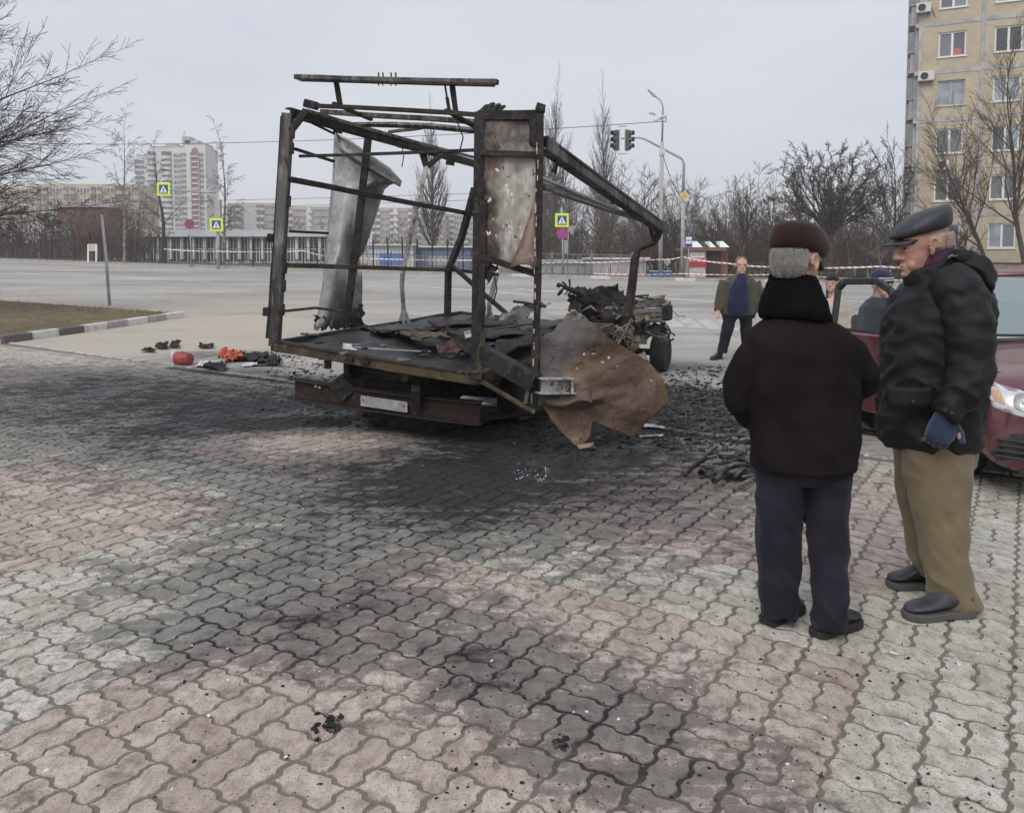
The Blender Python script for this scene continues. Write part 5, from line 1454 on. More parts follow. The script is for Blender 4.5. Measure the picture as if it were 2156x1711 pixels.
# --- side rails
mem('upper_thin_rail', (630, 329, 7.1), (1003, 316, 6.35), .022, .026, M_CHARB)
mem('left_mid_rail', (612, 378, 7.2), (1003, 453, 10.1), .045, .05, M_CHARB)
mem('left_lower_rail', (599, 559, 7.2), (952, 569, 9.9), .042, .045, M_OCHRE)
mem('front_low_rail', (948, 568, 9.9), (1050, 578, 9.9), .05, .04, M_CHARB)
mem('diagonal_brace', (948, 556, 9.85), (1066, 660, 9.6), .06, .05, M_CHARB)
for a, b, r in (((630, 246, 7.2), (704, 282, 8.0), .012), ((632, 238, 7.2), (700, 272, 8.0), .009), ((622, 314, 7.2), (703, 340, 8.0), .016), ((610, 487, 7.2), (690, 491, 8.0), .014)):
    MB().tube([pt(*a), pt(*b)], r, 6).build('tie_rod', M_CHARB, truck)
MB().tube([pt(597, 655, 7.2), pt(664, 648, 7.9), pt(720, 655, 8.0)], .014, 6).build('tie_rod', M_OCHRE, truck)
# --- hanging aluminium sheet on the left
rows = [(282, 704, 713), (300, 703, 744), (330, 702, 786), (355, 701, 822), (380, 700, 845), (390, 698, 820), (400, 697, 809), (440, 694, 796), (490, 689, 780), (530, 686, 767),
        (553, 683, 747), (562, 682, 744), (572, 681, 762), (600, 679, 763), (640, 672, 762), (665, 668, 760), (690, 663, 742)]
g_ = []
for (y, a, b) in rows:
    row = []
    for j in range(15):
        u = j / 14; x = a + (b - a) * u
        Y = 8.72 + .16 * math.sin(u * 4.2 + y * .006) + .10 * fbm((x * .02, y * .008, 3), 1, 3) - (.25 * (u - .35) if y < 392 and u > .35 else 0)
        row.append(pt(x + (rnd.uniform(-2, 2) if y > 660 else 0), y + (rnd.uniform(-5, 7) if y > 680 else 0), Y))
    g_.append(row)
MB().sheet(g_, .003).build('hanging_sheet', M_ALU, truck, smooth=True)
g_ = []
for k in range(9):
    u = k / 8; top = (710 + 136 * u, 284 + 97 * u ** 1.15); bot = (716 + 124 * u, 318 + 74 * u ** .8)
    g_.append([pt(top[0] + (bot[0] - top[0]) * v, top[1] + (bot[1] - top[1]) * v + 6 * math.sin(v * 3.1), 8.50 - .12 * math.sin(v * 2.6) - .1 * u) for v in (0, .25, .5, .75, 1)])
MB().sheet(g_, .003).build('curled_lip', M_ALUD, truck, smooth=True)
crumple('torn_scrap', ((736, 655, 8.6), (764, 640, 8.6), (766, 690, 8.6), (735, 693, 8.6)), M_CHARB, .04, 8, seed=3, tear=.015)
crumple('torn_scrap', ((663, 660, 8.6), (690, 672, 8.6), (688, 694, 8.6), (660, 690, 8.6)), M_CHARB, .04, 8, seed=4, tear=.015)
# --- holed rear panel
PANEL_X0, PANEL_X1, PANEL_Z1, PANEL_Z0 = pt(1014, 560, 6.24).x, pt(1128, 560, 6.14).x, pt(0, 250, 6.2).z, pt(0, 555, 6.2).z
M_PANEL = scorched_panel('scorched_panel', 0)
holes = [(1077, 406, 5), (1060, 473, 3), (1016, 471, 5.5), (1047, 358, 5.5), (1066, 390, 4.5), (1031, 424, 5.5), (1001, 443, 4), (1018, 486, 6), (1016, 478, 5), (1026, 492, 5.5), (1031, 495, 4), (1038, 460, 3), (1070, 470, 4), (1045, 500, 3.5),
         (1073, 483, 3), (1082, 502, 3.5), (1052, 546, 3), (1017, 536, 4.5), (1095, 470, 2.5), (1110, 300, 2), (1102, 410, 2.5), (1028, 552, 3), (1100, 520, 3), (1112, 545, 3)]
nx, ny = 58, 150; vs = []; fs = []
def pan(x, y):
    u = (x - 1013) / 116; low = max(0, (y - 430) / 130)
    Y = 6.245 - .1 * u + .015 * fbm((x * .03, y * .012, 0), 1, 3) - low * low * .10 * max(0, u - .3)
    return pt(x, y, Y)
for i in range(ny + 1):
    for j in range(nx + 1):
        x = 1013 + 116 * j / nx; bottom = 546 + 22 * (j / nx) + 5 * math.sin(j * 1.1) + 3 * math.sin(j * 2.7)
        vs.append(pan(x + rnd.uniform(-.5, .5), 250 + (bottom - 250) * i / ny))
for i in range(ny):
    for j in range(nx):
        x = 1013 + 116 * (j + .5) / nx; y = 250 + 303 * (i + .5) / ny
        xlim = 1129 - max(0, (y - 395)) ** 1.35 * .055
        if x > xlim: continue
        if any((x - hx) ** 2 + ((y - hy) * .9) ** 2 < (hr * .62) ** 2 for hx, hy, hr in holes): continue
        a = i * (nx + 1) + j; fs.append((a, a + 1, a + nx + 2, a + nx + 1))
pn = MB().add(vs, fs).build('holed_panel', M_PANEL, truck, smooth=True)
pn.modifiers.new('solid', 'SOLIDIFY').thickness = .003
M_BRPINK = metal_mat('heated_pink_brown', ((0.24, 0.17, 0.14), (0.17, 0.11, 0.085), (0.30, 0.225, 0.19)), 4, .6, .2)
g_ = []
for k in range(13):
    u = k / 12; y = 400 + 165 * u; xl = 1129 - max(0, (y - 395)) ** 1.35 * .055
    g_.append([pt(xl + (1131 - xl) * v, y - 8 * u * math.sin(v * 3.1), 6.14 - .13 * u * math.sin(v * 2.2 + .3)) for v in (0, .2, .4, .6, .8, 1)])
MB().sheet(g_, .003).build('curled_flap', M_BRPINK, truck, smooth=True)
mem('panel_top_rail', (1006, 243, 6.27), (1138, 243, 6.1), .05, .075, M_CHAR)
for (x, h) in ((1012, 14), (1024, 18), (1036, 16), (1046, 12)): mem('burnt_scrap', (x, 236, 6.3), (x + 14, 236 - h, 6.4), .04, .02, M_CHAR)
crumple('burnt_corner', ((1112, 244, 6.08), (1130, 246, 6.08), (1130, 312, 6.09), (1117, 305, 6.09)), M_CHAR, .01, 8, seed=9, tear=.008)
mem('panel_mid_rail', (1012, 321, 6.21), (1130, 326, 6.1), .03, .045, M_CHARB)
mem('panel_low_rail', (1010, 541, 6.22), (1130, 577, 6.09), .03, .05, M_CHARB)
mem('panel_low_rail', (1010, 552, 6.26), (1034, 556, 6.22), .06, .06, M_CHAR)
crumple('rag_under_panel', ((1012, 555, 6.25), (1048, 560, 6.2), (1030, 598, 6.22), (1014, 585, 6.25)), M_CHAR, .03, 8, seed=11, tear=.01)
# --- floor, sills
fl = MB(); g_ = []
fA, fB = tA + RV * .03, tB
for i in range(25):
    row = []
    for j in range(25):
        q = fA.lerp(fB, j / 24) + LV * (3.55 * i / 24)
        z = q.z * (1 - i / 24) + (i / 24) * (.86 - .10 * j / 24) + .03 * fbm((q.x, q.y, 0), 2.5, 4) - (.05 if 0 else 0)
        row.append((q.x, q.y, z + .02))
    g_.append(row)
fl.sheet(g_, .04).build('charred_floor', M_FLOOR, truck, smooth=True)
def wbeam(name, p, q, w, h, m, par=None): return warped(p, q, w, h, bow=.003).build(name, m, par or truck, bevel=min(w, h) * .1)
fD = tA + LV * 3.55; fD.z = .86; fC = tB + LV * 3.55; fC.z = .76
rs = wbeam('rear_sill', tA - RV * .02, tB + RV * .05, .06, .085, M_OCHRE)
wbeam('sill_lip', tA + Vector((0, 0, .052)) - RV * .02, tB + RV * .05 + Vector((0, 0, .052)), .075, .02, M_CHARB, rs)
for k in (.42, .50): q = tA.lerp(tB, k) - LV * .04; wbeam('sill_bolt', q - RV * .04, q + RV * .04, .03, .03, M_CHARB, rs)
wbeam('left_sill', tA, fD, .06, .10, M_CHARB); wbeam('front_sill', fD, fC, .06, .09, M_OCHRE)
wbeam('right_sill', tB + LV * .1, fC, .06, .10, M_OCHRE)
for k in (.12, .3, .5, .7, .9):
    a, b = tA.lerp(fD, k), tB.lerp(fC, k); a.z -= .09; b.z -= .09; wbeam('floor_bearer', a, b, .07, .08, M_OCHRE if k < .35 else M_CHARB)
mem('hanging_stub', (690, 755, 7.3), (690, 776, 7.3), .06, .05, M_OCHRE); mem('hanging_stub', (853, 782, 6.75), (853, 803, 6.75), .06, .05, M_OCHRE)
# --- collapsed right rear corner
channel('broken_sill', (1012, 742, 6.25), (1128, 806, 6.0), .12, M_CHAR)
mem('broken_sill_edge', (1010, 728, 6.22), (1130, 796, 5.98), .03, .02, M_OCHRE)
mem('lower_strut', (1002, 796, 6.24), (1127, 868, 6.02), .035, .03, M_OCHRE)
mem('inner_strut', (1118, 788, 6.05), (1106, 850, 6.05), .03, .04, M_ALUD)
bx_ = MB(); p, q = pt(1135, 812, 6.0), pt(1204, 812, 6.25); d = (q - p).normalized(); hh = .056
for (s, w_) in ((-1, .01), (1, .01)): bx_.beam(p + Vector((0, 0, s * hh)), q + Vector((0, 0, s * hh)), .10, .012)
bx_.beam(p + LV * .045, q + LV * .045, .01, hh * 2)
bx_.beam(q + Vector((0, 0, hh)), q - Vector((0, 0, hh)), .02, .11); bx_.build('channel_end', M_WHITEB, truck)
crumple('fallen_board', ((1030, 760, 6.6), (1125, 715, 7.0), (1190, 690, 8.0), (1060, 705, 7.4)), M_CHAR, .05, 12, .02, seed=21)
crumple('fallen_board', ((1020, 735, 6.9), (1180, 690, 7.8), (1190, 676, 8.6), (1020, 706, 7.9)), M_FLOOR, .05, 12, .02, seed=22)
mem('fallen_rail', (1010, 700, 8.0), (1200, 676, 8.8), .05, .05, M_OCHRE); mem('fallen_rail', (1055, 790, 6.5), (1200, 708, 8.0), .06, .05, M_OCHRE)
crumple('fallen_panel', ((1040, 672, 9.0), (1110, 636, 9.3), (1160, 640, 9.4), (1060, 690, 9.0)), M_ALUD, .08, 12, .006, seed=23, tear=.02)
mem('fallen_rail', (1080, 634, 9.3), (1150, 646, 9.3), .06, .03, M_CHARB)
# --- rust brown side sheet hanging to the ground
rows = [(672, 1190, 1222), (681, 1178, 1256), (696, 1166, 1268), (711, 1141, 1279), (733, 1137, 1318), (755, 1137, 1357), (775, 1136, 1379), (794, 1136, 1395), (820, 1136, 1403), (846, 1139, 1408), (866, 1151, 1387), (885, 1162, 1366)]
M_RSHEET = rust_sheet()
CREASE = [((1250, 780), 35, .30, .055), ((1200, 830), -20, .16, .05), ((1330, 800), 70, .22, .045), ((1290, 850), 12, .12, .04), ((1180, 760), 100, .20, .04), ((1350, 850), -40, .13, .035), ((1230, 720), 5, .14, .035), ((1270, 880), 55, .10, .025), ((1380, 820), 95, .10, .03), ((1310, 760), -25, .10, .025)]
def shd(x, y):
    """buckled plate: sharp straight creases over a faint waviness"""
    u = (x - 1136) / 272; d = 0.0
    for (cx_, cy_), a, w, k in CREASE:
        ds = abs((x - cx_) * math.sin(R_(a)) - (y - cy_) * math.cos(R_(a))) / 272; al = ((x - cx_) * math.cos(R_(a)) + (y - cy_) * math.sin(R_(a))) / 272
        d += k * max(0, 1 - ds / w) * math.exp(-(al / .45) ** 2)
    d += .018 * fbm((u * 3, y * .011, 1.7), 1, 3) + .006 * fbm((u * 14, y * .05, 2.7), 1, 3)
    ridge = .05 * max(0, 1 - abs(y - 838 - 12 * math.sin(u * 7)) / 14) * (1 if u < .5 else .2)
    return pt(x, y, 6.20 + .62 * u - d - ridge - .10 * max(0, (y - 780) / 150))
OUTL = [(1190, 672), (1222, 671), (1256, 681), (1268, 696), (1279, 711), (1318, 733), (1357, 755), (1379, 775), (1395, 794), (1403, 820), (1408, 846), (1387, 866), (1366, 885), (1346, 905), (1331, 921), (1312, 914), (1290, 904), (1268, 895), (1249, 884), (1246, 900), (1243, 918), (1226, 938), (1212, 938), (1188, 915), (1174, 900), (1160, 885), (1150, 866), (1139, 846), (1136, 820), (1136, 711), (1166, 696), (1178, 681)]
def inside(x, y, P):
    c = False; n = len(P)
    for k in range(n):
        (x0, y0), (x1, y1) = P[k], P[k - 1]
        if (y0 > y) != (y1 > y) and x < (x1 - x0) * (y - y0) / (y1 - y0) + x0: c = not c
    return c
S_ = 2.5; nx_, ny_ = int(276 / S_) + 2, int(272 / S_) + 2; vid = {}; vs = []; fs = []
for i in range(ny_):
    for j in range(nx_):
        x, y = 1134 + S_ * (j + .5), 670 + S_ * (i + .5)
        if not inside(x, y, OUTL): continue
        if any((x - hx) ** 2 + (y - hy) ** 2 < 9 for hx, hy in ((1250, 742), (1281, 752), (1228, 745), (1372, 800), (1300, 770), (1215, 775), (1268, 762), (1340, 812))): continue
        f = []
        for (di, dj) in ((0, 0), (0, 1), (1, 1), (1, 0)):
            k = (i + di, j + dj)
            if k not in vid: vid[k] = len(vs); vs.append(shd(1134 + S_ * k[1], 670 + S_ * k[0]))
            f.append(vid[k])
        fs.append(tuple(f))
o = MB().add(vs, fs).build('rusted_side_sheet', M_RSHEET, truck, smooth=True); o.modifiers.new('solid', 'SOLIDIFY').thickness = .004
q = o.modifiers.new('smooth', 'SMOOTH'); q.factor = .5; q.iterations = 1
crumple('sheet_tip', ((1214, 936, 6.1), (1251, 930, 6.1), (1248, 940, 6.08), (1218, 945, 6.08)), M_BRPINK, .02, 6, seed=31)
crumple('sheet_tip', ((1203, 944, 6.08), (1220, 944, 6.06), (1213, 976, 6.02), (1201, 972, 6.04)), M_CHAR, .02, 6, seed=32)
fold = [[shd(1150 + 95 * u, 838 + 8 * math.sin(u * 6) + v) + Vector((0, -.03 - .02 * (v / 10), 0)) for v in (-14, -4, 4, 10)] for u in [k / 10 for k in range(11)]]
MB().sheet(fold, .003).build('sheet_fold', M_RSHEET, truck, smooth=True)
# --- rear bumper beam with blank plate
bA, bB = pt(622, 818, 7.25), pt(1012, 870, 6.55)
ib = MB(); ib.beam(bA, bB, .02, .17)
bm_o = ib.build('bumper_beam', M_RUST, truck)
wbeam('beam_flange', bA + Vector((0, 0, .092)) - RV * .05, bB + Vector((0, 0, .092)), .11, .014, M_RUST, bm_o)
wbeam('beam_flange', bA - Vector((0, 0, .092)) - RV * .05, bB - Vector((0, 0, .092)), .11, .014, M_RUST, bm_o)
for (x, y) in ((665, 814), (673, 816), (721, 823)): MB().ell(pt(x, y, 7.08), (.014, .014, .014), 8, 6).build('bolt', M_ALU, bm_o)
q0, q1 = pt(760, 832, 6.93), pt(858, 846, 6.75)
pl = MB(); dn = Vector((0, 0, -.092)); pl.prism([q0, q1, q1 + dn, q0 + dn], LV * -.006); pl.build('blank_plate', metal_mat('burnt_plate', ((0.46, 0.46, 0.46), (0.33, 0.33, 0.33), (0.22, 0.22, 0.22)), 12, .5, .5), bm_o, fix=True)
for q in (q0.lerp(q1, .06), q0.lerp(q1, .94)): MB().ell(q + dn * .4 - LV * .012, (.008, .008, .008), 8, 6).build('plate_bolt', M_CHAR, bm_o)
# --- chassis, axles, wheels
mid0 = (tA + tB) / 2
for s in (-.42, .42):
    a = mid0 + RV * s + LV * .25; a.z = .55; b = a + LV * 5.3; b.z = .52; wbeam('chassis_rail', a, b, .07, .15, M_CHAR)
    a2 = mid0 + RV * s + LV * .1; a2.z = .50; b2 = bA.lerp(bB, .5 + s * .45); wbeam('bumper_bracket', a2, b2, .08, .16, M_CHAR)
for k in (.4, 1.5, 2.7, 3.9): a = mid0 + RV * -.42 + LV * k; a.z = .52; b = mid0 + RV * .42 + LV * k; b.z = .52; wbeam('chassis_cross', a, b, .08, .10, M_CHAR)
def wheel(c, ax, r, w, tyre=True, burnt=False, rimm=None):
    c = Vector(c)
    if tyre:
        o = MB().lathe(c - ax * w / 2, ax, [(0, r * .58), (0, r * .82), (w * .12, r * .95), (w * .3, r), (w * .7, r), (w * .88, r * .95), (w, r * .82), (w, r * .58)], 26).build('tyre', M_RUBBER, truck, smooth=True)
    rm = MB(); rm.lathe(c + ax * w * .30, ax, [(-w * .5, r * .60), (w * .15, r * .60), (w * .18, r * .55), (w * .02, r * .50), (w * .0, r * .36), (w * .12, r * .20), (w * .2, r * .17), (w * .2, .001)], 22)
    ro = rm.build('rim', rimm or M_CHARB, truck, smooth=True)
    for k in range(6):
        a = k * math.pi / 3; x = ax.orthogonal().normalized(); y = ax.cross(x); q = c + ax * w * .32 + (x * math.cos(a) + y * math.sin(a)) * r * .43
        MB().lathe(q - ax * .01, ax, [(0, r * .075), (.025, r * .07), (.026, .001)], 8).build('rim_hole', M_CHAR, ro)
fw = pt(1391, 742, 11.15)
wheel(fw, RV, .285, .20, True, rimm=metal_mat('pale_burnt_rim', ((0.20, 0.18, 0.13), (0.10, 0.085, 0.06), (0.30, 0.28, 0.22)), 9, .6, .4))
wheel(fw - RV * 1.62 + Vector((0, 0, .02)), -RV, .285, .20)
a, b = fw - RV * 1.5, fw - RV * .1; wbeam('front_axle', a, b, .09, .09, M_CHAR)
for s in (-.78, .78):
    c = mid0 + RV * s + LV * 1.35; c.z = .26; wheel(c, RV * (1 if s > 0 else -1), .25, .24)
a = mid0 + RV * -.8 + LV * 1.35; a.z = .27; b = mid0 + RV * .8 + LV * 1.35; b.z = .27; wbeam('rear_axle', a, b, .11, .11, M_CHAR)
MB().ell((a + b) / 2, (.17, .17, .17), 14, 9).build('differential', M_CHAR, truck, smooth=True)
for s in (-1, 1):
    c = mid0 + RV * .42 * s + LV * 1.35; c.z = .36
    for k in range(3): wbeam('leaf_spring', c - LV * (.6 - .15 * k) + Vector((0, 0, -.025 * k)), c + LV * (.6 - .15 * k) + Vector((0, 0, -.025 * k)), .06, .014, M_CHARB)
q = mid0 + LV * .9 + RV * -.2; MB().box((q.x, q.y, .36), (1.0, .8, .28), Matrix.Rotation(R_(-25), 3, 'Z')).build('burnt_tank', M_CHAR, truck, bevel=.06)
q = mid0 + LV * 2.2 + RV * .55; MB().box((q.x, q.y, .34), (.5, 1.1, .36), Matrix.Rotation(R_(-25), 3, 'Z')).build('burnt_tank', M_CHARB, truck, bevel=.05)
# --- remains of the cab
M_GAL = metal_mat('scorched_galvanised', ((0.26, 0.25, 0.225), (0.16, 0.15, 0.13), (0.36, 0.345, 0.31)), 5, .55, .5)
M_GALY = metal_mat('yellowed_sheet', ((0.30, 0.26, 0.17), (0.20, 0.165, 0.105), (0.38, 0.35, 0.28)), 4, .6, .3)
MB().tube([pt(1188, 604, 10.4), pt(1215, 615, 10.5), pt(1260, 650, 10.7), pt(1335, 712, 10.9)], [.03, .045, .035, .03], 8).build('steering_column', M_CHAR, truck, smooth=True)
for a, b, r in (((1188, 604, 10.4), (1176, 598, 10.3), .02), ((1188, 606, 10.4), (1178, 616, 10.3), .02), ((1192, 600, 10.4), (1184, 594, 10.35), .016), ((1200, 602, 10.4), (1199, 588, 10.4), .015), ((1196, 612, 10.4), (1190, 620, 10.3), .012)):
    MB().tube([pt(*a), pt(*b)], [r * .7, r], 6).build('column_switch', M_CHARB if r > .018 else M_CHAR, truck)
mem('burnt_knob', (1172, 600, 10.3), (1180, 602, 10.3), .05, .05, M_RUST); mem('burnt_knob', (1174, 622, 10.3), (1184, 612, 10.3), .04, .04, M_RUST)
crumple('dash_shell', ((1205, 606, 10.5), (1290, 602, 11.0), (1338, 640, 11.2), (1250, 650, 10.6)), M_CHAR, .10, 14, .008, f=2.5, seed=41, tear=.02)
crumple('dash_shell', ((1200, 618, 10.4), (1270, 640, 10.6), (1260, 690, 10.6), (1198, 672, 10.5)), M_CHARB, .14, 14, .008, f=2.5, seed=42, tear=.02)
crumple('door_skin', ((1166, 690, 10.0), (1205, 650, 10.1), (1262, 690, 10.2), (1250, 716, 10.0)), M_GAL, .10, 14, .005, seed=43, tear=.01)
crumple('bulkhead', ((1240, 640, 11.0), (1345, 640, 11.6), (1345, 700, 11.5), (1245, 700, 10.9)), M_GAL, .09, 14, .006, seed=44, tear=.012)
hd = crumple('bonnet_skin', ((1290, 640, 10.9), (1395, 628, 11.6), (1412, 640, 11.9), (1310, 655, 11.0)), M_GAL, .05, 14, .006, seed=45, tear=.012)
crumple('bonnet_rim', ((1335, 628, 11.6), (1400, 622, 12.0), (1398, 628, 12.0), (1335, 640, 11.5)), M_GALY, .04, 10, .006, seed=46, tear=.01)
gr = crumple('front_panel', ((1320, 655, 10.8), (1396, 646, 11.0), (1396, 678, 11.0), (1320, 684, 10.8)), M_GAL, .02, 10, .006, seed=47)
for k in range(5): mem('grille_slat', (1338, 658 + k * 4.6, 10.76), (1392, 653 + k * 4.6, 10.94), .012, .008, M_CHARB if k % 2 else M_GALY, gr)
MB().box(pt(1402, 658, 11.1), (.14, .25, .22), Matrix.Rotation(R_(-25), 3, 'Z')).build('headlamp_bucket', M_CHAR, truck, bevel=.02)
mem('headlamp_rim', (1396, 644, 11.0), (1411, 634, 11.1), .03, .02, M_GALY); mem('headlamp_rim', (1411, 634, 11.1), (1411, 668, 11.1), .025, .02, M_GALY)
crumple('wing_panel', ((1300, 690, 10.6), (1350, 690, 10.8), (1340, 740, 10.8), (1305, 725, 10.6)), M_GALY, .06, 12, .005, seed=48, tear=.015)
crumple('wheel_arch', ((1345, 690, 10.9), (1406, 686, 11.2), (1408, 705, 11.2), (1350, 712, 10.9)), M_CHAR, .05, 10, .01, seed=49, tear=.01)
for a, b, w, m in (((1246, 668, 10.2), (1302, 738, 10.3), .06, M_CHARB), ((1330, 672, 10.2), (1290, 745, 10.3), .05, M_GAL), ((1300, 735, 10.4), (1345, 770, 10.8), .06, M_CHARB), ((1250, 700, 10.2), (1330, 745, 10.5), .04, M_GALY),
                   ((1345, 740, 10.9), (1370, 770, 11.0), .05, M_CHAR), ((1240, 660, 10.6), (1330, 690, 10.9), .05, M_CHAR), ((1225, 625, 10.5), (1320, 655, 11.0), .04, M_CHAR), ((1215, 640, 10.4), (1240, 700, 10.3), .04, M_CHARB)):
    mem('cab_strut', a, b, w, w * .6, m)
for k in range(7):
    x, y = rnd.uniform(1225, 1330), rnd.uniform(640, 710); mem('engine_part', (x, y, 10.7), (x + rnd.uniform(10, 26), y + rnd.uniform(-6, 14), 10.9), rnd.uniform(.05, .12), rnd.uniform(.05, .1), rnd.choice([M_CHAR, M_CHAR, M_ALUD, M_CHARB]))
MB().lathe(pt(1275, 668, 10.45), (.4, -.9, 0), [(0, .07), (.02, .09), (.06, .09), (.08, .04), (.1, .001)], 16).build('fan_drum', M_CHARB, truck, smooth=True)
MB().box(pt(1290, 690, 11.1), (.7, .9, .5), Matrix.Rotation(R_(-25), 3, 'Z')).build('engine_block', M_CHAR, truck, bevel=.05)
crumple('melted_lump', ((1344, 746, 10.7), (1358, 742, 10.7), (1364, 756, 10.75), (1350, 762, 10.7)), mat('ash_white', (0.7, 0.7, 0.69), (0.5, 0.5, 0.49), 8, .7), .05, 8, .03, seed=51)
MB().tube([pt(1404, 684, 11.0), pt(1411, 696, 11.0), pt(1408, 716, 10.95), pt(1411, 728, 10.95)], .012, 6).build('brake_hose', M_CHAR, truck)
# --- things burnt onto the floor (parts of the wreck)
def fpt(x, y): 
    """point on the charred floor"""
    best = None
    d = ray(x, y)
    t = (fA.z + .05 - CAMH) / d.z
    return Vector((0, 0, CAMH)) + d * t
for k, (pts, m) in enumerate((([(860, 690), (1000, 678), (1140, 690), (1000, 708)], M_CHAR), ([(820, 700), (960, 704), (990, 716), (870, 718)], M_OCHRE), ([(760, 692), (860, 690), (900, 700), (800, 705)], M_FLOOR),
                              ([(930, 706), (1080, 700), (1120, 712), (960, 724)], M_CHAR), ([(900, 686), (1060, 682), (1080, 690), (920, 696)], M_CHARB))):
    crumple('floor_debris', [fpt(*p) + Vector((0, 0, .015 + .010 * k)) for p in pts], m, .022, 12, .008, f=3, seed=60 + k, tear=.018)
mem('white_strip', (745, 730, 6.9), (905, 740, 6.5), .035, .008, M_ALU)
crumple('white_scrap', ((722, 722, 6.95), (752, 724, 6.9), (752, 736, 6.85), (720, 734, 6.9)), M_ALU, .02, 6, .006, seed=71)
crumple('red_rag', ((918, 726, 6.5), (945, 722, 6.5), (975, 748, 6.4), (925, 748, 6.42)), mat('scorched_rag', (0.14, 0.055, 0.05), (0.05, 0.03, 0.03), 10, .9), .10, 12, .006, f=6, seed=72)
crumple('standing_board', ((948, 700, 6.9), (1000, 716, 6.5), (1000, 752, 6.5), (950, 732, 6.85)), M_CHAR, .03, 8, .015, seed=73, tear=.01)
crumple('bright_scrap', ((976, 700, 6.6), (990, 696, 6.6), (994, 710, 6.6), (980, 714, 6.6)), M_ALU, .03, 6, .004, seed=74)

# --- wires left hanging after the fire
for k, P in enumerate(([(650, 236, 7.2), (690, 268, 7.5), (706, 275, 7.9), (716, 300, 8.0)], [(960, 250, 6.5), (975, 290, 6.5), (968, 318, 6.5)], [(1165, 318, 6.5), (1172, 345, 6.5), (1169, 366, 6.5)], [(845, 300, 8.9), (850, 330, 8.9), (846, 352, 8.9)],
                       [(1040, 575, 6.24), (1046, 610, 6.24), (1038, 640, 6.24)], [(1015, 600, 6.2), (1022, 650, 6.18), (1014, 700, 6.2)], [(1300, 700, 10.3), (1320, 735, 10.3), (1318, 765, 10.3)], [(1210, 625, 10.3), (1204, 650, 10.3), (1210, 668, 10.3)], [(600, 330, 7.15), (612, 380, 7.1), (604, 430, 7.15)])):
    MB().tube([pt(*q) for q in P], .006, 5).build('hanging_wire', M_CHAR, truck, smooth=True)
for k in range(16):
    x = rnd.uniform(640, 1000); y = 742 + (x - 575) * .155 + rnd.uniform(-14, -6); q = fpt(x, y - rnd.uniform(0, 40))
    MB().box(q + Vector((0, 0, .02)), (rnd.uniform(.03, .12), rnd.uniform(.02, .06), .02), Matrix.Rotation(rnd.uniform(0, 3), 3, 'Z')).build('charred_chip', rnd.choice([M_CHAR, M_CHAR, M_FLOOR, M_ALUD]), truck, bevel=.004)

for k in range(26):
    x, y = rnd.uniform(1205, 1385), rnd.uniform(622, 735); Yk = rnd.uniform(10.2, 10.9); P = [pt(x, y, Yk)]
    for i in range(4): x += rnd.gauss(5, 14); y += rnd.gauss(3, 9); P.append(pt(x, min(y, 760), Yk + rnd.uniform(-.1, .1)))
    MB().tube(P, rnd.uniform(.005, .016), 5).build('tangled_pipe', rnd.choice([M_CHAR, M_CHARB, M_GAL, M_GALY, M_ALUD]), truck, smooth=True)
for k in range(9):
    x, y = rnd.uniform(1215, 1370), rnd.uniform(630, 730); w_ = rnd.uniform(14, 40); h_ = rnd.uniform(8, 24)
    crumple('cab_scrap', ((x, y, 10.4), (x + w_, y - rnd.uniform(0, 10), 10.6), (x + w_, y + h_, 10.6), (x, y + h_ + rnd.uniform(-4, 8), 10.4)), rnd.choice([M_GAL, M_GALY, M_CHARB, M_ALUD, M_CHAR]), .09, 9, .004, f=5, seed=90 + k, tear=.025, smooth=False)
# ================================================================== PEOPLE
def remesh(mb, voxel, smooth=4, disp=None, name='body'):
    """one continuous skin over overlapping closed shapes, then optional displacement along the normals"""
    me = mb.mesh(name)
    tmp = bpy.data.objects.new('tmp', me); COL.objects.link(tmp)
    r = tmp.modifiers.new('r', 'REMESH'); r.mode = 'VOXEL'; r.voxel_size = voxel
    if smooth: s_ = tmp.modifiers.new('s', 'SMOOTH'); s_.factor = .5; s_.iterations = smooth
    bpy.context.view_layer.update()
    out = bpy.data.meshes.new_from_object(tmp.evaluated_get(bpy.context.evaluated_depsgraph_get()))
    bpy.data.objects.remove(tmp); bpy.data.meshes.remove(me)
    if disp:
        n = len(out.vertices)
        co = np.empty(n * 3, np.float32); out.vertices.foreach_get('co', co); co = co.reshape(-1, 3)
        no = np.empty(n * 3, np.float32); out.vertices.foreach_get('normal', no); no = no.reshape(-1, 3)
        d = np.array([disp(co[i]) for i in range(n)], np.float32)
        out.vertices.foreach_set('co', (co + no * d[:, None]).ravel())
    out.polygons.foreach_set('use_smooth', [True] * len(out.polygons)); out.update()
    return out
def ring(c, rx, ry, n=24, p=2.3, ax=Vector((1, 0, 0)), ay=Vector((0, 1, 0))):
    r = []
    for k in range(n):
        a = 2 * math.pi * k / n; ca, sa = math.cos(a), math.sin(a)
        x = math.copysign(abs(ca) ** (2 / p), ca) * rx; y = math.copysign(abs(sa) ** (2 / p), sa) * ry
        r.append(Vector(c) + ax * x + ay * y)
    return r
def px_rings(rows, Y, n=24, p=2.3):
    """stack of rings from (pixel y, left pixel, right pixel, half depth in metres[, depth shift])"""
    out = []
    for q in rows:
        Yc = Y + (q[4] if len(q) > 4 else 0)
        a, b = pt(q[1], q[0], Yc), pt(q[2], q[0], Yc)
        out.append(ring((a + b) / 2, (b.x - a.x) / 2, q[3], n, p))
    return out
def limb(mb, pts, rad, n=14): mb.tube([pt(*p) if not isinstance(p, Vector) else p for p in pts], rad, n)
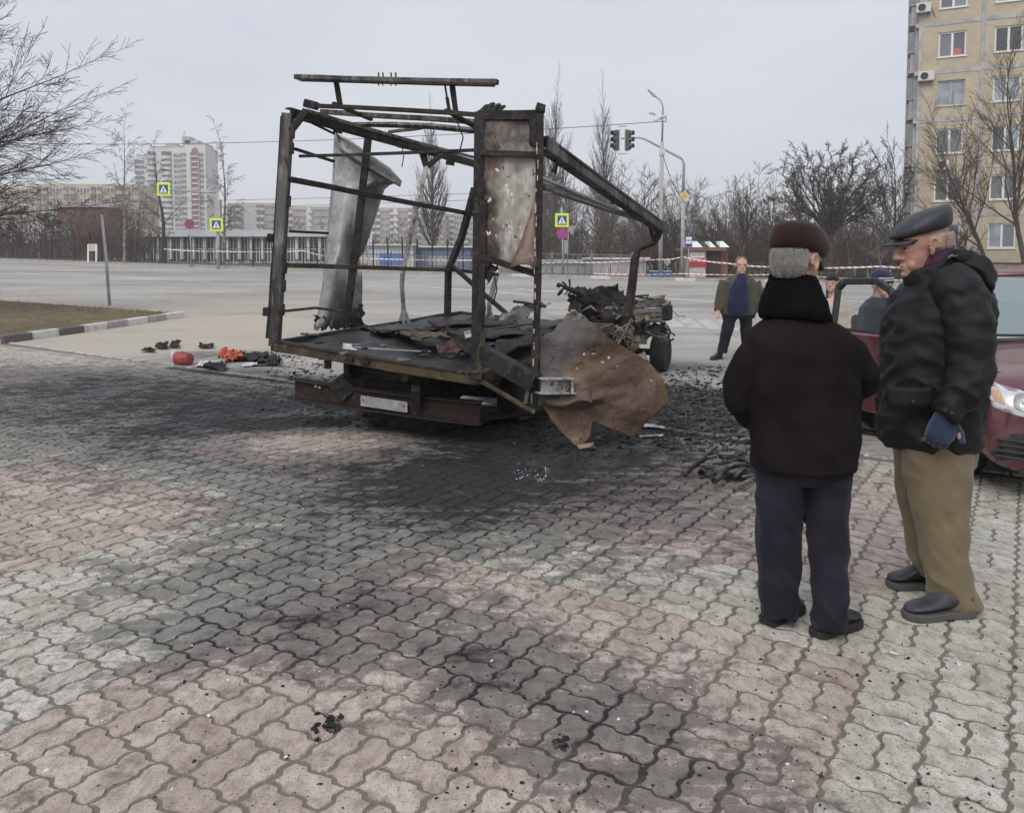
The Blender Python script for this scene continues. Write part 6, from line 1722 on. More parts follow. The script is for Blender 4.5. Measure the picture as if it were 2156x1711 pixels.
def head_shapes(mb, T, s=1.0, fat=1.0, detail=True):
    """adds cranium, jaw, nose, brow, lips, ears to mb; T maps head space (x side, y face, z up; metres about the centre) to the world"""
    def e(c, r, rot=None):
        n, m = 16, 11; rr = []
        for i in range(m):
            t = -math.pi / 2 + math.pi * (i + .5) / m
            row = []
            for k in range(n):
                a = 2 * math.pi * k / n; q = Vector((math.cos(a) * math.cos(t) * r[0], math.sin(a) * math.cos(t) * r[1], math.sin(t) * r[2]))
                if rot is not None: q = rot @ q
                row.append(T @ ((Vector(c) + q) * s))
            rr.append(row)
        mb.rings(rr)
    def loft(rows):
        mb.rings([[T @ (q * s) for q in ring((0, (yf + yb) / 2, z), w, (yf - yb) / 2, 18, p)] for (z, yf, yb, w, p) in rows])
    e((0, -.015, .035), (.076, .097, .088))
    loft([(-.118, .074, .035, .020, 2), (-.108, .090, .0, .032 * fat, 2.2), (-.085, .091, -.02, .045 * fat, 2.3), (-.055, .086, -.03, .054 * fat, 2.3), (-.02, .085, -.04, .062, 2.3), (.015, .088, -.05, .070, 2.3), (.045, .088, -.05, .072, 2.2), (.085, .07, -.05, .06, 2)])
    Rx = lambda a: Matrix.Rotation(R_(a), 3, 'X')
    e((0, .098, -.005), (.011, .016, .034), Rx(22)); e((0, .108, -.030), (.0135, .016, .0125))
    for sx in (-1, 1):
        e((sx * .011, .097, -.033), (.009, .011, .009)); e((sx * .033, .082, .026), (.026, .012, .009))
        e((sx * .034, .060, -.066), (.019, .022, .024))
        # ear: helix, lobe, hollow between
        for k in range(9):
            a = R_(200 - k * 32); c = (sx * .081, -.012 + math.cos(a) * .017 - .004, .004 + math.sin(a) * .029); e(c, (.009, .0075, .0075))
        e((sx * .079, -.004, -.026), (.007, .010, .012)); e((sx * .074, -.010, .004), (.006, .017, .026)); e((sx * .078, .004, .0), (.006, .005, .010))
    e((0, .090, -.064), (.022, .010, .0065)); e((0, .088, -.077), (.020, .010, .0075)); e((0, .084, -.103), (.018, .014, .013))
    mb.rings([[T @ (q * s) for q in ring((0, y, z), w, w * 1.02, 16)] for (z, y, w) in ((-.20, -.035, .066), (-.15, -.03, .058), (-.10, -.025, .056), (-.04, -.02, .056))])
def head_T(px, py, Y, yaw, pitch=0.0, roll=0.0):
    return Matrix.Translation(pt(px, py, Y)) @ Matrix.Rotation(yaw, 4, 'Z') @ Matrix.Rotation(pitch, 4, 'X') @ Matrix.Rotation(roll, 4, 'Y')
def hand_shapes(mb, w, d, nrm, s=1.0, curl=35, side=1):
    """palm, four unequal jointed fingers and a thumb from the side of the palm"""
    w, d, nrm = Vector(w), Vector(d).normalized(), Vector(nrm).normalized(); lat = d.cross(nrm).normalized() * side
    mb.rings([ring(w + d * (t * s), a * s, b * s, 14, 2.6, lat, nrm) for t, a, b in ((-.02, .024, .02), (.01, .030, .019), (.04, .040, .017), (.075, .041, .015), (.088, .036, .011))])
    for k, (o, L, r) in enumerate(((.030, .070, .0088), (.010, .080, .0092), (-.010, .074, .0088), (-.029, .058, .0076))):
        p = w + d * (.078 * s) + lat * (o * s); dd = d.copy(); P, Rr = [p], [r * s]
        for seg, fr in enumerate((.45, .32, .23)):
            a = R_(curl * (.7 + .25 * seg + .08 * k)); rot = Matrix.Rotation(a, 3, nrm.cross(dd).normalized() * -1)
            dd = (rot @ dd).normalized(); p = p + dd * (L * fr * s); P.append(p); Rr.append(r * s * (.95 - .09 * seg))
        mb.tube(P, Rr, 8)
    p = w + d * (.022 * s) + lat * (.032 * s); td = (d * .7 + lat * .65 + nrm * -.25).normalized(); P = [w + d * (.01 * s) + lat * (.012 * s), p]; Rr = [.015 * s, .0125 * s]
    for seg, L in enumerate((.036, .030)):
        p = p + td * (L * s); P.append(p); Rr.append((.0105 - .0015 * seg) * s); td = (td + d * .35 - lat * .35).normalized()
    mb.tube(P, Rr, 8)
def shoe(parent, heel, toe, w, h, m_up, m_sole, name='shoe'):
    heel, toe = Vector(heel), Vector(toe); heel.z = toe.z = min(heel.z, toe.z); d = toe - heel; L = d.length; d.normalize(); lat = d.cross(Vector((0, 0, 1)))
    mb = MB(); R2 = []
    for t, wd, ht in ((0, .30, .55), (.04, .40, .80), (.14, .44, .98), (.30, .42, 1.0), (.45, .42, .82), (.6, .47, .58), (.75, .5, .46), (.88, .45, .40), (.96, .32, .30), (1.0, .15, .18)):
        c = heel + d * (L * t); r = []
        for k in range(16):
            a = 2 * math.pi * k / 16; x = math.cos(a) * wd * w; z = .028 + h * ht * max(0, .5 + .5 * math.sin(a)) ** .8
            r.append(c + lat * (x * (1 - .25 * max(0, math.sin(a)))) + Vector((0, 0, z)))
        R2.append(r)
    mb.rings(R2); o = mb.build(name, m_up, parent, smooth=True, fix=True, subdiv=1)
    sm = MB(); out = []
    for t, wd in ((-.015, .2), (0, .34), (.06, .45), (.2, .48), (.4, .43), (.6, .50), (.78, .54), (.9, .48), (.98, .34), (1.02, .16)): out.append((t, wd))
    poly = [heel + d * (L * t) + lat * (wd * w) for t, wd in out] + [heel + d * (L * t) - lat * (wd * w) for t, wd in reversed(out)]
    sm.prism([q + Vector((0, 0, .002)) for q in poly], (0, 0, .03)); sm.build('sole', m_sole, o, fix=True, bevel=.004)
    return o
def cloth_mat(name, c1, c2, rough=.85, sheen=.3, weave=900, bump=.15, folds=18, spec=.3):
    t = NT(name); v = t.coord('Object')
    t.col(t.mix(t.rng(t.noise(v, 7, 5), .35, .65), c1, c2)); t.rough(rough)
    t.b.inputs['Sheen Weight'].default_value = sheen; t.b.inputs['Sheen Roughness'].default_value = .5; t.b.inputs['Specular IOR Level'].default_value = spec
    h = t.math('ADD', t.math('MULTIPLY', t.noise(v, weave, 2), .25), t.noise(v, folds, 3, .5))
    t.bump(h, bump, .01)
    return t.m
def skin_mat(name, c1, c2, c3):
    t = NT(name); v = t.coord('Object')
    c = t.mix(t.rng(t.noise(v, 30, 4), .35, .65), c1, c2); c = t.mix(t.rng(t.noise(v, 14, 3), .52, .7, 0, .7), c, c3)
    t.col(c); t.rough(.55); t.b.inputs['Subsurface Weight'].default_value = .08; t.b.inputs['Subsurface Radius'].default_value = (.02, .008, .004); t.b.inputs['Subsurface Scale'].default_value = .3
    t.bump(t.noise(v, 160, 4), .25, .003)
    return t.m
M_SKIN = skin_mat('aged_skin', (0.48, 0.275, 0.205), (0.40, 0.215, 0.155), (0.46, 0.19, 0.14))
M_SKIN2 = skin_mat('pale_skin', (0.55, 0.35, 0.27), (0.48, 0.29, 0.22), (0.5, 0.24, 0.18))
M_EYE = mat('eye_dark', (0.03, 0.022, 0.018), rough=.15)
M_COATBLK = cloth_mat('black_wool', (0.0115, 0.0088, 0.0092), (0.017, 0.0135, 0.0138), .95, 0, spec=.08)
M_FUR = cloth_mat('black_fur', (0.0025, 0.0025, 0.0035), (0.005, 0.005, 0.0065), .95, 0, 300, .8, 90, spec=.1)
M_NAVY = cloth_mat('navy_trousers', (0.013, 0.013, 0.021), (0.021, 0.021, 0.032), .9, .06, spec=.15)
M_BROWNCAP = cloth_mat('brown_felt', (0.026, 0.013, 0.012), (0.037, 0.020, 0.018), .95, .15, 500, .3, 60, spec=.1)
M_SHOEB = mat('black_leather', (0.016, 0.017, 0.019), (0.028, 0.029, 0.032), 12, .42, bump=.15, bscale=40)
M_SOLE = mat('black_sole', (0.02, 0.02, 0.019), rough=.9)
M_SOLEG = mat('grey_sole', (0.085, 0.083, 0.075), rough=.9)
M_SHOEG = mat('grey_leather', (0.033, 0.036, 0.044), (0.06, 0.064, 0.072), 10, .42, bump=.2, bscale=30)
M_PUFF = cloth_mat('black_nylon', (0.0085, 0.0088, 0.010), (0.013, 0.0132, 0.0145), .60, 0, 700, .45, 26, spec=.28)
M_KHAKI = cloth_mat('khaki_cotton', (0.158, 0.122, 0.072), (0.192, 0.150, 0.090), .9, .15, 900, .25, 14)
M_LEATHCAP = mat('black_cap_leather', (0.020, 0.024, 0.029), (0.032, 0.037, 0.043), 9, .52, bump=.35, bscale=70)
M_GLOVE = cloth_mat('blue_knit', (0.018, 0.034, 0.070), (0.028, 0.048, 0.09), .95, .3, 400, .5, 60)
M_HAIRG = mat('grey_hair', (0.30, 0.285, 0.27), (0.155, 0.145, 0.14), 60, .7, bump=.8, bscale=160, stretch=(1, 1, .2))
M_HAIRB = mat('brown_hair', (0.085, 0.042, 0.025), (0.05, 0.027, 0.018), 30, .5, bump=.6, bscale=120)
M_SCARF = cloth_mat('plaid_scarf', (0.035, 0.022, 0.07), (0.09, 0.025, 0.05), .95, .3)
def wool_folds(p):
    q = Vector((float(p[0]), float(p[1]), float(p[2])))
    a_ = mnoise.noise(Vector((q.x * 5 + q.z * 2.5, q.y * 5, q.z * 6.5)))
    return .010 * (.4 - abs(a_) * 1.5) + .007 * fbm((q.x * 3.2, q.y * 3.2, q.z * 2.4), 1, 3) + .0035 * fbm((q.x * 9 + q.z * 3, q.y * 9, q.z * 9), 1, 2)
def puff_folds(p):
    q = Vector((float(p[0]), float(p[1]), float(p[2])))
    w = q.x * 2.2 + q.y * 1.3
    wz = .05 * mnoise.noise(q * 4.2)
    a = mnoise.noise(Vector((q.x * 5.5, q.y * 5.5, (q.z + wz) * 11 + w * 4.0)))
    b = mnoise.noise(Vector((q.x * 9 + 4, q.y * 9, q.z * 24 - w * 4)))
    c = mnoise.noise(Vector((q.x * 3.1, q.y * 3.1, q.z * 2.7 + 9)))
    return (.0105 + .007 * c) * (1 - abs(a) * 2.3) + .0065 * b + .006 * fbm((q.x * 6, q.y * 6, q.z * 5), 1, 3)
def pants_folds(p):
    q = Vector((float(p[0]), float(p[1]), float(p[2])))
    k = 1.0 + .9 * max(0, .35 - q.z) * 3
    d_ = mnoise.noise(Vector((q.x * 7, q.y * 7, q.z * 9 + q.x * 9)))
    return .011 * k * (.5 - abs(d_) * 1.6) + .010 * mnoise.noise(Vector((q.x * 12, q.y * 12, q.z * 1.8))) + .004 * mnoise.noise(Vector((q.x * 20, q.y * 20, q.z * 16)))
def clothing(name, mb, m, parent, voxel=.009, smooth=5, disp=None):
    return link(name, remesh(mb, voxel, smooth, disp, name), m, parent)
def cap_shape(T, m, parent, rows, visor, name='cap', s=1.0, visor_m=None):
    mb = MB()
    def rg(z, cy, rx, ry, tilt): return [T @ (Vector((q.x, q.y, z + tilt * q.y)) * s) for q in ring((0, cy, 0), rx, ry, 28, 2.15)]
    mb.rings([rg(*r) for r in rows])
    o = mb.build(name, m, parent, smooth=True, fix=True, subdiv=1)
    if visor:
        y0, y1, w, z0, z1 = visor; g = []
        for i in range(7):
            u = i / 6; row = []
            for j in range(13):
                v = -1 + 2 * j / 12; ww = w * (1 - .12 * u); a = v * 1.25
                row.append(T @ (Vector((math.sin(a) * ww, y0 + (y1 - y0) * u * (1 - .75 * v * v) - (1 - math.cos(a)) * .055, z0 + (z1 - z0) * u - .012 * v * v)) * s))
            g.append(row)
        MB().sheet(g, .006).build('visor', visor_m or m, o, smooth=True, fix=True)
    return o
def eyes(T, parent, s=1.0):
    for sx in (-1, 1): MB().ell(T @ (Vector((sx * .031, .0795, .006)) * s), (.0085 * s, .0085 * s, .0045 * s), 10, 7).build('eye', M_EYE, parent, smooth=True)

# ---------- man seen from behind, brown cap, black coat
Y1 = 3.2
b0 = (gp(1640, 1312) + gp(1755, 1338)) / 2
p1 = thing('person', 'person seen from behind in brown cap, black coat with fur collar and navy trousers', 'person', b0)
T1 = head_T(1681, 553, Y1 - .01, R_(-52), R_(-4))
mb = MB(); head_shapes(mb, T1, 1.02)
mb.rings(px_rings([(985, 1610, 1780, .11), (800, 1605, 1780, .11), (735, 1605, 1765, .10), (690, 1640, 1722, .07), (585, 1650, 1718, .055)], Y1))
limb(mb, [(1620, 735, Y1), (1562, 790, Y1), (1546, 838, Y1 + .03), (1592, 875, Y1 + .2)], [.05, .045, .042, .035]); limb(mb, [(1752, 730, Y1), (1804, 765, Y1), (1828, 790, Y1 + .04), (1800, 815, Y1 + .26)], [.05, .045, .042, .035])
hand_shapes(mb, pt(1592, 875, Y1 + .2), (.45, .7, -.4), (0, .3, .9), .95, 40, 1); hand_shapes(mb, pt(1800, 815, Y1 + .26), (-.45, .7, -.3), (0, .3, .9), .95, 40, -1)
limb(mb, [(1645, 960, Y1 + .03), (1642, 1130, Y1 + .05), (1640, 1290, Y1 + .05)], [.085, .06, .045]); limb(mb, [(1738, 960, Y1 - .02), (1745, 1130, Y1 - .03), (1744, 1310, Y1 - .05)], [.085, .06, .045])
link('body', remesh(mb, .0055, 3), M_SKIN2, p1)
eyes(T1, p1)
mb = MB()
mb.rings(px_rings([(984, 1589, 1799, .165), (976, 1587, 1801, .170), (930, 1585, 1803, .172), (880, 1583, 1803, .170), (800, 1577, 1803, .165), (740, 1571, 1800, .158), (712, 1568, 1795, .148), (694, 1584, 1776, .135), (678, 1606, 1752, .115), (660, 1630, 1728, .08)], Y1, 28, 2.5))
limb(mb, [(1650, 715, Y1), (1606, 724, Y1), (1576, 762, Y1), (1556, 810, Y1 + .01), (1555, 845, Y1 + .03), (1578, 876, Y1 + .14), (1608, 890, Y1 + .20)], [.07, .074, .070, .066, .063, .058, .052])
limb(mb, [(1700, 712, Y1), (1752, 718, Y1), (1790, 748, Y1), (1814, 782, Y1 + .02), (1814, 806, Y1 + .06), (1796, 824, Y1 + .18), (1770, 832, Y1 + .25)], [.07, .074, .071, .067, .063, .056, .050])
clothing('coat', mb, M_COATBLK, p1, .009, 6, wool_folds)
mb = MB()
cr = []
for (zz, rx, ry, dz, cx2) in ((.0, .115, .115, .0, 0), (.012, .138, .138, .0, .0), (.035, .142, .142, .0, 0), (.085, .128, .130, .0, -.004), (.145, .108, .110, 0, -.008), (.182, .094, .098, 0, -.008), (.19, .084, .088, 0, -.008), (.15, .074, .08, 0, -.008)):
    c = pt(1674, 672, Y1 + .01); c.x += cx2; c.z += zz
    cr.append([q + Vector((0, 0, -.30 * max(0, q.x - c.x) - .02 * max(0, c.x - q.x) + .05 * (c.y - q.y))) for q in ring(c, rx, ry, 28, 2.2)])
mb.rings(cr)
def fur(p): q = Vector((float(p[0]), float(p[1]), float(p[2]))); return .004 * mnoise.noise(q * 60) + .006 * mnoise.noise(q * 14)
clothing('fur_collar', mb, M_FUR, p1, .006, 2, fur)
mb = MB()
mb.rings(px_rings([(945, 1596, 1792, .14), (985, 1597, 1786, .125), (1012, 1604, 1780, .10)], Y1))
mb.rings(px_rings([(985, 1594, 1690, .115, .02), (1060, 1592, 1687, .10, .03), (1150, 1595, 1683, .088, .04), (1240, 1602, 1681, .080, .05), (1275, 1605, 1679, .082, .05), (1292, 1607, 1678, .082, .05)], Y1))
mb.rings(px_rings([(985, 1692, 1788, .115, -.01), (1060, 1699, 1786, .10, -.02), (1150, 1705, 1785, .088, -.03), (1240, 1709, 1783, .080, -.04), (1295, 1711, 1778, .082, -.05), (1314, 1712, 1776, .082, -.05)], Y1))
clothing('trousers', mb, M_NAVY, p1, .008, 5, pants_folds)
shoe(p1, gp(1612, 1316), gp(1684, 1282), .095, .10, M_SHOEB, M_SOLE)
shoe(p1, gp(1716, 1342), gp(1806, 1312), .095, .10, M_SHOEB, M_SOLE)
cap_shape(T1, M_BROWNCAP, p1, [(.026, -.010, .087, .110, -.16), (.046, -.008, .101, .126, -.14), (.076, -.004, .108, .133, -.12), (.106, -.006, .102, .124, -.10), (.136, -.012, .086, .104, -.08), (.156, -.018, .056, .066, -.04), (.163, -.018, .014, .018, 0)], (.090, .168, .070, .018, -.016), s=1.02)
mb = MB(); hs = []
for (z, rx, ry, cy) in ((-.066, .046, .040, -.052), (-.055, .062, .056, -.050), (-.035, .072, .066, -.047), (-.01, .078, .073, -.043), (.02, .080, .078, -.040), (.045, .079, .082, -.036)):
    hs.append([T1 @ (q * 1.02) for q in ring((-.007, cy - .006, z), rx * .95, ry, 22)])
mb.rings(hs)
def hair_d(p): q = Vector((float(p[0]), float(p[1]), float(p[2]))); return .003 * mnoise.noise(Vector((q.x * 70, q.y * 70, q.z * 26)))
clothing('hair', mb, M_HAIRG, p1, .005, 2, hair_d)

def strands(parent, T, s, n, zr, m, seed, r=.0011, length=.03):
    r_ = random.Random(seed); mb = MB()
    for k in range(n):
        a = R_(r_.uniform(195, 345)); z = r_.uniform(*zr); rx, ry = .0805, .080
        def P(zz, out): return T @ (Vector((math.cos(a) * (rx + out) * (1 - .25 * max(0, -.02 - zz) / .05), -.042 + math.sin(a) * (ry + out) * (1 - .25 * max(0, -.02 - zz) / .05), zz)) * s)
        L = length * r_.uniform(.6, 1.2)
        mb.tube([P(z, .001), P(z - L * .5, .004), P(z - L, r_.uniform(.001, .006))], [r, r, r * .3], 3, cap=False)
    o = mb.build('hair_strands', m, parent); o['kind'] = 'stuff'
strands(p1, T1, 1.02, 1500, (-.03, .05), mat('silver_strand', (0.42, 0.40, 0.38), (0.16, 0.15, 0.145), 300, .5), 3)
# ---------- man in profile, leather cap, black padded jacket
Y2 = 3.5
b0 = (gp(1915, 1238) + gp(1985, 1300)) / 2
p2 = thing('person', 'tall person in profile with black flat cap, padded black jacket and khaki trousers', 'person', b0)
T2 = head_T(1941, 520, Y2 + .0, R_(86), R_(-9))
mb = MB(); head_shapes(mb, T2, 1.06, 1.04)
mb.rings(px_rings([(935, 1885, 2035, .13), (750, 1895, 2045, .13), (620, 1910, 2050, .13), (580, 1930, 2035, .09), (555, 1945, 2010, .07)], Y2))
limb(mb, [(2010, 610, Y2 - .19), (2048, 700, Y2 - .24), (2052, 780, Y2 - .25), (1992, 872, Y2 - .27)], [.06, .05, .045, .034])
limb(mb, [(2000, 610, Y2 + .19), (2030, 700, Y2 + .24), (2030, 780, Y2 + .25), (1960, 860, Y2 + .24)], [.06, .05, .045, .034])
hand_shapes(mb, pt(1992, 872, Y2 - .27), (-.22, .05, -.97), (.15, 1, 0), 1.12, 38, 1)
hand_shapes(mb, pt(1958, 862, Y2 + .24), (-.5, 0, -.8), (-.75, -.55, .25), 1.0, 42, -1)
limb(mb, [(1970, 940, Y2 - .10), (1985, 1100, Y2 - .11), (2012, 1250, Y2 - .13)], [.09, .06, .04]); limb(mb, [(1930, 940, Y2 + .10), (1942, 1080, Y2 + .10), (1955, 1205, Y2 + .10)], [.09, .06, .045])
link('body', remesh(mb, .0048, 2), M_SKIN, p2)
eyes(T2, p2, 1.06)
mb = MB()
mb.rings(px_rings([(936, 1866, 2046, .175), (925, 1860, 2052, .195), (880, 1860, 2056, .20), (835, 1864, 2056, .198), (790, 1866, 2060, .20), (740, 1868, 2066, .205), (690, 1873, 2070, .21), (650, 1882, 2072, .21), (622, 1893, 2068, .195), (602, 1910, 2060, .155), (588, 1932, 2048, .115), (576, 1950, 2034, .085)], Y2, 30, 2.5))
limb(mb, [(1995, 585, Y2 - .14), (2018, 610, Y2 - .20), (2036, 660, Y2 - .235), (2044, 720, Y2 - .25), (2044, 778, Y2 - .26), (2026, 825, Y2 - .28), (2000, 862, Y2 - .28), (1988, 878, Y2 - .28)], [.08, .092, .090, .088, .084, .073, .062, .056])
limb(mb, [(1985, 585, Y2 + .14), (2000, 620, Y2 + .20), (2025, 700, Y2 + .25), (2028, 780, Y2 + .26), (1985, 840, Y2 + .25), (1962, 868, Y2 + .24)], [.08, .095, .09, .085, .07, .055])
jk = clothing('jacket', mb, M_PUFF, p2, .0075, 4, puff_folds)
for Yf in (Y2 - .205,):
    g = [[pt(1868 + 100 * u, 812 + 42 * v + 5 * math.sin(u * 3), Yf - .018 - .012 * math.sin(u * 2.2)) for v in (0, .25, .5, .75, 1)] for u in [k / 10 for k in range(11)]]
    MB().sheet(g, .008).build('pocket_flap', M_PUFF, jk, smooth=True)
    MB().ell(pt(1922, 846, Yf - .035), (.009, .006, .009), 10, 7).build('snap_button', M_SHOEB, jk)
for k, (x, y) in enumerate(((1992, 868), (1978, 862))): MB().ell(pt(x + 12, y + 2, Y2 - .34), (.008, .005, .008), 10, 7).build('cuff_button', M_SHOEB, jk)
mb = MB()   # hood lying on the back and standing collar
Rh = lambda c, r, rot=None: mb.ell(pt(*c), r, 18, 11, rot)
Rh((2028, 568, Y2), (.085, .16, .078), Matrix.Rotation(R_(38), 3, 'Y')); Rh((2048, 592, Y2), (.060, .145, .070), Matrix.Rotation(R_(10), 3, 'Y')); Rh((2012, 548, Y2), (.075, .125, .042), Matrix.Rotation(R_(28), 3, 'Y'))
clothing('hood', mb, M_PUFF, p2, .008, 5, puff_folds)
MB().sheet([[pt(1996 + 52 * u, 540 - 22 * u + 8 * v, Y2 - .10 - .03 * math.sin(v * 3) + .05 * u) + Vector((0, 0, .006 * math.sin(u * 14))) for v in (0, .35, .7, 1, 1.6)] for u in [k / 14 for k in range(15)]], .004).build('hood_lining', mat('grey_satin', (0.16, 0.165, 0.175), (0.10, 0.105, 0.115), 20, .32), p2, smooth=True)
mb = MB(); cr = []
for (zz, rx, ry, t_) in ((0, .112, .105, 0), (.05, .108, .098, .1), (.085, .100, .088, .1), (.088, .088, .078, .1), (.03, .082, .075, .1)):
    c = pt(1968, 592, Y2); c.z += zz
    cr.append([q + Vector((-zz * .35, 0, .52 * (q.x - c.x))) for q in ring(c, rx, ry, 26)])
mb.rings(cr); clothing('collar', mb, M_PUFF, p2, .007, 3, puff_folds)
mb = MB(); cr = []
for (zz, rx, ry) in ((0, .082, .078), (.045, .084, .078), (.075, .078, .074), (.075, .066, .064)):
    c = pt(1972, 562, Y2); c.z += zz; cr.append([q + Vector((-zz * .3, 0, .55 * (q.x - c.x))) for q in ring(c, rx, ry, 24)])
mb.rings(cr); clothing('scarf', mb, M_SCARF, p2, .006, 3, lambda p: .004 * mnoise.noise(Vector((float(p[0]) * 30, float(p[1]) * 30, float(p[2]) * 30))))
mb = MB()
mb.rings(px_rings([(890, 1885, 2048, .16), (945, 1892, 2046, .16), (975, 1896, 2044, .15)], Y2))
mb.rings(px_rings([(930, 1900, 2046, .11, -.08), (1000, 1908, 2038, .11, -.09), (1080, 1926, 2031, .095, -.10), (1160, 1943, 2034, .09, -.11), (1220, 1955, 2042, .09, -.12), (1245, 1958, 2052, .096, -.12), (1268, 1966, 2062, .100, -.11)], Y2))
mb.rings(px_rings([(930, 1893, 1990, .10, .09), (1000, 1894, 1992, .10, .09), (1080, 1903, 1984, .09, .10), (1150, 1915, 1985, .085, .10), (1205, 1926, 1986, .085, .10), (1214, 1930, 1984, .085, .10)], Y2))
clothing('trousers', mb, M_KHAKI, p2, .008, 5, pants_folds)
shoe(p2, gp(2044, 1292), gp(1906, 1302), .112, .105, M_SHOEG, M_SOLEG)
shoe(p2, gp(1964, 1238), gp(1868, 1234), .105, .10, M_SHOEB, M_SOLEG)
cap_shape(T2, M_LEATHCAP, p2, [(.050, -.012, .084, .106, -.10), (.066, -.006, .096, .120, -.16), (.088, -.006, .102, .124, -.24), (.110, -.014, .097, .114, -.27), (.130, -.026, .078, .092, -.24), (.143, -.038, .045, .055, -.16), (.146, -.042, .01, .014, 0)], (.075, .152, .074, .046, .030), s=1.08)
mb = MB()
mb.rings([[T2 @ (q * 1.065) for q in ring((0, cy, z), rx, ry, 20)] for (z, rx, ry, cy) in ((-.035, .055, .05, -.055), (-.01, .072, .072, -.044), (.02, .078, .082, -.036), (.045, .079, .088, -.03))])
clothing('hair', mb, mat('thin_pale_hair', (0.40, 0.30, 0.245), (0.36, 0.24, 0.185), 40, .7), p2, .005, 2, hair_d)
mb = MB()   # fingerless knitted glove
w = pt(1992, 872, Y2 - .27); d = Vector((-.22, .05, -.97)).normalized(); nr = Vector((.15, 1, 0)).normalized(); lat = d.cross(nr).normalized()
mb.rings([ring(w + d * t + nr * nn, a, b, 16, 2.6, lat, nr) for t, a, b, nn in ((.000, .042, .034, 0), (.03, .050, .030, 0), (.07, .058, .030, 0), (.10, .058, .030, .004), (.112, .05, .024, .01))])
hand_shapes(mb, w, d, nr, 1.3, 44, 1)
clothing('glove', mb, M_GLOVE, p2, .005, 3, lambda p: .003 * mnoise.noise(Vector((float(p[0]) * 40, float(p[1]) * 40, float(p[2]) * 40))))

strands(p2, T2, 1.065, 700, (0.0, .05), mat('pale_strand', (0.50, 0.42, 0.37), (0.34, 0.25, 0.2), 300, .5), 4, .0008, .022)
# ---------- three people farther off
def far_person(label, base, Y, head, yaw, torso, arms, legs, shoes, m_top, m_leg, hs=1.0, skin=M_SKIN2, hands=True, vox=.012, m_shoe=None):
    p = thing('person', label, 'person', base)
    T = head_T(head[0], head[1], Y + (head[2] if len(head) > 2 else 0), yaw)
    mb = MB(); head_shapes(mb, T, hs)
    mb.rings(px_rings([(r[0], r[1] + (r[2] - r[1]) * .18, r[2] - (r[2] - r[1]) * .18, r[3] * .7) + tuple(r[4:]) for r in torso], Y))
    for a in arms:
        limb(mb, a, [.05, .045, .035][:len(a)] if len(a) <= 3 else [.05] * len(a), 10)
        if hands:
            q = pt(*a[-1]) if not isinstance(a[-1], Vector) else a[-1]; q0 = pt(*a[-2]) if not isinstance(a[-2], Vector) else a[-2]
            hand_shapes(mb, q, (q - q0), (0, -1, .1), 1.0, 30, 1 if q.x < p.location.x else -1)
    for l in legs: limb(mb, [(l[k][0], l[k][1], l[k][2]) for k in range(len(l))], [.07, .055, .045], 10)
    link('body', remesh(mb, .007, 2), skin, p); eyes(T, p, hs)
    mb = MB(); mb.rings(px_rings(torso, Y, 24, 2.4))
    for a in arms: limb(mb, a[:-1] + [tuple(Vector(a[-2]).lerp(Vector(a[-1]), .92))], [.088, .082, .07][:len(a)] if len(a) <= 3 else [.085] * len(a), 12)
    top = clothing('jacket', mb, m_top, p, vox, 4, wool_folds)
    mb = MB()
    h = torso[0]; mb.rings(px_rings([(h[0] - 10, h[1] + 2, h[2] - 2, h[3] * .9), (h[0] + 8, h[1] + 3, h[2] - 3, h[3] * .85)], Y))
    for l in legs: limb(mb, l, [.105, .09, .075], 12)
    clothing('trousers', mb, m_leg, p, vox, 4, pants_folds)
    for (hl, to) in shoes: shoe(p, hl, to, .10, .10, m_shoe or M_SHOEB, M_SOLE)
    return p, T
M_OLIVE = cloth_mat('olive_cotton', (0.055, 0.05, 0.036), (0.08, 0.072, 0.052), .9, .15)
M_BLUESW = cloth_mat('blue_sweater', (0.012, 0.016, 0.045), (0.016, 0.021, 0.058), .9, .2)
YF = 12.5
p3, T3 = far_person('person in open olive jacket over a blue sweater, standing on the road', on_ground(pt(1550, 560, YF).x, YF), YF, (1561, 559, -.02), R_(172),
    [(662, 1518, 1592, .14), (640, 1516, 1594, .16), (615, 1518, 1594, .155), (595, 1522, 1594, .13), (583, 1535, 1586, .10), (578, 1548, 1576, .07)],
    [[(1527, 592, YF), (1516, 628, YF), (1512, 656, YF - .1)], [(1590, 592, YF), (1602, 628, YF), (1604, 655, YF - .1)]],
    [[(1540, 662, YF), (1528, 705, YF), (1520, 742, YF)], [(1570, 662, YF), (1572, 705, YF + .05), (1574, 742, YF + .1)]],
    [(on_ground(pt(1522, 560, YF + .05).x, YF + .05), on_ground(pt(1500, 560, YF - .1).x, YF - .12)), (on_ground(pt(1574, 560, YF + .15).x, YF + .15), on_ground(pt(1580, 560, YF - .1).x, YF - .12))], M_OLIVE, M_NAVY, 1.12)
mb = MB(); mb.rings(px_rings([(664, 1530, 1580, .11, -.07), (640, 1527, 1580, .14, -.07), (612, 1532, 1577, .13, -.07), (594, 1540, 1575, .10, -.06), (583, 1547, 1574, .085, -.04), (576, 1552, 1570, .06, -.02)], YF))
clothing('sweater', mb, M_BLUESW, p3, .01, 4, wool_folds)
mb = MB(); mb.rings([[T3 @ (q * 1.13) for q in ring((0, cy, z), rx, ry, 20)] for (z, rx, ry, cy) in ((-.03, .080, .07, -.045), (.03, .084, .090, -.035), (.075, .080, .092, -.03), (.11, .065, .075, -.035), (.125, .03, .04, -.035))])
clothing('hair', mb, mat('sandy_hair', (0.17, 0.11, 0.07), rough=.7), p3, .008, 2)
YW = 10.8
M_CREAM = cloth_mat('cream_coat', (0.52, 0.44, 0.36), (0.46, 0.38, 0.31), .9, .2)
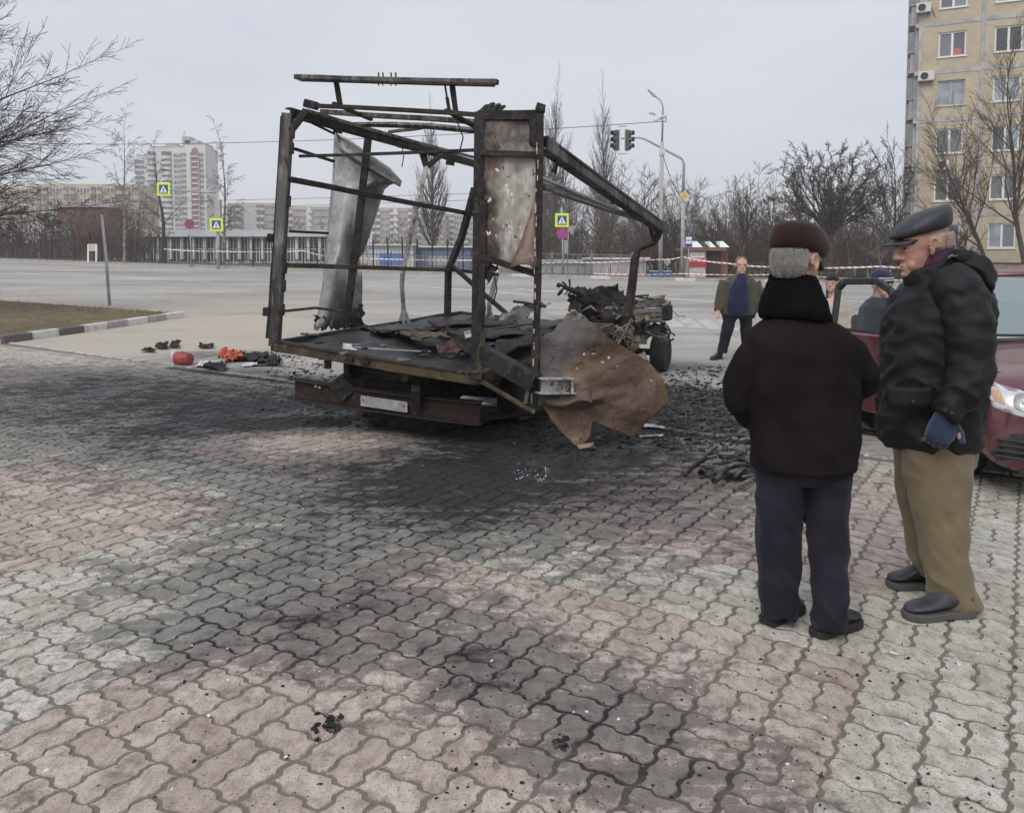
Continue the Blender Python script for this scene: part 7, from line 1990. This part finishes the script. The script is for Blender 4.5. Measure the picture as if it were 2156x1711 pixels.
M_BLKKNIT = cloth_mat('black_knit', (0.012, 0.011, 0.012), (0.02, 0.019, 0.02), .95, .2, 300, .5, 60)
p4, T4 = far_person('person with long brown hair, black beanie and cream coat beyond the car door', on_ground(pt(1755, 560, YW).x, YW), YW, (1752, 596, -.02), R_(140),
    [(730, 1735, 1785, .13), (690, 1738, 1782, .13), (655, 1737, 1784, .13), (632, 1741, 1778, .10), (622, 1748, 1768, .06)],
    [[(1740, 640, YW), (1732, 685, YW), (1738, 720, YW - .12)], [(1778, 640, YW), (1788, 685, YW), (1782, 720, YW - .12)]],
    [[(1750, 725, YW), (1750, 760, YW), (1749, 795, YW)], [(1770, 725, YW), (1771, 760, YW), (1772, 795, YW)]],
    [(on_ground(pt(1750, 560, YW + .1).x, YW + .1), on_ground(pt(1746, 560, YW - .15).x, YW - .15)), (on_ground(pt(1772, 560, YW + .1).x, YW + .1), on_ground(pt(1770, 560, YW - .15).x, YW - .15))], M_CREAM, M_NAVY, .98)
cap_shape(T4, M_BLKKNIT, p4, [(.015, -.01, .084, .105, 0), (.05, -.012, .090, .108, 0), (.09, -.016, .080, .095, 0), (.125, -.02, .05, .06, 0), (.145, -.022, .02, .02, 0)], None, 'beanie')
mb = MB(); mb.rings([[T4 @ q for q in ring((0, cy, z), rx, ry, 20)] for (z, rx, ry, cy) in ((-.26, .05, .03, -.03), (-.2, .085, .05, -.03), (-.1, .088, .07, -.045), (0, .086, .085, -.045), (.04, .08, .09, -.04))])
clothing('hair', mb, M_HAIRB, p4, .008, 2, lambda p: .008 * mnoise.noise(Vector((float(p[0]) * 30, float(p[1]) * 30, float(p[2]) * 6))))
YD = 7.15
M_DARKJ = cloth_mat('dark_blue_jacket', (0.012, 0.012, 0.02), (0.018, 0.018, 0.028), .7, .1)
p5, T5 = far_person('stooping person in striped navy beanie behind the open car door', on_ground(pt(1838, 560, YD).x, YD), YD, (1857, 601, -.05), R_(200),
    [(790, 1805, 1878, .14), (740, 1806, 1880, .15), (690, 1806, 1884, .15), (648, 1812, 1886, .14), (630, 1828, 1878, .10), (618, 1842, 1870, .07)],
    [[(1814, 668, YD), (1806, 725, YD - .1), (1830, 770, YD - .25)], [(1882, 668, YD), (1892, 725, YD - .1), (1884, 770, YD - .25)]],
    [[(1826, 785, YD), (1826, 840, YD), (1824, 895, YD)], [(1858, 785, YD + .1), (1858, 840, YD + .12), (1856, 890, YD + .12)]],
    [(on_ground(pt(1806, 560, YD - .05).x, YD - .1), on_ground(pt(1858, 560, YD - .18).x, YD - .18)), (on_ground(pt(1850, 560, YD + .2).x, YD + .2), on_ground(pt(1880, 560, YD + .1).x, YD + .1))], M_DARKJ, M_BLKKNIT, 1.0, m_shoe=M_SHOEG)
M_NAVYKNIT = cloth_mat('navy_knit', (0.020, 0.017, 0.055), (0.03, 0.026, 0.075), .95, .2, 300, .5, 60)
bn = cap_shape(T5, M_NAVYKNIT, p5, [(.0, -.01, .086, .105, 0), (.03, -.012, .094, .112, 0), (.06, -.012, .094, .112, 0), (.10, -.016, .086, .10, 0), (.135, -.02, .06, .07, 0), (.155, -.022, .02, .02, 0)], None, 'beanie')
for z in (.043, .062):
    mb = MB(); mb.rings([[T5 @ q for q in ring((0, -.012, z + dz), .0965, .1145, 28, 2.15)] for dz in (0, .007)]); mb.build('stripe', M_SIGNW, bn, smooth=True)
# ================================================================== CAR
def car_paint():
    t = NT('maroon_paint'); v = t.coord('Object')
    dust = t.rng(t.noise(v, 3, 5), .38, .72, .10, .45)
    t.col(t.mix(dust, (0.105, 0.018, 0.029), (0.27, 0.19, 0.185))); t.rough(t.mix(dust, (.22,) * 3, (.5,) * 3))
    t.b.inputs['Metallic'].default_value = .25; t.b.inputs['Coat Weight'].default_value = .6; t.b.inputs['Coat Roughness'].default_value = .06
    return t.m
M_PAINT = car_paint()
M_TRIM = mat('black_trim', (0.022, 0.023, 0.025), (0.035, 0.036, 0.038), 12, .6)
M_CGLASS = glass('car_glass', (0.30, 0.37, 0.39), .05, .55)
M_CHROME = mat('bright_reflector', (0.82, 0.83, 0.85), rough=.12, metal=.9)
M_LAMPIN = mat('lamp_inner', (0.74, 0.75, 0.77), (0.60, 0.61, 0.63), 14, .28, .35)
M_LAMPGL = glass('lamp_glass', (0.85, 0.87, 0.9), .03, .22)
M_AMBERL = mat('amber_lamp', (0.55, 0.26, 0.06), rough=.25)
M_INTER = mat('car_interior', (0.03, 0.03, 0.032), rough=.8)
CROT = R_(-15.7); CPOS = Vector((3.80, 4.74, 0))
car = thing('parked_car', 'dusty maroon hatchback with its front door open behind the capped men', 'car', CPOS, CROT)
CM = Matrix.Translation(CPOS) @ Matrix.Rotation(CROT, 4, 'Z')
def cl(name, mb, m, par=None, **k):   # parts drawn in the car's own space (x across, y rearward from the front bumper, z up)
    mb.v = [tuple(CM @ Vector(q)) for q in mb.v]
    return mb.build(name, m, par or car, **k)
# lower body: stations front to rear  (y, half width, sill z, belt z, crown z, nose roundness)
ST_ = [(.0, .62, .24, .55, .60), (.03, .72, .20, .62, .67), (.10, .79, .18, .70, .755), (.26, .825, .18, .765, .82), (.62, .835, .20, .82, .885), (1.0, .835, .21, .85, .945), (1.32, .84, .20, .90, .985), (2.0, .845, .20, .93, .96), (2.8, .845, .20, .95, .97), (3.5, .84, .22, .97, .99), (3.95, .80, .26, .96, .99), (4.12, .72, .32, .90, .93), (4.16, .60, .4, .8, .83)]
mb = MB(); rr = []
for (y, w, zs, zb_, zc) in ST_:
    bulge = .02
    half = [(w * .90, zs), (w + bulge * .3, zs + (zb_ - zs) * .22), (w + bulge, zs + (zb_ - zs) * .55), (w, zs + (zb_ - zs) * .85), (w * .955, zb_), (w * .80, zb_ + (zc - zb_) * .62), (w * .45, zb_ + (zc - zb_) * .95), (0, zc)]
    pts = [(x, y, z) for x, z in half] + [(-x, y, z) for x, z in reversed(half[:-1])]
    pts.append((-w * .5, y, zs - .01)); pts.append((w * .5, y, zs - .01))
    rr.append([Vector(p) for p in pts])
mb.rings(rr)
body = cl('body_shell', mb, M_PAINT, smooth=True, subdiv=2, fix=True)
# cabin: pillars and roof as real bars and a shell, glass between
def cabin(y, w, z): return Vector((w, y, z))
BL = [(1.18, .74, .955), (1.95, .56, 1.40), (2.35, .58, 1.455), (3.1, .57, 1.45), (3.62, .54, 1.38), (4.0, .66, .97)]   # (y, half width, z) along the roof line
mb = MB(); rr = []
for (y, w, z) in BL[1:5]:
    rr.append([Vector(q) for q in ((w, y, z), (w * .96, y, z + .035), (w * .6, y, z + .055), (0, y, z + .065), (-w * .6, y, z + .055), (-w * .96, y, z + .035), (-w, y, z), (-w * .9, y, z - .02), (0, y, z + .03), (w * .9, y, z - .02))])
mb.rings(rr); cl('roof', mb, M_PAINT, smooth=True, subdiv=2, fix=True)
for s in (-1, 1):
    for (a, b, w_) in (((1.12, .77, .93), (1.97, .565, 1.415), .075), ((2.25, .80, .93), (2.42, .585, 1.46), .07), ((3.3, .80, .95), (3.2, .575, 1.45), .07), ((4.02, .70, .95), (3.60, .545, 1.40), .09)):
        cl('pillar', MB().beam((s * a[1], a[0], a[2]), (s * b[1], b[0], b[2]), w_, .05), M_TRIM if a[0] in (2.25, 3.3) else M_PAINT, bevel=.012)
def quad_glass(name, c4, bow=.0, par=None):
    g = []
    for i in range(9):
        row = []
        for j in range(9):
            u, v = i / 8, j / 8; q = Vector(c4[0]).lerp(Vector(c4[1]), u).lerp(Vector(c4[3]).lerp(Vector(c4[2]), u), v); q.y -= bow * (1 - (2 * u - 1) ** 2); row.append(q)
        g.append(row)
    return cl(name, MB().sheet(g, .004), M_CGLASS, par, smooth=True)
ws = quad_glass('windscreen', [(-.72, 1.14, .95), (.72, 1.14, .95), (.55, 1.94, 1.405), (-.55, 1.94, 1.405)], .10)
quad_glass('rear_window', [(-.62, 3.98, .99), (.62, 3.98, .99), (.5, 3.62, 1.38), (-.5, 3.62, 1.38)], -.06)
for s in (-1, 1):
    if s > 0: quad_glass('side_window', [(s * .785, 1.35, .95), (s * .785, 2.2, .95), (s * .585, 2.36, 1.42), (s * .57, 2.0, 1.40)])
    quad_glass('side_window', [(s * .785, 2.3, .95), (s * .785, 3.25, .96), (s * .575, 3.15, 1.42), (s * .585, 2.45, 1.43)])
cl('cowl', MB().box((0, 1.10, .945), (1.42, .14, .03)), M_TRIM, bevel=.01)
for (x0, x1) in ((-.62, -.05), (.02, .6)): cl('wiper', MB().beam((x0, 1.03, .985), (x1, 1.08, .99), .02, .02), M_TRIM)
cl('dashboard', MB().box((0, 1.45, .92), (1.35, .35, .12)), M_INTER, bevel=.04)
for s in (-.37, .37):
    cl('front_seat', MB().box((s, 2.2, .85), (.48, .14, .72)), M_INTER, bevel=.06); cl('headrest', MB().box((s, 2.24, 1.30), (.25, .1, .17)), M_INTER, bevel=.04)
cl('rear_bench', MB().box((0, 3.2, .85), (1.2, .2, .6)), M_INTER, bevel=.06)
cl('steering_wheel', MB().tube([(.37 + .17 * math.cos(a), 1.72 + .05 * math.sin(a), .98 + .16 * math.sin(a)) for a in [k * math.pi / 10 for k in range(21)]], .014, 8), M_TRIM, smooth=True)
# headlamps, grilles and bumper parts follow the shell's own surface
from mathutils.bvhtree import BVHTree
bpy.context.view_layer.update()
_dg = bpy.context.evaluated_depsgraph_get(); _me = bpy.data.meshes.new_from_object(body.evaluated_get(_dg)); _inv = CM.inverted()
_bvh = BVHTree.FromPolygons([v.co.copy() for v in _me.vertices], [tuple(p.vertices) for p in _me.polygons]); bpy.data.meshes.remove(_me)
_rot = Matrix.Rotation(CROT, 3, 'Z')
def front(x, z):
    hit = _bvh.ray_cast(CM @ Vector((x, -1.0, z)), _rot @ Vector((0, 1, 0)))
    return (_inv @ hit[0]).y if hit[0] is not None else .4
def hugging(out, s, off, th, n=7):
    # plate that follows the shell between an outline's points (x, z): fan of strips from the centroid
    cx_ = sum(p[0] for p in out) / len(out); cz_ = sum(p[1] for p in out) / len(out)
    mb = MB(); rings_ = []
    for k in range(n + 1):
        f = k / n; rings_.append([Vector((s * (cx_ + (x - cx_) * f), front(s * (cx_ + (x - cx_) * f), cz_ + (z - cz_) * f) - off, cz_ + (z - cz_) * f)) for x, z in out])
    rings_[0] = [q + Vector((0, 0, 0)) for q in rings_[0]]
    back = [[q + Vector((0, th, 0)) for q in rings_[-1]]]
    mb.rings(rings_ + back, cap=True)
    return mb
def lamp(s):
    out = [(.36, .545), (.40, .60), (.50, .665), (.62, .715), (.74, .745), (.795, .735), (.80, .66), (.77, .60), (.66, .565), (.50, .535)]
    o = cl('headlamp', hugging(out, s, .006, .03, 12), M_LAMPIN, smooth=True, fix=True)
    for (x, z, r) in ((.62, .64, .062), (.49, .60, .042)):
        y = front(s * x, z); ax = Vector((s * -.35, -1, .25)).normalized()
        cl('reflector_bowl', MB().lathe((s * x, y + .01, z), ax, [(0, r), (.022, r * .98), (.012, r * .7), (.006, r * .3), (.024, r * .28), (.026, .001)], 20), M_SIGNBACK, o, smooth=True)
    cl('indicator', hugging([(.715, .625), (.765, .64), (.775, .715), (.73, .71)], s, .02, .01, 3), M_AMBERL, o, fix=True)
    cl('lamp_glass', hugging(out, s, .036, .004), M_LAMPGL, o, smooth=True, fix=True)
for s in (-1, 1): lamp(s)
gr_ = cl('upper_grille', MB().box((0, .03, .60), (.62, .06, .13)), M_TRIM, bevel=.01)
for k in range(3): cl('grille_bar', MB().box((0, -.005, .56 + k * .04), (.58, .02, .012)), M_CHROME, gr_)
cl('emblem', MB().lathe((0, -.015, .62), (0, -1, 0), [(0, .055), (.01, .05), (.012, .001)], 20), M_CHROME)
low = cl('lower_grille', MB().box((0, .05, .33), (.80, .08, .14)), M_TRIM, bevel=.015)
for s in (-1, 1):
    pocket = [(.46, .26), (.42, .40), (.56, .455), (.66, .45), (.76, .40), (.80, .30), (.74, .25)]
    o = cl('fog_surround', hugging(pocket, s, .008, .03), M_TRIM, fix=True)
    for k in range(4):
        zz = .285 + k * .036; xs_ = [.47 + .29 * i / 6 for i in range(7)]
        fy = np.polyfit([.45, .55, .65, .75], [front(s * x, .33) for x in (.45, .55, .65, .75)], 2)
        cl('fog_slat', MB().tube([(s * x, float(np.polyval(fy, x)) - .02, zz + .012 * (x - .47) / .29) for x in xs_], .009, 6), M_INTER, o)
cl('front_lip', MB().box((0, .12, .20), (1.25, .16, .035)), M_TRIM, bevel=.01)
cl('front_plate', MB().box((0, -.005, .44), (.52, .015, .115)), M_SIGNW, bevel=.004)
cl('bonnet_seam', MB().tube([(-.70, .34, .80), (-.5, .22, .755), (0, .15, .735), (.5, .22, .755), (.70, .34, .80)], .006, 5), M_TRIM)
for s in (-1, 1):
    for y in (.78, 3.35):
        c = Vector((s * .74, y, .30)); ax = Vector((s, 0, 0))
        w = cl('wheel', MB().lathe(c - ax * .09, ax, [(0, .17), (0, .25), (.03, .29), (.06, .30), (.14, .30), (.17, .29), (.19, .25), (.19, .17)], 28), M_RUBBER, smooth=True)
        cl('rim', MB().lathe(c + ax * .06, ax, [(0, .185), (.035, .185), (.02, .15), (.03, .06), (.04, .001)], 24), M_GALV, w, smooth=True)
        cl('arch', MB().lathe(c + ax * .062, ax, [(0, .345), (.045, .345), (.045, .31), (0, .31)], 28), M_TRIM)
cl('door_mirror', MB().ell((.93, 1.42, .98), (.10, .05, .07)), M_PAINT, smooth=True)
cl('roof_box_mount', MB().box((-.36, 2.5, 1.56), (.10, .34, .06)), M_TRIM, bevel=.02)
cl('aerial_base', MB().lathe((-.32, 2.35, 1.52), (0, -.3, 1), [(0, .07), (.03, .06), (.05, .03), (.055, .001)], 14), M_TRIM, smooth=True)
cl('door_gap', MB().box((-.835, 1.8, .6), (.02, .92, .72)), M_INTER)
# open front door, hinged at its front edge
HG = Vector((-.86, 1.36, 0)); da = R_(37); dd = Vector((-math.sin(da), math.cos(da), 0)); dn_ = Vector((-math.cos(da), -math.sin(da), 0))   # dn_: outward skin side
def dp(u, z, o=0.0): return HG + dd * u + dn_ * o + Vector((0, 0, z))
door = cl('open_door', MB().prism([dp(u, z, .0) for u, z in ((0, .28), (.05, .24), (.95, .26), (1.0, .40), (1.02, .72), (1.0, .92), (0, .92))], dn_ * .10), M_PAINT, fix=True, bevel=.015)
fr = [(0.02, .92), (.42, 1.30), (.56, 1.37), (.94, 1.36), (1.0, 1.30), (1.01, .92)]
for k in range(5): cl('window_frame', MB().beam(dp(fr[k][0], fr[k][1], .05 + .12 * (fr[k][1] - .92) * -.9), dp(fr[k + 1][0], fr[k + 1][1], .05 + .12 * (fr[k + 1][1] - .92) * -.9), .055, .06), M_TRIM, door, bevel=.01)
cl('window_sill', MB().beam(dp(0, .925, .05), dp(1.0, .925, .05), .05, .045), M_TRIM, door)
cl('window_pane', MB().prism([dp(u, z, .05 - .1 * (z - .92)) for u, z in ((.1, .94), (.44, 1.26), (.58, 1.33), (.92, 1.32), (.97, 1.27), (.98, .94))], dn_ * .004), glass('door_glass', (0.25, 0.3, 0.32), .04, .07), door, fix=True)
cl('handle', MB().beam(dp(.78, .78, .115), dp(.94, .785, .115), .03, .035), M_TRIM, door, bevel=.008)
cl('rub_strip', MB().beam(dp(.05, .50, .105), dp(.98, .50, .105), .015, .05), M_PAINT, door)
cl('door_mirror', MB().ell(dp(.12, 1.0, .17), (.10, .07, .07)), M_PAINT, door, smooth=True)
# ================================================================== DEBRIS ON THE GROUND
def lump(name, label, c, size, m, seed, cat='debris', flat=1.0, amp=.35, group=None):
    mb = MB().ell((0, 0, 0), size, 14, 9); r = []
    for v in mb.v:
        q = Vector(v); k = 1 + amp * mnoise.noise(Vector((q.x / size[0] * 1.3 + seed, q.y / size[1] * 1.3, q.z / size[2] * 1.3))); r.append(tuple(q * k + Vector(c)))
    mb.v = r
    return tag(mb.build(name, m, smooth=True), label, cat, group)
def gsheet(name, label, pts, m, amp=.03, seed=0, th=.005, n=10, cat='scrap', tear=.01, up=.015, group=None):
    P = [gp(*p) + Vector((0, 0, up)) for p in pts]; g = []
    for i in range(n + 1):
        row = []
        for j in range(n + 1):
            u, v = i / n, j / n; q = P[0].lerp(P[1], u).lerp(P[3].lerp(P[2], u), v)
            q.z += abs(fbm(q + Vector((seed * 5.3, 0, 0)), 5, 4)) * amp
            if i in (0, n) or j in (0, n): q += Vector((rnd.gauss(0, tear), rnd.gauss(0, tear), 0))
            row.append(q)
        g.append(row)
    return tag(MB().sheet(g, th).build(name, m, smooth=False), label, cat, group)
M_REDH = mat('faded_red_plastic', (0.36, 0.055, 0.05), (0.22, 0.035, 0.035), 6, .5)
M_ORANGE = mat('orange_cloth', (0.55, 0.12, 0.04), (0.30, 0.06, 0.03), 9, .8, c3=(0.04, .03, .03), s3=7)
M_ASHW = mat('white_scrap', (0.66, 0.67, 0.70), (0.42, 0.43, 0.45), 6, .7)
c = gp(389, 768) + Vector((0, 0, .095))
t = thing('bucket', 'dented red plastic bucket lying on its side at the paving edge', 'bucket', gp(389, 768))
MB().lathe(c - Vector((.14, -.03, 0)), (1, -.25, -.02), [(0, .085), (.02, .105), (.12, .11), (.22, .095), (.25, .08), (.252, .001)], 20).build('tub', M_REDH, t, smooth=True)
crA = MB().lathe(c - Vector((.16, -.03, -.03)), (1, -.25, .2), [(0, .09), (.02, .108), (.03, .10)], 16); crA.build('white_rim', M_ASHW, t, smooth=True)
gsheet('rag', 'bright orange crumpled cloth among the black scraps', [(460, 764), (505, 763), (512, 750), (470, 748)], M_ORANGE, .16, 3, .008, 18, 'cloth', .02, .02)
gsheet('paper_scrap', 'white sheet lying right of the red bucket', [(412, 776), (440, 778), (450, 766), (422, 764)], M_ASHW, .05, 4, .004)
gsheet('paper_scrap', 'thin white strip left of the truck sill', [(508, 774), (575, 770), (578, 764), (520, 768)], M_ASHW, .04, 5, .004)
gsheet('paper_scrap', 'small pale scrap right behind the red bucket', [(438, 768), (470, 770), (475, 764), (445, 762)], mat('pale_scrap', (0.45, .46, .46), (.25, .25, .26), 8, .7), .05, 6, .004)
for k, (pts, lb) in enumerate((([(430, 782), (478, 784), (474, 774), (440, 772)], 'black torn sheet in front of the white paper'), ([(500, 762), (560, 764), (566, 752), (512, 750)], 'charred heap right of the orange cloth'), ([(545, 772), (590, 772), (588, 756), (552, 756)], 'charred heap under the left truck post'),
                               ([(330, 736), (350, 737), (352, 730), (334, 729)], 'dark scrap on the sandy asphalt'), ([(356, 734), (378, 735), (376, 727), (360, 727)], 'brown scrap beside the dark one on the sand'), ([(418, 735), (446, 735), (450, 729), (424, 730)], 'curled strip on the asphalt left of the truck'),
                               ([(300, 742), (325, 744), (326, 739), (305, 738)], 'flat black flake near the island kerb'))):
    gsheet('burnt_scrap', lb, pts, M_CHAR if k != 4 else M_CHARB, .14 if k < 3 else .10, 20 + k, .008, 10, 'scrap', .02)
# burnt poles and boards under the rear corner
o = MB().beam(gp(905, 912, .04), gp(1160, 884, .12), .09, .035).build('burnt_board', M_CHAR, bevel=.006); tag(o, 'long charred board lying under the rear corner', 'board')
o = MB().beam(gp(1090, 892, .05), gp(1170, 880, .10), .06, .04).build('burnt_board', M_OCHRE, bevel=.006); tag(o, 'short brown board on the charred one', 'board')
o = MB().beam(gp(930, 902, .03), gp(1060, 880, .03), .05, .03).build('burnt_board', M_CHAR, bevel=.006); tag(o, 'thin charred slat behind the long board', 'board')
M_HEAPL2 = mat('sooty_white', (0.50, 0.49, 0.47), (0.16, 0.155, 0.15), 14, .8)
# white splintered strips behind the brown sheet
gsheet('pale_strip', 'pale splintered strip on the edging right of the rusted sheet', [(1352, 901), (1400, 906), (1398, 902), (1350, 897)], M_HEAPL2, .02, 41, .004)
gsheet('pale_strip', 'pale narrow strip below the splintered one', [(1345, 925), (1396, 922), (1394, 919), (1350, 921)], M_HEAPL2, .02, 42, .004)
# heap of burnt hardware by the man's legs
M_HEAP = metal_mat('burnt_hardware', ((0.025, 0.026, 0.029), (0.055, 0.057, 0.062), (0.12, 0.12, 0.125)), 8, .55, .4)
M_HEAPL = metal_mat('ashy_hardware', ((0.13, 0.125, 0.115), (0.07, 0.07, 0.072), (0.26, 0.25, 0.22)), 8, .7, .2)
lump('ash_mound', 'low mound of ash under the burnt tools', gp(1560, 1002, .0), (.24, .17, .05), M_CHAR, 5, 'ash')
n = 0
for (a, b, r, lb, m) in (((1478, 996), (1545, 990), .016, 'long burnt pipe pointing left out of the tool heap', M_HEAP), ((1500, 1005), (1552, 998), .022, 'pale smooth pipe in the middle of the tool heap', M_HEAPL), ((1504, 1030), (1530, 1012), .022, 'short burnt pipe end in front of the heap', M_HEAP),
                      ((1532, 1016), (1570, 1000), .018, 'short pipe right of the front pipe end', M_HEAPL), ((1548, 1024), (1568, 1006), .011, 'thin pale rod leaning in the heap front', M_HEAPL), ((1520, 985), (1600, 980), .014, 'burnt rod across the rear of the heap', M_HEAP),
                      ((1540, 996), (1610, 1012), .012, 'rod slanting through the heap to the right', M_HEAP), ((1515, 978), (1540, 982), .02, 'burnt stub behind the pale pipe', M_HEAP), ((1556, 988), (1596, 1004), .017, 'dark pipe half hidden by the trouser leg', M_HEAP)):
    p, q = gp(*a, .03 + .012 * n % .05), gp(*b, .05 + .02 * (n % 3))
    d = (q - p).normalized()
    tag(MB().lathe(p, q - p, [(.01, r * .72), (0, r), ((q - p).length, r * .95), ((q - p).length - .01, r * .7)], 12).build('burnt_pipe', m, smooth=True), lb, 'pipe', 'burnt pipes in the heap'); n += 1
c = gp(1479, 1004, .03); tag(MB().lathe(c, (-.4, -1, .25), [(0, .03), (.05, .032), (.05, .024), (.0, .022)], 16).build('pipe_ring', M_HEAP, smooth=True), 'open burnt pipe ring facing the camera left of the heap', 'pipe')
for k, (x, y, w_, h_, m, lb) in enumerate(((1560, 955, .10, .14, M_HEAPL, 'pale bent bracket on the tool heap'), (1540, 962, .07, .09, M_CHARB, 'brown burnt gear behind the heap'), (1575, 968, .12, .10, M_HEAP, 'blue grey motor casing by the trouser leg'), (1590, 950, .08, .08, M_HEAPL, 'pale housing at the top of the heap'))):
    q = gp(x, y + 18, h_ / 2)
    tag(MB().box(q, (w_, w_ * .8, h_), Matrix.Rotation(.5 * k, 3, 'Z') @ Matrix.Rotation(.3, 3, 'X'), .8).build('burnt_tool', m, bevel=.02), lb, 'tool', 'burnt tools in the heap')
mb = MB(); a, b = gp(1545, 1034, .02), gp(1592, 1012, .03); d = b - a
mb.beam(a, b, .03, .012)
tt = thing('rake_head', 'burnt rake head with short teeth in front of the heap', 'rake', a)
mb.build('bar', M_HEAPL, tt)
for k in range(7): q = a.lerp(b, k / 6.0); MB().beam(q, q + Vector((.055, -.035, -.012)), .016, .01, ends=(1, .5)).build('tooth', M_HEAPL, tt)
P = [gp(1441, 1003, .015), gp(1460, 985, .02), gp(1485, 968, .02), gp(1500, 958, .03), gp(1510, 950, .04)]
st = thing('burnt_stick', 'curved burnt rod lying left of the tool heap', 'stick', P[0]); MB().tube(P, [.012, .012, .014, .011, .009], 8).build('rod', M_CHARB, st, smooth=True)
MB().tube([gp(1488, 967, .02), gp(1508, 964, .02)], .012, 8).build('side_stub', M_CHARB, st)
for k in range(16):
    a = gp(rnd.uniform(1485, 1600), rnd.uniform(975, 1025), rnd.uniform(.02, .07)); an = rnd.uniform(-.9, .9); L = rnd.uniform(.10, .26); d = Vector((math.cos(an) * L, math.sin(an) * L * .8, rnd.uniform(-.02, .07)))
    tag(MB().tube([a, a + d * .5 + Vector((0, 0, rnd.uniform(-.01, .015))), a + d], [.008, .009, .005], 6).build('burnt_rod', rnd.choice([M_CHAR, M_HEAP, M_HEAP, M_HEAPL]), smooth=True), 'thin burnt rod jutting from the tool heap beside the trouser leg', 'rod', 'thin burnt rods in the heap')
# thick burnt litter right of the wreck and round it, scattered crumbs: countless
def scatter(name, label, n, region, smin, smax, m, seed, flat=.5, kind='stuff'):
    r = random.Random(seed); mb = MB()
    for k in range(n):
        x0, y0, x1, y1 = region[r.randrange(len(region))]
        u, v = r.random(), r.random(); px_, py_ = x0 + (x1 - x0) * u, y0 + (y1 - y0) * v
        q = gp(px_, py_); s = r.uniform(smin, smax) * r.uniform(.5, 1.2)
        rot = Matrix.Rotation(r.uniform(0, 6.28), 3, 'Z') @ Matrix.Rotation(r.gauss(0, .35), 3, 'X') @ Matrix.Rotation(r.gauss(0, .35), 3, 'Y')
        pts = [(-1, -1, 0), (1, -1, 0), (1, 1, 0), (-1, 1, 0)]
        vs = []
        for zz, kk in ((0, 1), (flat, .7)):
            for p in pts: vs.append(q + rot @ Vector(((p[0] * kk + r.gauss(0, .25)) * s, (p[1] * kk + r.gauss(0, .25)) * s * .7, zz * s)))
        mb.add(vs, [(3, 2, 1, 0), (4, 5, 6, 7), (0, 1, 5, 4), (1, 2, 6, 5), (2, 3, 7, 6), (3, 0, 4, 7)])
    o = mb.build(name, m); return tag(o, label, 'debris', kind=kind)
scatter('char_litter', 'black charred litter spread on the asphalt right of the wreck', 1500, [(1330, 770, 1560, 880), (1380, 800, 1560, 900), (1380, 880, 1600, 950)], .008, .036, M_CHAR, 3, .35)
scatter('char_litter', 'black charred litter under and before the wreck', 1300, [(620, 850, 1250, 900), (520, 750, 900, 870), (1000, 880, 1330, 960), (560, 740, 700, 800), (900, 880, 1150, 930)], .007, .032, M_CHAR, 4, .35)
scatter('char_crumbs', 'fine black crumbs over the pavers', 900, [(0, 900, 1600, 1250), (200, 1200, 1750, 1711), (900, 1250, 1700, 1711), (1700, 1250, 2156, 1711)], .002, .0062, M_CHAR, 5, .6)
scatter('char_crumbs', 'black crumb cluster near the lower middle', 70, [(680, 1515, 705, 1545), (1165, 1555, 1195, 1580), (660, 1500, 720, 1560)], .004, .012, M_CHAR, 8, .8)
M_GLASSBIT = mat('glass_bits', (0.85, 0.88, 0.9), rough=.15)
scatter('glass_fragments', 'bright glass fragments on the black pavers', 55, [(1075, 985, 1165, 1012), (1085, 995, 1150, 1008)], .002, .006, M_GLASSBIT, 6, .5)
scatter('glass_fragments', 'tiny pale specks scattered over the paving', 130, [(0, 850, 1600, 1250), (0, 1250, 1700, 1700), (1700, 1000, 2100, 1600)], .003, .0075, M_ASHW, 7, .7)
scatter('ash_flakes', 'pale ash flakes around the wreck', 170, [(640, 840, 1400, 930), (1330, 790, 1560, 930)], .008, .022, M_HEAPL, 9, .3)
tag(MB().lathe(gp(1210, 1170, .008), (0, 0, 1), [(0, .013), (.012, .013), (.012, .008), (0, .008)], 14).build('white_ring', M_ASHW), 'small white plastic ring on a grey paver', 'ring')
tag(MB().box(gp(1884, 1378, .006), (.035, .012, .008), Matrix.Rotation(-.7, 3, 'Z')).build('cigarette_end', M_ASHW, bevel=.003), 'white cigarette end on the grey pavers near the shoe', 'cigarette end')
